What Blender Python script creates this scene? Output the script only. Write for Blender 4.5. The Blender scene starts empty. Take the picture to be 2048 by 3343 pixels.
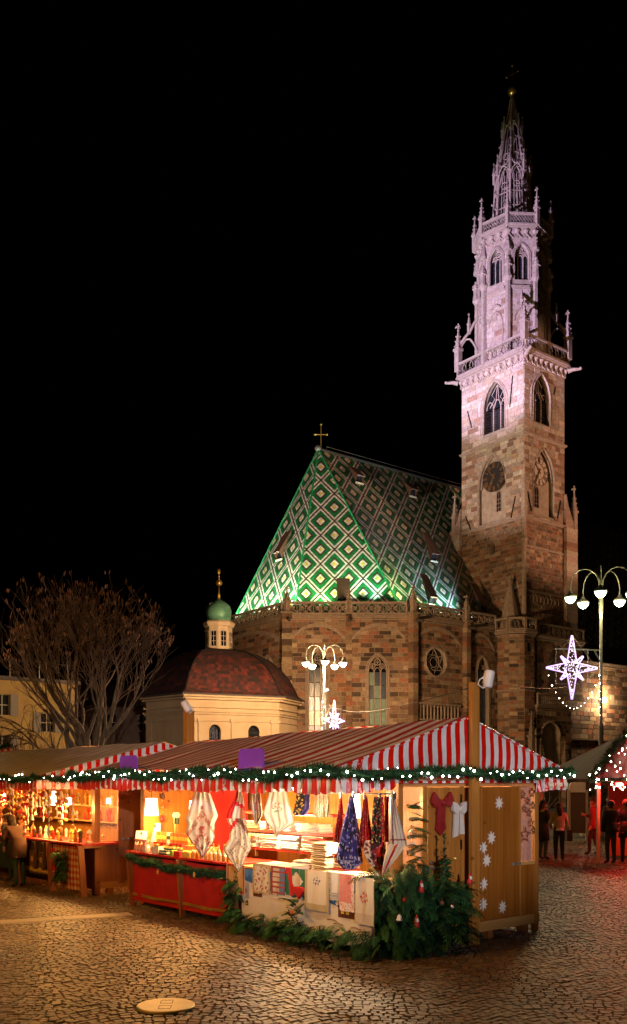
import bpy, bmesh, math, random
import numpy as np
from mathutils import Vector, Matrix
from mathutils.geometry import tessellate_polygon
R = math.radians
pi = math.pi
scene = bpy.context.scene
col = scene.collection
rnd = random.Random(11)

# ------------------------------------------------------------------ camera
# world: X runs along the church nave, Y across it; the photographer stands at the origin
cam = bpy.data.cameras.new('camera')
cam_o = bpy.data.objects.new('camera', cam); col.objects.link(cam_o)
cam_o.location = (0, 0, 2.35); cam_o.rotation_euler = (R(90), 0, R(-37.5))
cam.sensor_fit = 'VERTICAL'; cam.sensor_height = 36.0
cam.lens = 3000.0 / 3343.0 * 36.0
cam.shift_y = (2545.0 - 1671.5) / 3343.0
cam.clip_end = 3000.0; cam.clip_start = 0.1
scene.camera = cam_o

# ------------------------------------------------------------------ night sky
world = bpy.data.worlds.new('World'); scene.world = world; world.use_nodes = True
wn = world.node_tree.nodes; wl = world.node_tree.links
sky = wn.new('ShaderNodeTexSky'); sky.sky_type = 'NISHITA'; sky.sun_disc = False
sky.sun_elevation = R(-9.0); sky.sun_rotation = R(140)
wl.new(sky.outputs[0], wn['Background'].inputs[0])
wn['Background'].inputs[1].default_value = 0.012

scene.view_settings.view_transform = 'Standard'
scene.view_settings.look = 'None'
scene.view_settings.exposure = 0.0
scene.view_settings.gamma = 1.0
scene.cycles.use_denoising = True
scene.cycles.max_bounces = 5
scene.cycles.diffuse_bounces = 3
scene.cycles.transparent_max_bounces = 6
scene.cycles.sample_clamp_indirect = 4.0
scene.cycles.caustics_reflective = False
scene.cycles.caustics_refractive = False

def lamp(name, kind, loc, power, color, parent=None, target=None, size=0.1, spot=60, blend=0.5):
    d = bpy.data.lights.new(name, kind); d.energy = power; d.color = color
    d.shadow_soft_size = size
    if kind == 'SPOT': d.spot_size = R(spot); d.spot_blend = blend
    o = bpy.data.objects.new(name, d); col.objects.link(o); o.location = loc
    if target is not None:
        o.rotation_euler = (Vector(target) - Vector(loc)).to_track_quat('-Z', 'Y').to_euler()
    if parent is not None: o.parent = parent
    return o

# ------------------------------------------------------------------ materials
MATS = {}
def _bsdf(name):
    m = bpy.data.materials.new(name); m.use_nodes = True
    return m, m.node_tree.nodes, m.node_tree.links, m.node_tree.nodes['Principled BSDF']
def c4(c): return (c[0], c[1], c[2], 1.0)
def mat(name, c, c2=None, rough=0.7, metal=0.0, scale=6.0, detail=4.0, bump=0.0, bscale=None,
        emit=None, estr=0.0, attr=False, stretch=None, spec=0.5, trans=0.0, alpha=None, vary=0.0):
    if name in MATS: return MATS[name]
    m, N, L, b = _bsdf(name)
    b.inputs['Roughness'].default_value = rough; b.inputs['Metallic'].default_value = metal
    b.inputs['Specular IOR Level'].default_value = spec
    b.inputs['Base Color'].default_value = c4(c)
    tc = N.new('ShaderNodeTexCoord')
    src = tc.outputs['Object']
    if stretch:
        mp = N.new('ShaderNodeMapping'); mp.inputs['Scale'].default_value = stretch
        L.new(src, mp.inputs['Vector']); src = mp.outputs[0]
    colsock = None
    if attr:
        at = N.new('ShaderNodeAttribute'); at.attribute_name = 'col'; colsock = at.outputs['Color']
    if c2 is not None or (attr and vary):
        nz = N.new('ShaderNodeTexNoise'); nz.inputs['Scale'].default_value = scale; nz.inputs['Detail'].default_value = detail
        nz.inputs['Roughness'].default_value = 0.65
        L.new(src, nz.inputs['Vector'])
        rp = N.new('ShaderNodeValToRGB'); rp.color_ramp.elements[0].position = 0.33; rp.color_ramp.elements[1].position = 0.68
        if attr:
            rp.color_ramp.elements[0].color = (1 - vary, 1 - vary, 1 - vary, 1); rp.color_ramp.elements[1].color = (1 + vary * .4, 1 + vary * .4, 1 + vary * .4, 1)
            mx = N.new('ShaderNodeMix'); mx.data_type = 'RGBA'; mx.blend_type = 'MULTIPLY'; mx.inputs[0].default_value = 1
            L.new(colsock, mx.inputs[6]); L.new(rp.outputs[0], mx.inputs[7]); L.new(nz.outputs[0], rp.inputs[0]); colsock = mx.outputs[2]
        else:
            rp.color_ramp.elements[0].color = c4(c); rp.color_ramp.elements[1].color = c4(c2)
            L.new(nz.outputs[0], rp.inputs[0]); colsock = rp.outputs[0]
    if colsock is not None: L.new(colsock, b.inputs['Base Color'])
    if bump:
        n2 = N.new('ShaderNodeTexNoise'); n2.inputs['Scale'].default_value = bscale or scale * 3; n2.inputs['Detail'].default_value = 3
        L.new(src, n2.inputs['Vector'])
        bp = N.new('ShaderNodeBump'); bp.inputs['Strength'].default_value = bump; bp.inputs['Distance'].default_value = 0.02
        L.new(n2.outputs[0], bp.inputs['Height']); L.new(bp.outputs[0], b.inputs['Normal'])
    if emit is not None:
        b.inputs['Emission Color'].default_value = c4(emit); b.inputs['Emission Strength'].default_value = estr
    if trans: b.inputs['Transmission Weight'].default_value = trans
    if alpha is not None: b.inputs['Alpha'].default_value = alpha
    MATS[name] = m
    return m
def emis(name, c, s, sample=False):
    m = mat(name, (0.8, 0.8, 0.8), emit=c, estr=s)
    if not sample: m.cycles.emission_sampling = 'NONE'
    return m
def stripes(name, c1, c2, period, axis='X', rough=0.35, duty=0.5, trl=0.0, bump=0.25, check=False, c3=None):
    """printed cloth: straight stripes (or a gingham check) across one object axis"""
    if name in MATS: return MATS[name]
    m, N, L, b = _bsdf(name)
    tc = N.new('ShaderNodeTexCoord'); sp = N.new('ShaderNodeSeparateXYZ'); L.new(tc.outputs['Object'], sp.inputs[0])
    def step(ax):
        d = N.new('ShaderNodeMath'); d.operation = 'DIVIDE'; L.new(sp.outputs[ax], d.inputs[0]); d.inputs[1].default_value = period
        f = N.new('ShaderNodeMath'); f.operation = 'FRACT'; L.new(d.outputs[0], f.inputs[0])
        g = N.new('ShaderNodeMath'); g.operation = 'GREATER_THAN'; L.new(f.outputs[0], g.inputs[0]); g.inputs[1].default_value = duty
        return g.outputs[0]
    a = step(axis[0])
    if check:
        b2 = step(axis[1]); s = N.new('ShaderNodeMath'); s.operation = 'ADD'; L.new(a, s.inputs[0]); L.new(b2, s.inputs[1])
        h = N.new('ShaderNodeMath'); h.operation = 'MULTIPLY'; L.new(s.outputs[0], h.inputs[0]); h.inputs[1].default_value = 0.5
        a = h.outputs[0]
    rp = N.new('ShaderNodeValToRGB'); rp.color_ramp.elements[0].color = c4(c1); rp.color_ramp.elements[1].color = c4(c2)
    if check and c3: e = rp.color_ramp.elements.new(0.5); e.color = c4(c3)
    L.new(a, rp.inputs[0])
    nz = N.new('ShaderNodeTexNoise'); nz.inputs['Scale'].default_value = 3.0; nz.inputs['Detail'].default_value = 5; L.new(tc.outputs['Object'], nz.inputs[0])
    r2 = N.new('ShaderNodeValToRGB'); r2.color_ramp.elements[0].position = .3; r2.color_ramp.elements[0].color = (.72, .72, .72, 1); r2.color_ramp.elements[1].position = .6; r2.color_ramp.elements[1].color = (1, 1, 1, 1)
    L.new(nz.outputs[0], r2.inputs[0])
    mx = N.new('ShaderNodeMix'); mx.data_type = 'RGBA'; mx.blend_type = 'MULTIPLY'; mx.inputs[0].default_value = 1
    L.new(rp.outputs[0], mx.inputs[6]); L.new(r2.outputs[0], mx.inputs[7]); L.new(mx.outputs[2], b.inputs['Base Color'])
    b.inputs['Roughness'].default_value = rough
    if bump:
        n2 = N.new('ShaderNodeTexNoise'); n2.inputs['Scale'].default_value = 7; n2.inputs['Detail'].default_value = 6; n2.inputs['Distortion'].default_value = 1.5; L.new(tc.outputs['Object'], n2.inputs[0])
        bp = N.new('ShaderNodeBump'); bp.inputs['Strength'].default_value = bump; bp.inputs['Distance'].default_value = 0.05; L.new(n2.outputs[0], bp.inputs['Height']); L.new(bp.outputs[0], b.inputs['Normal'])
    if trl: b.inputs['Transmission Weight'].default_value = 0; b.inputs['Subsurface Weight'].default_value = 0
    MATS[name] = m
    return m
def wood(name, c1, c2, axis='Z', rough=0.5, scale=3.0):
    """planed softwood: grain drawn out along one object axis, darker knots"""
    if name in MATS: return MATS[name]
    m, N, L, b = _bsdf(name)
    tc = N.new('ShaderNodeTexCoord'); mp = N.new('ShaderNodeMapping')
    sc = {'X': (.12, 3, 3), 'Y': (3, .12, 3), 'Z': (3, 3, .12)}[axis]
    mp.inputs['Scale'].default_value = [v * scale for v in sc]; L.new(tc.outputs['Object'], mp.inputs[0])
    nz = N.new('ShaderNodeTexNoise'); nz.inputs['Scale'].default_value = 2.2; nz.inputs['Detail'].default_value = 5; nz.inputs['Distortion'].default_value = .8; L.new(mp.outputs[0], nz.inputs[0])
    rp = N.new('ShaderNodeValToRGB'); rp.color_ramp.elements[0].position = .3; rp.color_ramp.elements[1].position = .7
    rp.color_ramp.elements[0].color = c4(c1); rp.color_ramp.elements[1].color = c4(c2); L.new(nz.outputs[0], rp.inputs[0])
    vo = N.new('ShaderNodeTexVoronoi'); vo.inputs['Scale'].default_value = 4.3; L.new(tc.outputs['Object'], vo.inputs[0])
    rk = N.new('ShaderNodeValToRGB'); rk.color_ramp.elements[0].position = .06; rk.color_ramp.elements[0].color = (.22, .16, .1, 1); rk.color_ramp.elements[1].position = .16; rk.color_ramp.elements[1].color = (1, 1, 1, 1)
    L.new(vo.outputs['Distance'], rk.inputs[0])
    mx = N.new('ShaderNodeMix'); mx.data_type = 'RGBA'; mx.blend_type = 'MULTIPLY'; mx.inputs[0].default_value = .8
    L.new(rp.outputs[0], mx.inputs[6]); L.new(rk.outputs[0], mx.inputs[7]); L.new(mx.outputs[2], b.inputs['Base Color'])
    b.inputs['Roughness'].default_value = rough
    bp = N.new('ShaderNodeBump'); bp.inputs['Strength'].default_value = .15; L.new(nz.outputs[0], bp.inputs['Height']); L.new(bp.outputs[0], b.inputs['Normal'])
    MATS[name] = m
    return m

# ------------------------------------------------------------------ mesh building
class MB:
    def __init__(s): s.v = []; s.f = []; s.c = []; s.m = []
    def poly(s, pts, c=None, m=0):
        i = len(s.v); s.v.extend([tuple(p) for p in pts]); s.f.append(tuple(range(i, i + len(pts)))); s.c.append(c); s.m.append(m)
    def box(s, x0, x1, y0, y1, z0, z1, c=None, m=0):
        s.obox((x0, y0, z0), (x1 - x0, 0, 0), (0, y1 - y0, 0), (0, 0, z1 - z0), c, m); return s
    def obox(s, o, a, b, d, c=None, m=0):
        o, a, b, d = Vector(o), Vector(a), Vector(b), Vector(d); i = len(s.v)
        s.v.extend([tuple(p) for p in (o, o + a, o + a + b, o + b, o + d, o + a + d, o + a + b + d, o + b + d)])
        for q in ((0, 3, 2, 1), (4, 5, 6, 7), (0, 1, 5, 4), (1, 2, 6, 5), (2, 3, 7, 6), (3, 0, 4, 7)):
            s.f.append(tuple(i + k for k in q)); s.c.append(c); s.m.append(m)
        return s
    def bar(s, p0, p1, w, h=None, c=None, m=0, up=(0, 0, 1)):
        p0, p1 = Vector(p0), Vector(p1); h = h or w; d = p1 - p0
        x = d.cross(Vector(up)); x = x.normalized() if x.length > 1e-6 else Vector((1, 0, 0)); y = x.cross(d).normalized()
        s.obox(p0 - x * w / 2 - y * h / 2, x * w, y * h, d, c, m); return s
    def path(s, pts, rad, n=6, c=None, m=0, cap=True, closed=False):
        pts = [Vector(p) for p in pts]; k = len(pts); i0 = len(s.v)
        if not hasattr(rad, '__len__'): rad = [rad] * k
        for j, p in enumerate(pts):
            if closed: d = pts[(j + 1) % k] - pts[j - 1]
            else: d = pts[min(j + 1, k - 1)] - pts[max(j - 1, 0)]
            d = d.normalized() if d.length > 1e-9 else Vector((0, 0, 1))
            x = d.cross(Vector((0.131, 0.29, 1)) if abs(d.z) < .9 else Vector((1, 0.1, 0))).normalized(); y = d.cross(x)
            for q in range(n):
                t = 2 * pi * q / n; s.v.append(tuple(p + (x * math.cos(t) + y * math.sin(t)) * rad[j]))
        for j in range(k if closed else k - 1):
            a, b = i0 + j * n, i0 + ((j + 1) % k) * n
            for q in range(n):
                s.f.append((a + q, a + (q + 1) % n, b + (q + 1) % n, b + q)); s.c.append(c); s.m.append(m)
        if cap and not closed:
            s.f.append(tuple(i0 + q for q in reversed(range(n)))); s.c.append(c); s.m.append(m)
            s.f.append(tuple(i0 + (k - 1) * n + q for q in range(n))); s.c.append(c); s.m.append(m)
        return s
    def lathe(s, prof, n=16, ctr=(0, 0, 0), ph=0.0, c=None, m=0, rad=None):
        """prof: (r, z) list; rad: optional per-direction outline (list of n (x, y) unit multipliers)"""
        i0 = len(s.v); cx, cy, cz = ctr
        for r, z in prof:
            for q in range(n):
                if rad: s.v.append((cx + rad[q][0] * r, cy + rad[q][1] * r, cz + z))
                else:
                    t = ph + 2 * pi * q / n; s.v.append((cx + math.cos(t) * r, cy + math.sin(t) * r, cz + z))
        for j in range(len(prof) - 1):
            a, b = i0 + j * n, i0 + (j + 1) * n
            for q in range(n):
                s.f.append((a + q, a + (q + 1) % n, b + (q + 1) % n, b + q)); s.c.append(c); s.m.append(m)
        s.f.append(tuple(i0 + q for q in reversed(range(n)))); s.c.append(c); s.m.append(m)
        s.f.append(tuple(i0 + (len(prof) - 1) * n + q for q in range(n))); s.c.append(c); s.m.append(m)
        return s
    def ball(s, p, r, n=8, k=5, c=None, m=0, sz=1.0):
        s.lathe([(max(1e-4, r * math.sin(pi * j / k)), -r * sz * math.cos(pi * j / k)) for j in range(k + 1)], n, p, c=c, m=m); return s
    def prism(s, poly, fr, d0, d1, c=None, m=0):
        """closed outline poly in wall coordinates (u, z) pushed from depth d0 to d1 along the wall normal"""
        a = [fr(u, z, d0) for u, z in poly]; b = [fr(u, z, d1) for u, z in poly]; k = len(poly)
        for tri in tessellate_polygon([[Vector((u, z, 0)) for u, z in poly]]):
            t = [poly[i] for i in tri]
            ar = (t[1][0] - t[0][0]) * (t[2][1] - t[0][1]) - (t[2][0] - t[0][0]) * (t[1][1] - t[0][1])
            tri = tri if ar > 0 else tri[::-1]
            s.poly([b[i] for i in tri], c, m); s.poly([a[i] for i in reversed(tri)], c, m)
        for i in range(k): s.poly([a[i], a[(i + 1) % k], b[(i + 1) % k], b[i]], c, m)
        return s
    def build(s, name, mats, parent=None, smooth=False, mw=None, **tags):
        me = bpy.data.meshes.new(name); me.from_pydata(s.v, [], s.f)
        mats = mats if isinstance(mats, (list, tuple)) else [mats]
        for q in mats: me.materials.append(q)
        if len(mats) > 1: me.polygons.foreach_set('material_index', s.m)
        if any(q is not None for q in s.c):
            ca = me.color_attributes.new('col', 'FLOAT_COLOR', 'CORNER'); buf = []
            for f, q in zip(s.f, s.c): buf.extend((list(q or (.5, .5, .5)) + [1.0]) * len(f))
            ca.data.foreach_set('color', buf)
        if smooth: me.polygons.foreach_set('use_smooth', [True] * len(me.polygons))
        me.update()
        return link(name, me, parent, mw, **tags)
def link(name, me, parent=None, mw=None, **tags):
    o = bpy.data.objects.new(name, me); col.objects.link(o)
    if parent is not None:
        o.parent = parent
        if parent.name in ABS: o.matrix_parent_inverse = parent.matrix_basis.inverted()
    if mw is not None: o.matrix_basis = mw
    tag(o, **tags)
    return o
ABS = set()      # things whose parts are given in world coordinates
def tag(o, label=None, cat=None, group=None, kind=None):
    if label: o['label'] = label
    if cat: o['category'] = cat
    if group: o['group'] = group
    if kind: o['kind'] = kind
    return o
def thing(name, label, cat, loc=(0, 0, 0), rz=0.0, group=None, mw=None, absolute=False):
    o = bpy.data.objects.new(name, None); o.empty_display_size = .2; col.objects.link(o)
    if mw is not None: o.matrix_basis = mw
    else: o.matrix_basis = Matrix.Translation(loc) @ Matrix.Rotation(rz, 4, 'Z')
    if absolute: ABS.add(o.name)
    return tag(o, label, cat, group)
def copy_tree(o, parent=None):
    q = o.copy(); col.objects.link(q); q.parent = parent
    for ch in o.children: copy_tree(ch, q)
    return q
class Fr:
    """a wall's own coordinates: u to the right as seen from outside, z up, d outwards"""
    def __init__(s, o, U): s.o = Vector(o); s.U = Vector(U).normalized(); s.N = s.U.cross(Vector((0, 0, 1)))
    def __call__(s, u, z, d=0.0): return s.o + s.U * u + Vector((0, 0, z)) + s.N * d
def jit(c, k, rn=rnd): t = 1 + rn.uniform(-k, k); return tuple(max(0, v * t * (1 + rn.uniform(-k, k) * .3)) for v in c)
def pointed(uc, w, z0, zs, k=1.0, n=7):
    """outline of a pointed arch opening, anticlockwise"""
    r = w * k; pts = [(uc - w / 2, z0), (uc + w / 2, z0), (uc + w / 2, zs)]
    cr = uc + w / 2 - r; cl = uc - w / 2 + r; a = math.acos((uc - cr) / r)
    for j in range(1, n + 1): t = a * j / n; pts.append((cr + r * math.cos(t), zs + r * math.sin(t)))
    for j in range(n - 1, 0, -1): t = a * j / n; pts.append((cl - r * math.cos(t), zs + r * math.sin(t)))
    pts.append((uc - w / 2, zs)); return pts
def circle2(uc, zc, r, n=20, r2=None): return [(uc + r * math.cos(2 * pi * j / n), zc + (r2 or r) * math.sin(2 * pi * j / n)) for j in range(n)]
def span_at(poly, z):
    xs = []
    for i in range(len(poly)):
        (a, b), (p, q) = poly[i], poly[(i + 1) % len(poly)]
        if (b <= z < q) or (q <= z < b): xs.append(a + (p - a) * (z - b) / (q - b))
    return (min(xs), max(xs)) if xs else None
def courses(w0, w1, z0, z1, holes, rn, ch=(.26, .38), bl=(.4, .95)):
    """stone courses filling a wall around its openings: list of (u0, u1, z0, z1)"""
    out = []; z = z0
    while z < z1 - .05:
        h = min(rn.uniform(*ch), z1 - z)
        if z1 - z - h < .15: h = z1 - z
        cuts = []
        for p in holes:
            sp = [span_at(p, z + h * t) for t in (.02, .25, .5, .75, .98)]; sp = [q for q in sp if q]
            if sp: cuts.append((min(q[0] for q in sp), max(q[1] for q in sp)))
        runs = [(w0, w1)]
        for a, b in cuts:
            nr = []
            for p, q in runs:
                if a > p: nr.append((p, min(a, q)))
                if b < q: nr.append((max(b, p), q))
            runs = [r_ for r_ in nr if r_[1] - r_[0] > .05]
        for p, q in runs:
            u = p
            while u < q - .01:
                l = rn.uniform(*bl)
                if q - u - l < .3: l = q - u
                if l > 1.3: l = l / 2
                out.append((u, u + l, z, z + h)); u += l
        z += h
    return out
def wall_sheet(mb, fr, outer, holes, depth, c=None, m=0):
    """wall face with real openings and their reveals"""
    loops = [[Vector((u, z, 0)) for u, z in outer]] + [[Vector((u, z, 0)) for u, z in h] for h in holes]
    flat = [p for l in loops for p in l]
    for t in tessellate_polygon(loops):
        p = [flat[i] for i in t]
        if (p[1] - p[0]).cross(p[2] - p[0]).z < 0: p = p[::-1]
        mb.poly([fr(q.x, q.y, 0) for q in p], c, m)
    for h in holes:
        for i in range(len(h)):
            a, b = h[i], h[(i + 1) % len(h)]
            mb.poly([fr(b[0], b[1], 0), fr(a[0], a[1], 0), fr(a[0], a[1], -depth), fr(b[0], b[1], -depth)], c, m)
def block(mb, fr, r, c, g=.016, d=.03):
    u0, u1, z0, z1 = r; u0 += g; u1 -= g; z0 += g; z1 -= g; e = .012
    A = [fr(u0, z0, -.01), fr(u1, z0, -.01), fr(u1, z1, -.01), fr(u0, z1, -.01)]
    B = [fr(u0 + e, z0 + e, d), fr(u1 - e, z0 + e, d), fr(u1 - e, z1 - e, d), fr(u0 + e, z1 - e, d)]
    mb.poly(B, c)
    for i in range(4): mb.poly([A[i], A[(i + 1) % 4], B[(i + 1) % 4], B[i]], c)
STONE = [(.34, .22, .13)] * 4 + [(.42, .30, .19)] * 2 + [(.33, .145, .075)] * 4 + [(.17, .095, .055)] * 4 + [(.26, .17, .105)] * 3 + [(.09, .055, .036)] * 2
# ================================================================== the square: cobbles laid in segmental arcs
m_bed = mat('joint_bed', (.018, .014, .011), (.035, .028, .02), rough=.95, scale=9, bump=.4)
m_cob = mat('cobble_stone', (.2, .15, .1), rough=.46, attr=True, vary=.4, scale=22, bump=.4, bscale=60, spec=.45)
m_slab = mat('pale_slab', (.30, .26, .20), (.38, .33, .26), rough=.7, scale=5, bump=.2)
g = MB(); g.poly([(-900, -900, -.022), (900, -900, -.022), (900, 900, -.022), (-900, 900, -.022)])
ground = g.build('ground', m_bed, kind='structure')
ground['label'] = 'dark jointed ground of the market square'
S, C = math.sin(R(37.5)), math.cos(R(37.5))
SLAB_A, SLAB_B = Vector((-2.0, 16.65)), Vector((7.35, 14.71))
MAN = Vector((4.58, 8.48))
def make_cobbles():
    rg = np.random.default_rng(5)
    w, sag, row = 1.9, .33, .094
    th = R(-20); ax = np.array([math.cos(th), math.sin(th)]); ay = np.array([-math.sin(th), math.cos(th)])   # strips run along ay
    rows = []
    def wave(x): return sag * (.5 + .5 * np.cos(2 * pi * x / w)) ** .8
    for j in range(-60, 480):
        l = rg.uniform(.075, .125, 760); x = -22 + np.cumsum(l) - l / 2; x = x[x < 50]; l = l[:len(x)]
        sl = (wave(x + .01) - wave(x - .01)) / .02
        rows.append(np.stack([x, j * row + wave(x), np.arctan(sl), l * np.sqrt(1 + sl * sl) * .98, row * np.cos(np.arctan(sl) * .96)], 1))
    rows = np.concatenate(rows)
    a = np.array(rows)
    P = a[:, :1] * ax + a[:, 1:2] * ay + np.array([2.0, 2.0])
    D = P[:, 0] * S + P[:, 1] * C; L = P[:, 0] * C - P[:, 1] * S
    keep = (D > 7.2) & (D < 36) & (np.abs(L) < .36 * D + 2.2)
    d = (SLAB_B - SLAB_A).normalized(); q = P - np.array(SLAB_A); t = q @ np.array(d); o = np.abs(q @ np.array((-d.y, d.x)))
    keep &= ~((o < .22) & (t > 0) & (t < (SLAB_B - SLAB_A).length + .02))
    keep &= np.hypot(P[:, 0] - MAN.x, P[:, 1] - MAN.y) > .315
    keep &= ~((P[:, 0] > 8.9) & (P[:, 0] < 11.1) & (P[:, 1] > 9.6) & (P[:, 1] < 16))
    a, P, D, L = a[keep], P[keep], D[keep], L[keep]; n = len(a)
    ang = a[:, 2] + th
    tx = np.stack([np.cos(ang), np.sin(ang)], 1); ty = np.stack([-np.sin(ang), np.cos(ang)], 1)
    hl = a[:, 3] / 2 - .0035; hw = a[:, 4] / 2 - .0028
    sg = np.array([(-1, -1), (1, -1), (1, 1), (-1, 1)])
    V = np.zeros((n, 8, 3)); top = rg.normal(0, .0028, n)
    jx = rg.normal(0, .0055, (n, 4)); jy = rg.normal(0, .0045, (n, 4))
    for k in range(4):
        for lay, ins in ((0, 0.0), (1, .007)):
            px = sg[k][0] * (hl - ins) + jx[:, k]; py = sg[k][1] * (hw - ins) + jy[:, k]
            V[:, lay * 4 + k, :2] = P + tx * px[:, None] + ty * py[:, None]
            V[:, lay * 4 + k, 2] = -.03 if lay == 0 else top + rg.normal(0, .0022, n)
    base = np.array([(.12, .078, .040), (.14, .094, .050), (.10, .065, .036), (.14, .076, .036), (.15, .11, .066)])
    colr = base[rg.integers(0, 5, n)] * rg.uniform(.6, 1.3, (n, 1)) * (1 + .25 * np.sin(P[:, :1] * 1.3 + P[:, 1:2] * .7) * np.sin(P[:, 1:2] * 1.1 - P[:, :1] * .4))
    q = np.array([(4, 5, 6, 7), (0, 1, 5, 4), (1, 2, 6, 5), (2, 3, 7, 6), (3, 0, 4, 7)])
    def mk(idx, name, kind=None):
        k = len(idx); me = bpy.data.meshes.new(name)
        me.from_pydata(V[idx].reshape(-1, 3).tolist(), [], (q[None] + 8 * np.arange(k)[:, None, None]).reshape(-1, 4).tolist())
        ca = me.color_attributes.new('col', 'FLOAT_COLOR', 'CORNER')
        cc = np.ones((k, 20, 4)); cc[:, :, :3] = colr[idx][:, None, :]; ca.data.foreach_set('color', cc.ravel())
        me.materials.append(m_cob); return link(name, me, ground, kind=kind)
    vis = (np.abs(L) < .335 * D) & (D > 8.86)
    order = np.argsort(np.where(vis, D, 1e9)); near = order[:300]
    rest = np.setdiff1d(np.arange(n), near)
    for i in near: mk(np.array([i]), 'cobble')
    mk(rest, 'cobblestones', 'stuff')
    return n
N_COB = make_cobbles()
d = (SLAB_B - SLAB_A).normalized(); nn = Vector((-d.y, d.x)); x = 0; ln = (SLAB_B - SLAB_A).length
while x < ln - .1:
    l = min(rnd.uniform(1.0, 1.35), ln - x); p = SLAB_A + d * (x + .008)
    mb = MB(); mb.obox((p.x - nn.x * .19, p.y - nn.y * .19, -.03), (d.x * (l - .016), d.y * (l - .016), 0), (nn.x * .38, nn.y * .38, 0), (0, 0, .034))
    mb.build('stone_slab', m_slab, ground); x += l
# round cover of an underground service shaft
cov = thing('manhole_cover', 'round pale metal manhole cover with two framed handle plates set in the cobbles', 'manhole cover', (MAN.x, MAN.y, 0), R(-37.5 + 4))
m_cov = mat('cover_metal', (.40, .33, .19), (.48, .40, .24), rough=.42, metal=.35, scale=5, bump=.15, bscale=30)
m_dark = mat('dark_gap', (.012, .011, .01), rough=.8)
MB().lathe([(.295, -.02), (.30, .012), (.292, .02), (.285, .022)], 56).build('plate', m_cov, cov)
MB().lathe([(.318, -.025), (.318, -.004), (.304, -.004), (.304, -.025)], 56).build('rim_gap', m_dark, cov)
for sy in (-1, 1):
    mb = MB(); yc = sy * .105
    for x0, x1, y0, y1 in ((-.065, -.058, -.055, .055), (.058, .065, -.055, .055), (-.065, .065, -.057, -.051)): mb.box(x0, x1, yc + sy * y0 if sy > 0 else yc - y1, yc + sy * y1 if sy > 0 else yc - y0, .018, .0235)
    for k in range(5): mb.bar((-.06 + k * .024, yc + sy * (.07 + .012 * (k % 2)), .022), (-.036 + k * .024, yc + sy * (.07 + .012 * ((k + 1) % 2)), .022), .008, .004)
    mb.build('handle_plate', m_dark, cov)
# ================================================================== church choir, nave and roof
m_stone = mat('sandstone_block', (.3, .2, .13), rough=.85, attr=True, vary=.4, scale=5, detail=6, bump=.45, bscale=14)
m_mortar = mat('mortar', (.36, .28, .20), (.24, .18, .12), rough=.95, scale=3)
m_carved = mat('carved_sandstone', (.40, .31, .23), (.24, .17, .12), rough=.85, scale=4, detail=6, bump=.4, bscale=12)
m_tile = mat('glazed_tile', (.1, .2, .1), rough=.34, attr=True, vary=.3, scale=3, spec=.6)
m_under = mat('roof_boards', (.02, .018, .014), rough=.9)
m_green = mat('green_ridge_tile', (.01, .10, .035), (.015, .15, .05), rough=.35, scale=6)
m_gold = mat('gilding', (.85, .52, .12), (.7, .4, .08), rough=.3, metal=.9, scale=8)
m_louvre = mat('dark_louvre', (.025, .02, .018), rough=.7)
m_dglass = mat('night_glass', (.01, .012, .016), rough=.12)
m_lead = mat('lead_bar', (.05, .04, .035), rough=.6)
m_iron = mat('dark_iron', (.02, .018, .016), rough=.5, metal=.6)
def glass(name, c1, c2, e, es): 
    return mat(name, c1, c2, rough=.18, scale=9, detail=6, bump=.3, bscale=25, emit=e, estr=es)
m_stain = [glass('leaded_pane_blue', (.16, .20, .38), (.08, .10, .22), (.1, .12, .3), .05), glass('leaded_pane_green', (.24, .34, .26), (.12, .18, .16), (.2, .34, .2), .04),
           glass('leaded_pane_yellow', (.34, .38, .2), (.2, .26, .18), (.5, .6, .25), .07), glass('leaded_pane_dark', (.07, .09, .12), (.04, .05, .07), (.05, .06, .08), .04)]  # faint window glow put into the panes as emission
church = thing('church', 'gothic sandstone church choir with steep green diamond-tiled roof behind the stalls', 'church', (49, 60, 0), absolute=True)
rn = random.Random(3)
BL = []     # stone blocks of the church: (rank, frame, rect, colour)
def pinnacle(mb, p, h, w, c=None, m=0):
    p = Vector(p); a = h * .42
    mb.obox(p - Vector((w / 2, w / 2, 0)), (w, 0, 0), (0, w, 0), (0, 0, a), c, m)
    mb.obox(p + Vector((-w * .66, -w * .66, a)), (w * 1.32, 0, 0), (0, w * 1.32, 0), (0, 0, h * .05), c, m)
    mb.lathe([(w * .62, 0), (w * .12, h * .38)], 4, p + Vector((0, 0, a + h * .05)), pi / 4, c, m)
    for t in range(3):
        z = a + h * (.1 + .1 * t); r = w * (.62 - .13 * t)
        for q in range(4):
            e = pi / 4 + q * pi / 2; mb.ball(p + Vector((math.cos(e) * r, math.sin(e) * r, z)), w * .16, 5, 3, c, m)
    z = a + h * .43
    mb.ball(p + Vector((0, 0, z)), w * .2, 6, 4, c, m)
    for e in (0, pi / 2): mb.obox(p + Vector((-math.cos(e) * w * .5 - math.sin(e) * w * .1, -math.sin(e) * w * .5 - math.cos(e) * w * .1, z + h * .05)), (math.cos(e) * w, math.sin(e) * w, 0), (-math.sin(e) * w * .2, math.cos(e) * w * .2, 0), (0, 0, w * .22), c, m)
    mb.lathe([(w * .16, 0), (w * .1, h * .1)], 5, p + Vector((0, 0, z)), 0, c, m)
    mb.ball(p + Vector((0, 0, z + h * .12)), w * .17, 6, 4, c, m)
    return mb
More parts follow.
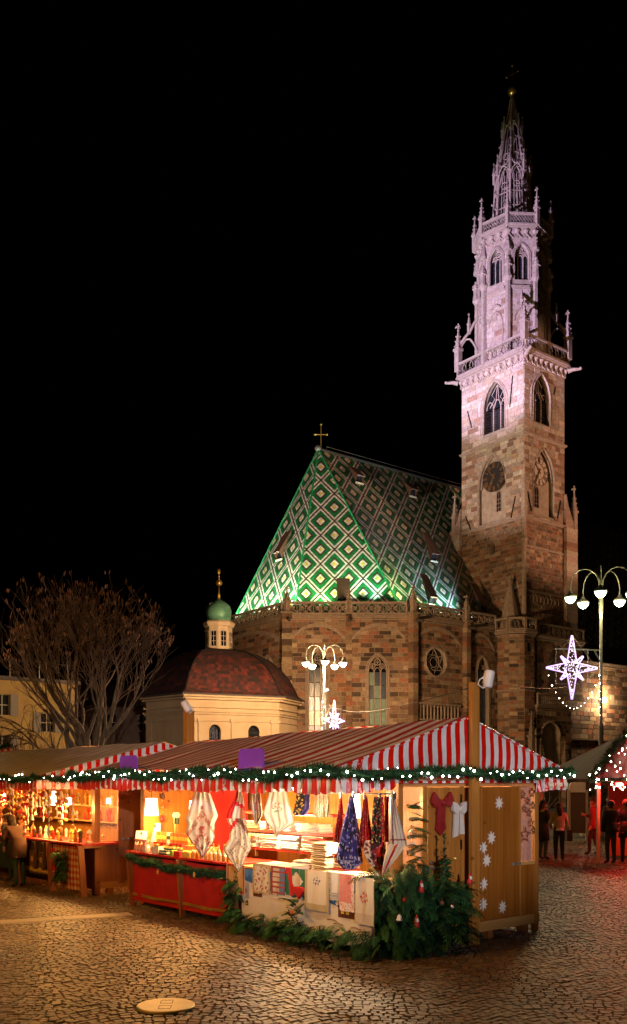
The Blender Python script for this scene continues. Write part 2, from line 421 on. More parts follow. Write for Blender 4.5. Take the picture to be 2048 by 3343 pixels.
def pier(mb, fr, u0, u1, d0, d1, z0, z1, rn, g=.012):
    z = z0
    while z < z1 - .02:
        h = min(rn.uniform(.3, .5), z1 - z)
        if z1 - z - h < .12: h = z1 - z
        c = jit(rn.choice(STONE), .18, rn); e = rn.uniform(0, .02)
        p = fr(u0 - e, z + g, d0); mb.obox(p, fr.U * (u1 - u0 + 2 * e), fr.N * (d1 - d0 + e), (0, 0, h - g), c); z += h
    return mb
def trim_path(fr, pts, d): return [fr(u, z, d) for u, z in pts]
def gothic_window(parent, fr, uc, w, z0, zs, k, lights, rows, depth=.34, glassy=True, label=None, pane_of=None, louvre=False, head='rings'):
    hole = pointed(uc, w, z0, zs, k)
    top = max(z for u, z in hole); mb = MB()
    rim = hole[2:]
    mb.path(trim_path(fr, [hole[1]] + rim + [hole[0]], .02), .1, 5)
    mb.path(trim_path(fr, [(uc + (u - uc) * 1.2, z if i in (0,) else z + .09) for i, (u, z) in enumerate([hole[1]] + rim)] + [(uc - w * .6, z0)], .03), .07, 5)
    lw = w / lights; dd = -depth + .08
    for i in range(1, lights): mb.bar(fr(uc - w / 2 + i * lw, z0, dd), fr(uc - w / 2 + i * lw, zs + lw * .1, dd), .09, .14, up=fr.N)
    mb.bar(fr(uc - w / 2, z0, dd + .02), fr(uc + w / 2, z0, dd + .02), .16, .3, up=fr.N)
    for i in range(lights):
        c = uc - w / 2 + (i + .5) * lw
        mb.path(trim_path(fr, pointed(c, lw * .94, zs - .05, zs - .02, .95, 5)[2:], dd), .045, 4)
    hh = top - zs
    if head == 'rings':
        for cx, cz, r in ((0, hh * .52, w * .17), (-w * .24, hh * .28, w * .13), (w * .24, hh * .28, w * .13), (0, hh * .8, w * .07)):
            mb.path(trim_path(fr, circle2(uc + cx, zs + cz + .1, r, 12), dd), .04, 4, closed=True)
            for q in range(4):
                e = pi / 4 + q * pi / 2; mb.path(trim_path(fr, circle2(uc + cx + r * .42 * math.cos(e), zs + cz + .1 + r * .42 * math.sin(e), r * .4, 8), dd), .022, 3, closed=True)
    else:
        for sgn in (-1, 1):
            for t in (0, .22):
                mb.path(trim_path(fr, [(uc + sgn * w * (.34 - t), zs + .12), (uc + sgn * w * (.12 - t * .3), zs + hh * .35), (uc + sgn * w * (.26 - t), zs + hh * .55), (uc, zs + hh * .88)], dd), .04, 4)
    win = mb.build('window', m_carved, parent); 
    if label: win['label'] = label
    hp = [(u, z) for u, z in pointed(uc, w * .98, zs, zs + .01, k)]
    MB().prism(hp, fr, -depth - .05, -depth - .02).build('pane', m_dglass, win)
    for i in range(lights):
        a, b = uc - w / 2 + i * lw + .05, uc - w / 2 + (i + 1) * lw - .05
        if louvre:
            for j in range(rows):
                z = z0 + .1 + (zs - z0 - .1) * j / rows; q = MB()
                q.obox(fr(a, z, -depth), fr.U * (b - a), fr.N * .14 + Vector((0, 0, -.08)), (0, 0, .05)); q.build('slat', m_louvre, win)
        else:
            for j in range(rows):
                za, zb = z0 + .12 + (zs - z0 - .12) * j / rows, z0 + .12 + (zs - z0 - .12) * (j + 1) / rows
                mt = pane_of(i, j) if pane_of else m_dglass
                MB().obox(fr(a, za + .02, -depth), fr.U * (b - a), fr.N * .02, (0, 0, zb - za - .04)).build('pane', mt, win)
    if louvre: MB().obox(fr(uc - w / 2, z0, -depth - .5), fr.U * w, fr.N * .02, (0, 0, zs - z0)).build('pane', m_louvre, win)
    return hole
# ---- plan
ZB, ZC = 15.18, 14.95
pR, pL, pE1, pE2 = Vector((49.57, 52.22, 0)), Vector((41.86, 58.13, 0)), Vector((41.86, 69.0, 0)), Vector((49.57, 74.9, 0))
F_front = Fr(pL, pR - pL); WF = (pR - pL).length
F_side = Fr(pR, (1, 0, 0)); F_end = Fr(pE1, (0, -1, 0)); WE = 69.0 - 58.13
WS = 11.3
F_nave = Fr((66.2, 50.0, 0), (1, 0, 0))
W1, W2 = 2.5, 7.17
def mix(seq): return lambda i, j: m_stain[seq[(i * 7 + j * 3 + (i * j) % 2) % len(seq)]]
h1 = gothic_window(church, F_front, W1, 1.5, 4.2, 11.1, 1.05, 3, 6, pane_of=lambda i, j: m_stain[(0, 0, 2, 0, 3, 3)[j]], label='tall leaded window beside the street lamp')
h2 = gothic_window(church, F_front, W2, 1.5, 6.5, 10.75, 1.05, 3, 4, pane_of=lambda i, j: m_stain[(1, 1, 3, 3)[j] if (i + j) % 3 else 1], label='tall greenish leaded window')
h3 = gothic_window(church, F_end, 8.4, 1.5, 5.5, 10.9, 1.05, 2, 4, pane_of=mix([3]))
h4 = gothic_window(church, F_side, 57.85 - 49.57, 1.45, 4.5, 11.3, 1.05, 2, 5, pane_of=mix([3]))
rose_u, rose_z, rose_r = 2.8, 11.72, 1.18
hr = circle2(rose_u, rose_z, rose_r, 22)
rb = MB(); rb.path(trim_path(F_side, hr, .02), .12, 5, closed=True); rb.path(trim_path(F_side, circle2(rose_u, rose_z, 1.36, 22), .02), .06, 4, closed=True)
for q in range(6):
    e = pi / 2 + q * pi / 3; rb.path(trim_path(F_side, [(rose_u + rose_r * math.cos(e), rose_z + rose_r * math.sin(e)), (rose_u + .55 * math.cos(e + .35), rose_z + .55 * math.sin(e + .35)), (rose_u + .62 * math.cos(e + .85), rose_z + .62 * math.sin(e + .85)), (rose_u + rose_r * math.cos(e + pi / 3 * 2), rose_z + rose_r * math.sin(e + pi / 3 * 2))], -.25), .045, 4)
rb.path(trim_path(F_side, circle2(rose_u, rose_z, .4, 12), -.25), .04, 4, closed=True)
rw = rb.build('rose_window', m_carved, church); MB().prism(circle2(rose_u, rose_z, rose_r, 22), F_side, -.36, -.33).build('pane', m_dglass, rw)
def add_wall(fr, w0, w1, z0, z1, holes, rank, depth=.34, parent=church, store=BL, seed=1, ch=(.27, .4), bl=(.42, 1.0), name='wall'):
    mb = MB(); wall_sheet(mb, fr, [(w0, z0), (w1, z0), (w1, z1), (w0, z1)], holes, depth); mb.build(name, m_mortar, parent)
    r2 = random.Random(seed)
    for r_ in courses(w0, w1, z0, z1, holes, r2, ch, bl):
        store.append((rank + (r_[2] if rank else 0) * -.01, fr, r_, jit(r2.choice(STONE), .2, r2), r2.uniform(.015, .05)))
add_wall(F_front, 0, WF, 0, ZC, [h1, h2], 100, seed=4)
add_wall(F_side, 0, WS, 0, ZC, [hr, h4], 50, seed=5)
add_wall(F_end, 0, WE, 0, ZC, [h3], 40, seed=6)
add_wall(F_nave, 0, 34, 0, 12.6, [], 10, seed=7, bl=(.6, 1.3), ch=(.34, .5))
# back walls and inner mass so the church is a closed building
mb = MB(); pts = [pE2, pE1]; mb.poly([pE1, pE1 + Vector((0, 0, ZC)), pE2 + Vector((0, 0, ZC)), pE2]); mb.poly([pE2, pE2 + Vector((0, 0, ZC)), (110, 74.9, ZC), (110, 74.9, 0)])
mb.poly([(110, 50, 0), (110, 74.9, 0), (110, 74.9, ZC), (110, 50, ZC)])
mb.build('wall', m_mortar, church)
mb = MB(); mb.poly([pL + Vector((0, 0, ZC)), pR + Vector((0, 0, ZC)), (110, 52.22, ZC), (110, 74.9, ZC), pE2 + Vector((0, 0, ZC)), pE1 + Vector((0, 0, ZC))]); mb.build('gutter_walk', m_carved, church)
# blind arches, cornice
def arc_band(fr, u0, u1, zs, zt, d=.1, th=.28, n=12):
    mb = MB()
    for j in range(n):
        def pt(t, o): x = -1 + 2 * t; return (u0 + (u1 - u0) * t, zs + (zt - zs) * (1 - abs(x) ** 2.2) + o)
        a, b = j / n, (j + 1) / n
        mb.prism([pt(a, 0), pt(b, 0), pt(b, th), pt(a, th)], fr, -.02, d + (j % 2) * .02)
    mb.build('blind_arch', m_carved, church)
for fr, u0, u1 in ((F_front, .45, 4.6), (F_front, 5.2, 9.3), (F_side, .45, 5.6), (F_side, 6.5, 9.6), (F_end, .8, WE - .6)): arc_band(fr, u0, u1, 13.2, 14.25)
def cornice(fr, w0, w1, z, parent, prof=((.12, -.2, .08), (.2, -.06, .1), (.3, .06, .1))):
    mb = MB()
    for d_, dz, h in prof: mb.obox(fr(w0 - d_ * .5, z + dz, -.05), fr.U * (w1 - w0 + d_), fr.N * (d_ + .05), (0, 0, h - .002))
    return mb.build('cornice', m_carved, parent)
for fr, w in ((F_front, WF), (F_side, WS), (F_end, WE)): cornice(fr, 0, w, ZC + .02, church)
cornice(F_nave, 0, 34, 12.7, church); cornice(F_nave, 0, 34, 5.75, church, ((.12, 0, .12), (.2, .1, .08)))
# ---- pierced balustrade round the eaves
def panel_mesh(w=.68, h=.72, kind=0):
    mb = MB(); t = .1
    if kind == 0:
        mb.bar((0, 0, 0), (w, 0, h), .05, t, up=(0, 1, 0)); mb.bar((0, 0, h), (w, 0, 0), .05, t, up=(0, 1, 0))
        mb.path([(w / 2 + .15 * math.cos(2 * pi * j / 8), 0, h / 2 + .15 * math.sin(2 * pi * j / 8)) for j in range(8)], .03, 4, closed=True)
        mb.box(-.03, .03, -t / 2, t / 2, 0, h)
    elif kind == 1:
        for e in (0, 1):
            mb.path([(w * (.5 + (.5 - .5 * e) * 0 + .32 * math.cos(a)), 0, h * (.5 + .46 * math.sin(a))) for a in [2 * pi * j / 10 for j in range(10)]], .03, 4, closed=True)
        mb.path([(0, 0, h * .1), (w * .3, 0, h * .5), (0, 0, h * .9)], .03, 4); mb.path([(w, 0, h * .1), (w * .7, 0, h * .5), (w, 0, h * .9)], .03, 4)
    else:
        for cx in (.25, .75):
            for cz in (.27, .73): mb.path([(w * cx + w * .2 * math.cos(2 * pi * j / 8), 0, h * cz + h * .2 * math.sin(2 * pi * j / 8)) for j in range(8)], .025, 4, closed=True)
    me = bpy.data.meshes.new('balustrade_panel'); me.from_pydata(mb.v, [], mb.f); me.materials.append(m_carved); return me
def balustrade(fr, w0, w1, z0, z1, n, d, parent, kind=0):
    w = (w1 - w0) / n; rail = MB()
    rail.obox(fr(w0, z0, d - .1), fr.U * (w1 - w0), fr.N * .2, (0, 0, .14)); rail.obox(fr(w0, z1 - .16, d - .11), fr.U * (w1 - w0), fr.N * .22, (0, 0, .16))
    for u in (w0, w1 - .1): rail.obox(fr(u, z0 + .1, d - .08), fr.U * .1, fr.N * .16, (0, 0, z1 - z0 - .2))
    o = rail.build('balustrade', m_carved, parent)
    key = (round(w, 2), kind, round(z1 - z0, 2))
    if key not in PANELS: PANELS[key] = panel_mesh(w, z1 - z0 - .3, kind)
    for i in range(n):
        p = fr(w0 + i * w, z0 + .14, d); mw = Matrix.Translation(p) @ Matrix.Rotation(math.atan2(fr.U.y, fr.U.x), 4, 'Z')
        link('balustrade_panel', PANELS[key], o, mw)
    return o
PANELS = {}
for fr, a, b, n in ((F_front, .25, 4.75, 7), (F_front, 5.1, WF - .25, 7), (F_side, .3, 5.9, 8), (F_side, 6.25, 9.7, 5), (F_end, .3, WE - .3, 15)): balustrade(fr, a, b, ZB, 16.18, n, .14, church)
# ---- buttresses with pinnacles
def buttress(fr, u, w, d, z1, ph, weather=True):
    mb = MB(); pier(mb, fr, u - w / 2, u + w / 2, -.05, d * 1.5, 0, 5.8, rn); pier(mb, fr, u - w / 2 + .04, u + w / 2 - .04, -.05, d, 5.82, z1, rn)
    mb.prism([(u - w / 2, 5.8), (u + w / 2, 5.8), (u + w / 2 - .05, 6.1), (u - w / 2 + .05, 6.1)], fr, -.02, d * 1.4, (.2, .14, .1))
    mb.obox(fr(u - w / 2 - .08, z1, -.05), fr.U * (w + .16), fr.N * (d + .16), (0, 0, .16), (.3, .23, .16))
    o = mb.build('buttress', m_stone, church)
    q = MB(); pinnacle(q, fr(u, z1 + .16, d * .5), ph, min(w, d) * .75); q.build('pinnacle', m_carved, o)
    return o
buttress(F_front, .12, .85, .5, 15.2, 2.0); buttress(F_front, 4.92, .5, .34, 15.2, 2.0); buttress(F_side, .1, .6, .5, 15.2, 2.1); buttress(F_side, 6.07, .55, .5, 15.2, 2.1); buttress(F_end, .3, .9, .6, 15.2, 2.4)
# niche, string courses and water spouts on the front
for fr, u in ((F_front, .3), (F_front, 4.92), (F_side, .2), (F_side, 6.07)):
    mb = MB(); mb.path([fr(u, 14.75, .3), fr(u, 14.7, .7), fr(u, 14.6, 1.1)], [.16, .14, .09], 6); mb.ball(fr(u, 14.63, 1.12), .16, 7, 5); mb.build('gargoyle', m_lead, church)
# small blind gallery low on the side bay
mb = MB(); mb.obox(F_side(.7, 8.25, 0), F_side.U * 4.6, F_side.N * .4, (0, 0, .15)); mb.obox(F_side(.7, 7.0, 0), F_side.U * 4.6, F_side.N * .35, (0, 0, .12))
for i in range(12):
    u = .9 + i * .385; mb.bar(F_side(u, 7.1, .2), F_side(u, 8.25, .2), .07, .12); mb.path(trim_path(F_side, pointed(u + .19, .34, 7.8, 7.9, .9, 4)[2:], .2), .03, 4)
mb.build('blind_gallery', m_carved, church)
# ---- roof: steep hipped, glazed tiles laid in a diamond lattice
AP = Vector((48.35, 62.32, 30.7)); ZR = 15.16
rL, rR = Vector((43.0, 58.6, ZR)), Vector((49.85, 53.15, ZR)); rE1, rE2 = Vector((43.0, 68.5, ZR)), Vector((49.85, 74.0, ZR))
rF, apF = Vector((108, 53.15, ZR)), Vector((108, 62.32, 30.7)); rF2 = Vector((108, 74.0, ZR))
mb = MB()
for p in ((rL, rR, AP), (rE1, rL, AP), (rE2, rE1, AP), (rR, rF, apF, AP), (AP, apF, rF2, rE2), (rF, rF2, apF)): mb.poly(p)
roof = mb.build('roof', m_under, church, label='steep hipped roof with green, white, brown and yellow diamond tiles')
TG = {'g': (.007, .125, .032), 'w': (.58, .51, .43), 'b': (.055, .028, .02), 'y': (.58, .42, .05)}
def pat(a, b, N=13):
    def dd(x): x %= N; return min(x, N - x)
    m = min(dd(a), dd(b))
    return 'b' if m == 0 else 'w' if m == 1 else 'g' if m in (2, 3) else 'b' if m == 4 else 'w' if m == 5 else 'y'
def tiles(name, o, e, poly, tw, th, off=(0, 0), skip=None):
    """poly: roof facet in world points; o origin, e eave direction"""
    n = (poly[1] - poly[0]).cross(poly[2] - poly[0]).normalized(); e = e.normalized(); s_ = n.cross(e)
    if s_.z < 0: s_ = -s_
    if n.z < 0: n = -n
    P2 = [((p - o).dot(e), (p - o).dot(s_)) for p in poly]
    ymax = max(y for x, y in P2); nr = int(ymax / th) + 1; V = []; Fc = []; Cc = []; r3 = random.Random(9)
    for r_ in range(nr):
        y = r_ * th; sp = span_at(P2, y + th * .5)
        if not sp: continue
        sh = .5 * (r_ % 2)
        c0, c1 = int(math.floor(sp[0] / tw - sh)), int(math.ceil(sp[1] / tw - sh))
        for c_ in range(c0, c1 + 1):
            x = (c_ + sh) * tw
            if x < sp[0] - tw * .2 or x > sp[1] + tw * .2: continue
            if skip and skip(o + e * x + s_ * y): continue
            X = c_ + sh + off[0]; rr = r_ + off[1]
            k = TG[pat(int(round(X + rr / 2)), int(round(X - rr / 2)))]
            k = jit(k, .22, r3); i = len(V); li = r3.uniform(.010, .018)
            for dx, dy, l in ((-.5, 1.15, .003), (-.5, .38, li * .8), (-.24, 0, li), (.24, 0, li), (.5, .38, li * .8), (.5, 1.15, .003)):
                V.append(o + e * (x + dx * tw * .97) + s_ * (y + dy * th) + n * l)
            Fc.append((i, i + 1, i + 2, i + 3, i + 4, i + 5)); Cc.append(k)
    me = bpy.data.meshes.new(name); me.from_pydata([tuple(v) for v in V], [], Fc); me.materials.append(m_tile)
    ca = me.color_attributes.new('col', 'FLOAT_COLOR', 'CORNER'); buf = []
    for k in Cc: buf.extend([k[0], k[1], k[2], 1.0] * 6)
    ca.data.foreach_set('color', buf)
    return link('roof_tiles', me, roof, kind='stuff')
TW, TH = .176, .108
hid = lambda p: (62.2 < p.x < 65.6 and p.y < 56.5) or p.x > 100
tiles('roof_tiles', (rL + rR) / 2, rR - rL, [rL, rR, AP], TW, TH, (.0, 6))
tiles('roof_tiles', (rL + rE1) / 2, rL - rE1, [rE1, rL, AP], TW, TH, (3, 2))
tiles('roof_tiles', rR, rF - rR, [rR, rF, apF, AP], TW, TH, (4, 6), hid)
hp = MB()
for a, b in ((rL, AP), (rR, AP), (rE1, AP), (rE2, AP)):
    n_ = int((b - a).length / .34)
    for i in range(n_): hp.path([a.lerp(b, i / n_) + Vector((0, 0, .03)), a.lerp(b, (i + 1.12) / n_) + Vector((0, 0, .05))], [.085, .07], 6)
hp.build('hip_ridge', m_green, roof)
MB().path([AP + Vector((0, 0, .02)), apF + Vector((0, 0, .02))], .14, 6).build('ridge_cap', m_under, roof)
MB().path([AP + Vector((.9, 0, .1)), AP + Vector((.9, 0, .42)), apF + Vector((0, 0, .42))], .022, 4).build('ridge_rail', m_lead, roof)
MB().ball(AP + Vector((-.1, -.05, .05)), .28, 8, 6).build('ridge_finial', m_lead, roof)
cr = MB(); t0 = AP + Vector((.28, 0, 0)); cr.path([t0, t0 + Vector((0, 0, 2.2))], [.05, .035], 6)
rr_ = Vector((C, -S, 0)); cr.path([t0 + Vector((0, 0, 1.32)) - rr_ * .5 - Vector((0, 0, .0)), t0 + Vector((0, 0, 1.32)) + rr_ * .5], .03, 5)
for p in (t0 + Vector((0, 0, 2.2)), t0 + Vector((0, 0, 1.32)) - rr_ * .5, t0 + Vector((0, 0, 1.32)) + rr_ * .5): cr.ball(p, .1, 8, 6)
cr.build('roof_cross', m_gold, church)
# dormers: small shed roofs lifted off the tiles with a pale frame below
m_drim = mat('dormer_frame', (.42, .36, .28), (.34, .28, .2), rough=.7, scale=5)
m_dshed = mat('brown_tile_shed', (.10, .045, .025), (.05, .025, .018), rough=.5, scale=12)
def dormer(p, n, w=.95, l=2.0, up=.75):
    n = Vector((n[0], n[1], 0)).normalized(); x = n.cross(Vector((0, 0, 1))); p = Vector(p)
    f0 = p + n * .95 + Vector((0, 0, up)); bk = p - n * .35 + Vector((0, 0, up + l))
    mb = MB(); mb.obox(f0 - x * w / 2, x * w, bk - f0, (bk - f0).cross(x).normalized() * -.08)
    o = mb.build('dormer', m_dshed, roof)
    q = MB(); q.obox(p + n * .6 - x * w / 2 + Vector((0, 0, -.1)), x * w, n * .1, (0, 0, .12))
    q.build('dormer_frame', mat('dormer_sill', (.34, .27, .19), rough=.8), o)
    MB().obox(p + n * .5 - x * (w / 2 - .06), x * (w - .12), n * .03, (0, 0, up)).build('pane', m_dglass, o)
    k = MB()
    for sx in (-1, 1): k.poly([f0 + x * sx * (w / 2 - .05) - n * .1, p + n * .6 + x * sx * (w / 2 - .05), bk + x * sx * (w / 2 - .05)])
    k.build('dormer_cheek', m_dshed, o)
nf = F_front.N; 
dormer((46.75, 57.0, 16.15), nf, 1.05, 1.9, .62)
for p in ((53.2, 54.1, 16.6), (59.2, 54.1, 16.6), (56.2, 56.9, 21.1), (51.3, 61.0, 27.9), (57.6, 60.95, 27.9)): dormer(p, (0, -1), .85, 2.1 if p[2] < 25 else 1.1, .55)
dormer((44.75, 62.2, 20.6), (-1, 0), .85, 2.0, .55)
# ---- stone blocks: the 300 that show largest as single pieces, the rest together
def lay_blocks(store, parent, name='stone_blocks'):
    store = sorted(store, key=lambda b: -b[0] - (b[2][1] - b[2][0]) * (.5 if b[2][2] > 6 else -200))
    for rank, fr, r_, c, d_ in store[:300]:
        mb = MB(); block(mb, fr, r_, c, d=d_); mb.build('stone_block', m_stone, parent)
    mb = MB()
    for rank, fr, r_, c, d_ in store[300:]: block(mb, fr, r_, c, d=d_)
    mb.build(name, m_stone, parent, kind='stuff')
# ---- stair turret between choir and tower
TU = Vector((60.15, 50.7, 0))
def octa(ctr, rad, k, ph): return [Vector((ctr.x + rad * math.cos(ph + 2 * pi * j / k), ctr.y + rad * math.sin(ph + 2 * pi * j / k), 0)) for j in range(k)]
tv = octa(TU, 1.6, 8, R(22.5)); 
for j in range(8):
    a, b = tv[j], tv[(j + 1) % 8]; fr = Fr(a, b - a)
    if fr.N.y < .5 and fr.N.x < .9: add_wall(fr, 0, (b - a).length, 0, 14.3, [], 20, seed=20 + j); cornice(fr, 0, (b - a).length, 14.4, church); 
    if fr.N.y < .5: balustrade(Fr(fr.o + fr.N * .12, fr.U), -.05, (b - a).length + .05, 14.6, 15.65, 2, .06, church, 1)
    if fr.N.y < .5 and fr.N.x < .9: 
        q = MB(); q.obox(fr(-.03, 9.6, -.02), fr.U * ((b - a).length + .06), fr.N * .12, (0, 0, .16)); q.build('cornice', m_carved, church)
MB().lathe([(1.75, 0), (1.75, .16)], 8, (TU.x, TU.y, 14.42), R(22.5)).build('turret_platform', m_carved, church)
q = MB(); q.lathe([(1.0, 0), (.95, .5), (.12, 4.3), (.06, 4.35)], 8, (TU.x - .15, TU.y + .4, 14.6), R(22.5)); q.lathe([(.2, 0), (.2, .15), (.1, .3), (.05, .6)], 6, (TU.x - .15, TU.y + .4, 18.9)); q.build('turret_spirelet', m_carved, church)
for px_, z_ in ((.35, 12.9), (1.0, 6.5)): MB().obox(Fr(tv[5], tv[6] - tv[5])(px_, z_, .0), Fr(tv[5], tv[6] - tv[5]).U * .22, Fr(tv[5], tv[6] - tv[5]).N * .07, (0, 0, .7)).build('slit_window', m_dglass, church)
# side chapel and porch to the right of the turret
F_sc = Fr((61.6, 49.6, 0), (1, 0, 0)); hsc = pointed(3.0, 3.2, 10.2, 11.6, .75)
add_wall(F_sc, 0, 6.2, 9.2, 14.2, [hsc], 15, depth=.25, seed=31); cornice(F_sc, 0, 6.2, 14.25, church); balustrade(F_sc, 0, 6.2, 14.4, 15.45, 9, .14, church, 1)
MB().prism(hsc, F_sc, -.3, -.26).build('blind_arch', m_carved, church)
F_po = Fr((60.3, 48.6, 0), (1, 0, 0)); hpo = [(.5, 0), (3.0, 0), (3.0, 6.0)] + [(1.75 + 1.25 * math.cos(pi * t / 10), 6.0 + 1.1 * math.sin(pi * t / 10)) for t in range(1, 10)] + [(.5, 6.0)]
add_wall(F_po, 0, 4.6, 0, 8.2, [hpo], 15, depth=.6, seed=33); cornice(F_po, 0, 4.6, 8.3, church); balustrade(F_po, 0, 3.6, 8.4, 9.45, 7, .1, church, 2)
mb = MB(); mb.prism(hpo, F_po, -.7, -.62); mb.build('wall', m_carved, church)
q = MB(); q.path(trim_path(F_po, hpo[2:], .05), .12, 5); q.build('blind_arch', m_carved, church)
add_wall(Fr((64.9, 48.6, 0), (0, 1, 0)), 0, 1.4, 0, 8.2, [], 5, seed=34)
mb = MB(); mb.poly([(60.3, 48.6, 8.25), (64.9, 48.6, 8.25), (64.9, 50, 8.25), (60.3, 50, 8.25)]); mb.poly([(61.6, 49.6, 14.25), (67.8, 49.6, 14.25), (67.8, 52, 14.25), (61.6, 52, 14.25)]); mb.build('gutter_walk', m_carved, church)
for u, h in ((-.9, 7.6), (.2, 5.6), (3.4, 5.4)):
    q = MB(); pier(q, F_po, u - .2, u + .2, 0, .5, 0, h * .55, rn); pinnacle(q, F_po(u, h * .55, .25), h * .5, .42, (.25, .18, .12)); q.build('buttress', m_stone, church)
lay_blocks(BL, church)
# ---- floodlights hidden behind the balustrade wash the roof from below
m_case = mat('lamp_case', (.05, .05, .05), rough=.5, metal=.5)
m_lens = emis('flood_lens', (.8, 1, .85), 25)
def roof_flood(p, tgt, power, c, sp=112):
    p = Vector(p); o = thing('floodlight', FLN[len(FLS) % len(FLN)], 'floodlight', p, group='floodlights behind the choir balustrade'); FLS.append(o)
    dirv = (Vector(tgt) - p).normalized(); x = Vector((0, 0, 1)).cross(dirv).normalized(); y = dirv.cross(x)
    MB().obox(-x * .12 - y * .08 - dirv * .06, x * .24, y * .16, dirv * .12).build('case', m_case, o)
    MB().obox(-x * .1 - y * .06 + dirv * .062, x * .2, y * .12, dirv * .01).build('lens', m_lens, o)
    MB().bar((0, 0, -.06), (0, 0, 15.0 - p.z), .04).build('bracket', m_case, o)
    lamp('flood_beam', 'SPOT', dirv * .1, power, c, o, dirv * 5, .08, sp, .8)
FLS = []; FLN = ['small floodlight behind the choir balustrade aimed up the tiled roof']
for t, pw, c in ((.06, 2600, (.75, 1, .6)), (.3, 3300, (.6, 1, .5)), (.55, 3300, (.85, 1, .7)), (.78, 5000, (.5, 1, .8)), (.96, 2800, (.55, 1, .45))):
    p = F_front(WF * t, 15.75, -.12); roof_flood(p, p - F_front.N * 3.6 - F_front.U * (2.5 if t > .7 else 0) + Vector((0, 0, 8.5)), pw, c, 112 if t < .5 else 74)
for t, pw in ((.15, 4000), (.4, 4000), (.62, 4600), (.88, 5200)):
    p = F_end(WE * t, 15.75, -.12); roof_flood(p, p - F_end.N * 3.0 + Vector((0, 0, 8.5)), pw, (.85, 1, .75))
for u, pw, c in ((1.2, 3000, (.8, 1, .55)), (3.6, 3000, (.75, 1, .6)), (5.6, 4500, (.5, .8, 1)), (7.2, 4500, (.5, .75, 1))):
    p = F_side(u, 15.75, -.12); roof_flood(p, p + Vector((-2.6, 4.4, 8.0)), pw, c, 84)
# ================================================================== bell tower
KX, KY = 60.87, 50.35; TWL, TWR = 7.07, 5.38
tower = thing('bell_tower', 'tall sandstone gothic bell tower with clocks, galleries and openwork spire', 'bell tower', (63.56, 53.89, 0), absolute=True)
TB = []
m_tstone = m_stone
F_tl = Fr((KX, KY + TWL, 0), (0, -1, 0)); F_tr = Fr((KX, KY, 0), (1, 0, 0))
F_tb = Fr((KX + TWR, KY, 0), (0, 1, 0)); F_tf = Fr((KX + TWR, KY + TWL, 0), (-1, 0, 0))
ZT = 38.3
b1 = gothic_window(tower, F_tl, 3.81, 2.5, 32.5, 34.75, 1.0, 3, 9, .5, louvre=True, head='flow', label='belfry window with stone tracery and dark louvres')
b2 = gothic_window(tower, F_tr, 2.26, 2.35, 32.7, 34.9, 1.0, 3, 9, .5, louvre=True, head='flow', label='belfry window with stone tracery and dark louvres')
n1 = pointed(3.55, 3.1, 24.7, 28.0, 1.0); n2 = pointed(2.55, 2.9, 24.9, 28.1, 1.0)
lw1 = pointed(3.6, .5, 21.9, 22.7, 1.0, 4)
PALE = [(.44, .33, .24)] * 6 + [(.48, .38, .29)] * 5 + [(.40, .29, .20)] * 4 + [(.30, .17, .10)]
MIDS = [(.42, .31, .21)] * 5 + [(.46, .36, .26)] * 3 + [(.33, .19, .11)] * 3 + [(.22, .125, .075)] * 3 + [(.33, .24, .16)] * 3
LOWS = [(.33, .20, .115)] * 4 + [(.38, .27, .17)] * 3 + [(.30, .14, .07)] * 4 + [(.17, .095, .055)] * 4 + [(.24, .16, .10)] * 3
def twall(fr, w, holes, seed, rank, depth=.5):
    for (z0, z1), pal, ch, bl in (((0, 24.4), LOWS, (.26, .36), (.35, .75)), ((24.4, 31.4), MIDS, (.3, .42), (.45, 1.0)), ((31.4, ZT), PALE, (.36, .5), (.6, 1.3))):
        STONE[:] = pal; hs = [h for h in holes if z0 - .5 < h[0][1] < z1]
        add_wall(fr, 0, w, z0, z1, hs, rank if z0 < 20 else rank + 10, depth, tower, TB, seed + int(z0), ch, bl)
STONE_KEEP = STONE[:]
STONE[:] = [(.42, .31, .22)] * 9 + [(.46, .36, .26)] * 3 + [(.33, .19, .11)] * 3 + [(.21, .125, .075)] * 3 + [(.31, .22, .15)] * 3 + [(.12, .075, .05)]
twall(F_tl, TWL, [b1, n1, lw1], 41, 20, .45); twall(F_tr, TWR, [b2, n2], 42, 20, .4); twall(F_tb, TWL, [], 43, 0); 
mb = MB(); wall_sheet(mb, F_tf, [(0, 0), (TWR, 0), (TWR, ZT), (0, ZT)], [], .1); mb.build('wall', m_mortar, tower)
# clock niches with their back walls, small windows below each dial
m_plaster = mat('niche_plaster', (.42, .34, .25), (.30, .22, .15), rough=.85, scale=2.5)
for fr, poly, uw in ((F_tl, n1, 3.98), (F_tr, n2, 2.1)):
    nb = MB().prism(poly, fr, -.5, -.42).build('niche', m_plaster, tower)
    q = MB(); q.path(trim_path(fr, poly[2:] + [poly[0]], .0), .1, 5); q.path(trim_path(fr, [(3.55 if fr is F_tl else 2.55, 0) and ((u - poly[0][0] - (poly[1][0] - poly[0][0]) / 2) * .9 + (poly[0][0] + poly[1][0]) / 2, z - .1) for u, z in poly[2:]], -.2), .08, 5)
    q.build('niche_moulding', m_carved, nb)
    sw = pointed(uw, .55, 25.6, 27.0, 1.0, 5); MB().prism(sw, fr, -.42, -.40).build('slit_window', m_dglass, nb)
    q = MB(); q.path(trim_path(fr, sw[1:] + sw[:1], -.38), .06, 4, closed=True)
    for z in (25.95, 26.3, 26.65): q.bar(fr(uw - .27, z, -.385), fr(uw + .27, z, -.385), .03)
    q.bar(fr(uw, 25.6, -.385), fr(uw, 27.4, -.385), .03); q.build('window_bars', m_carved, nb)
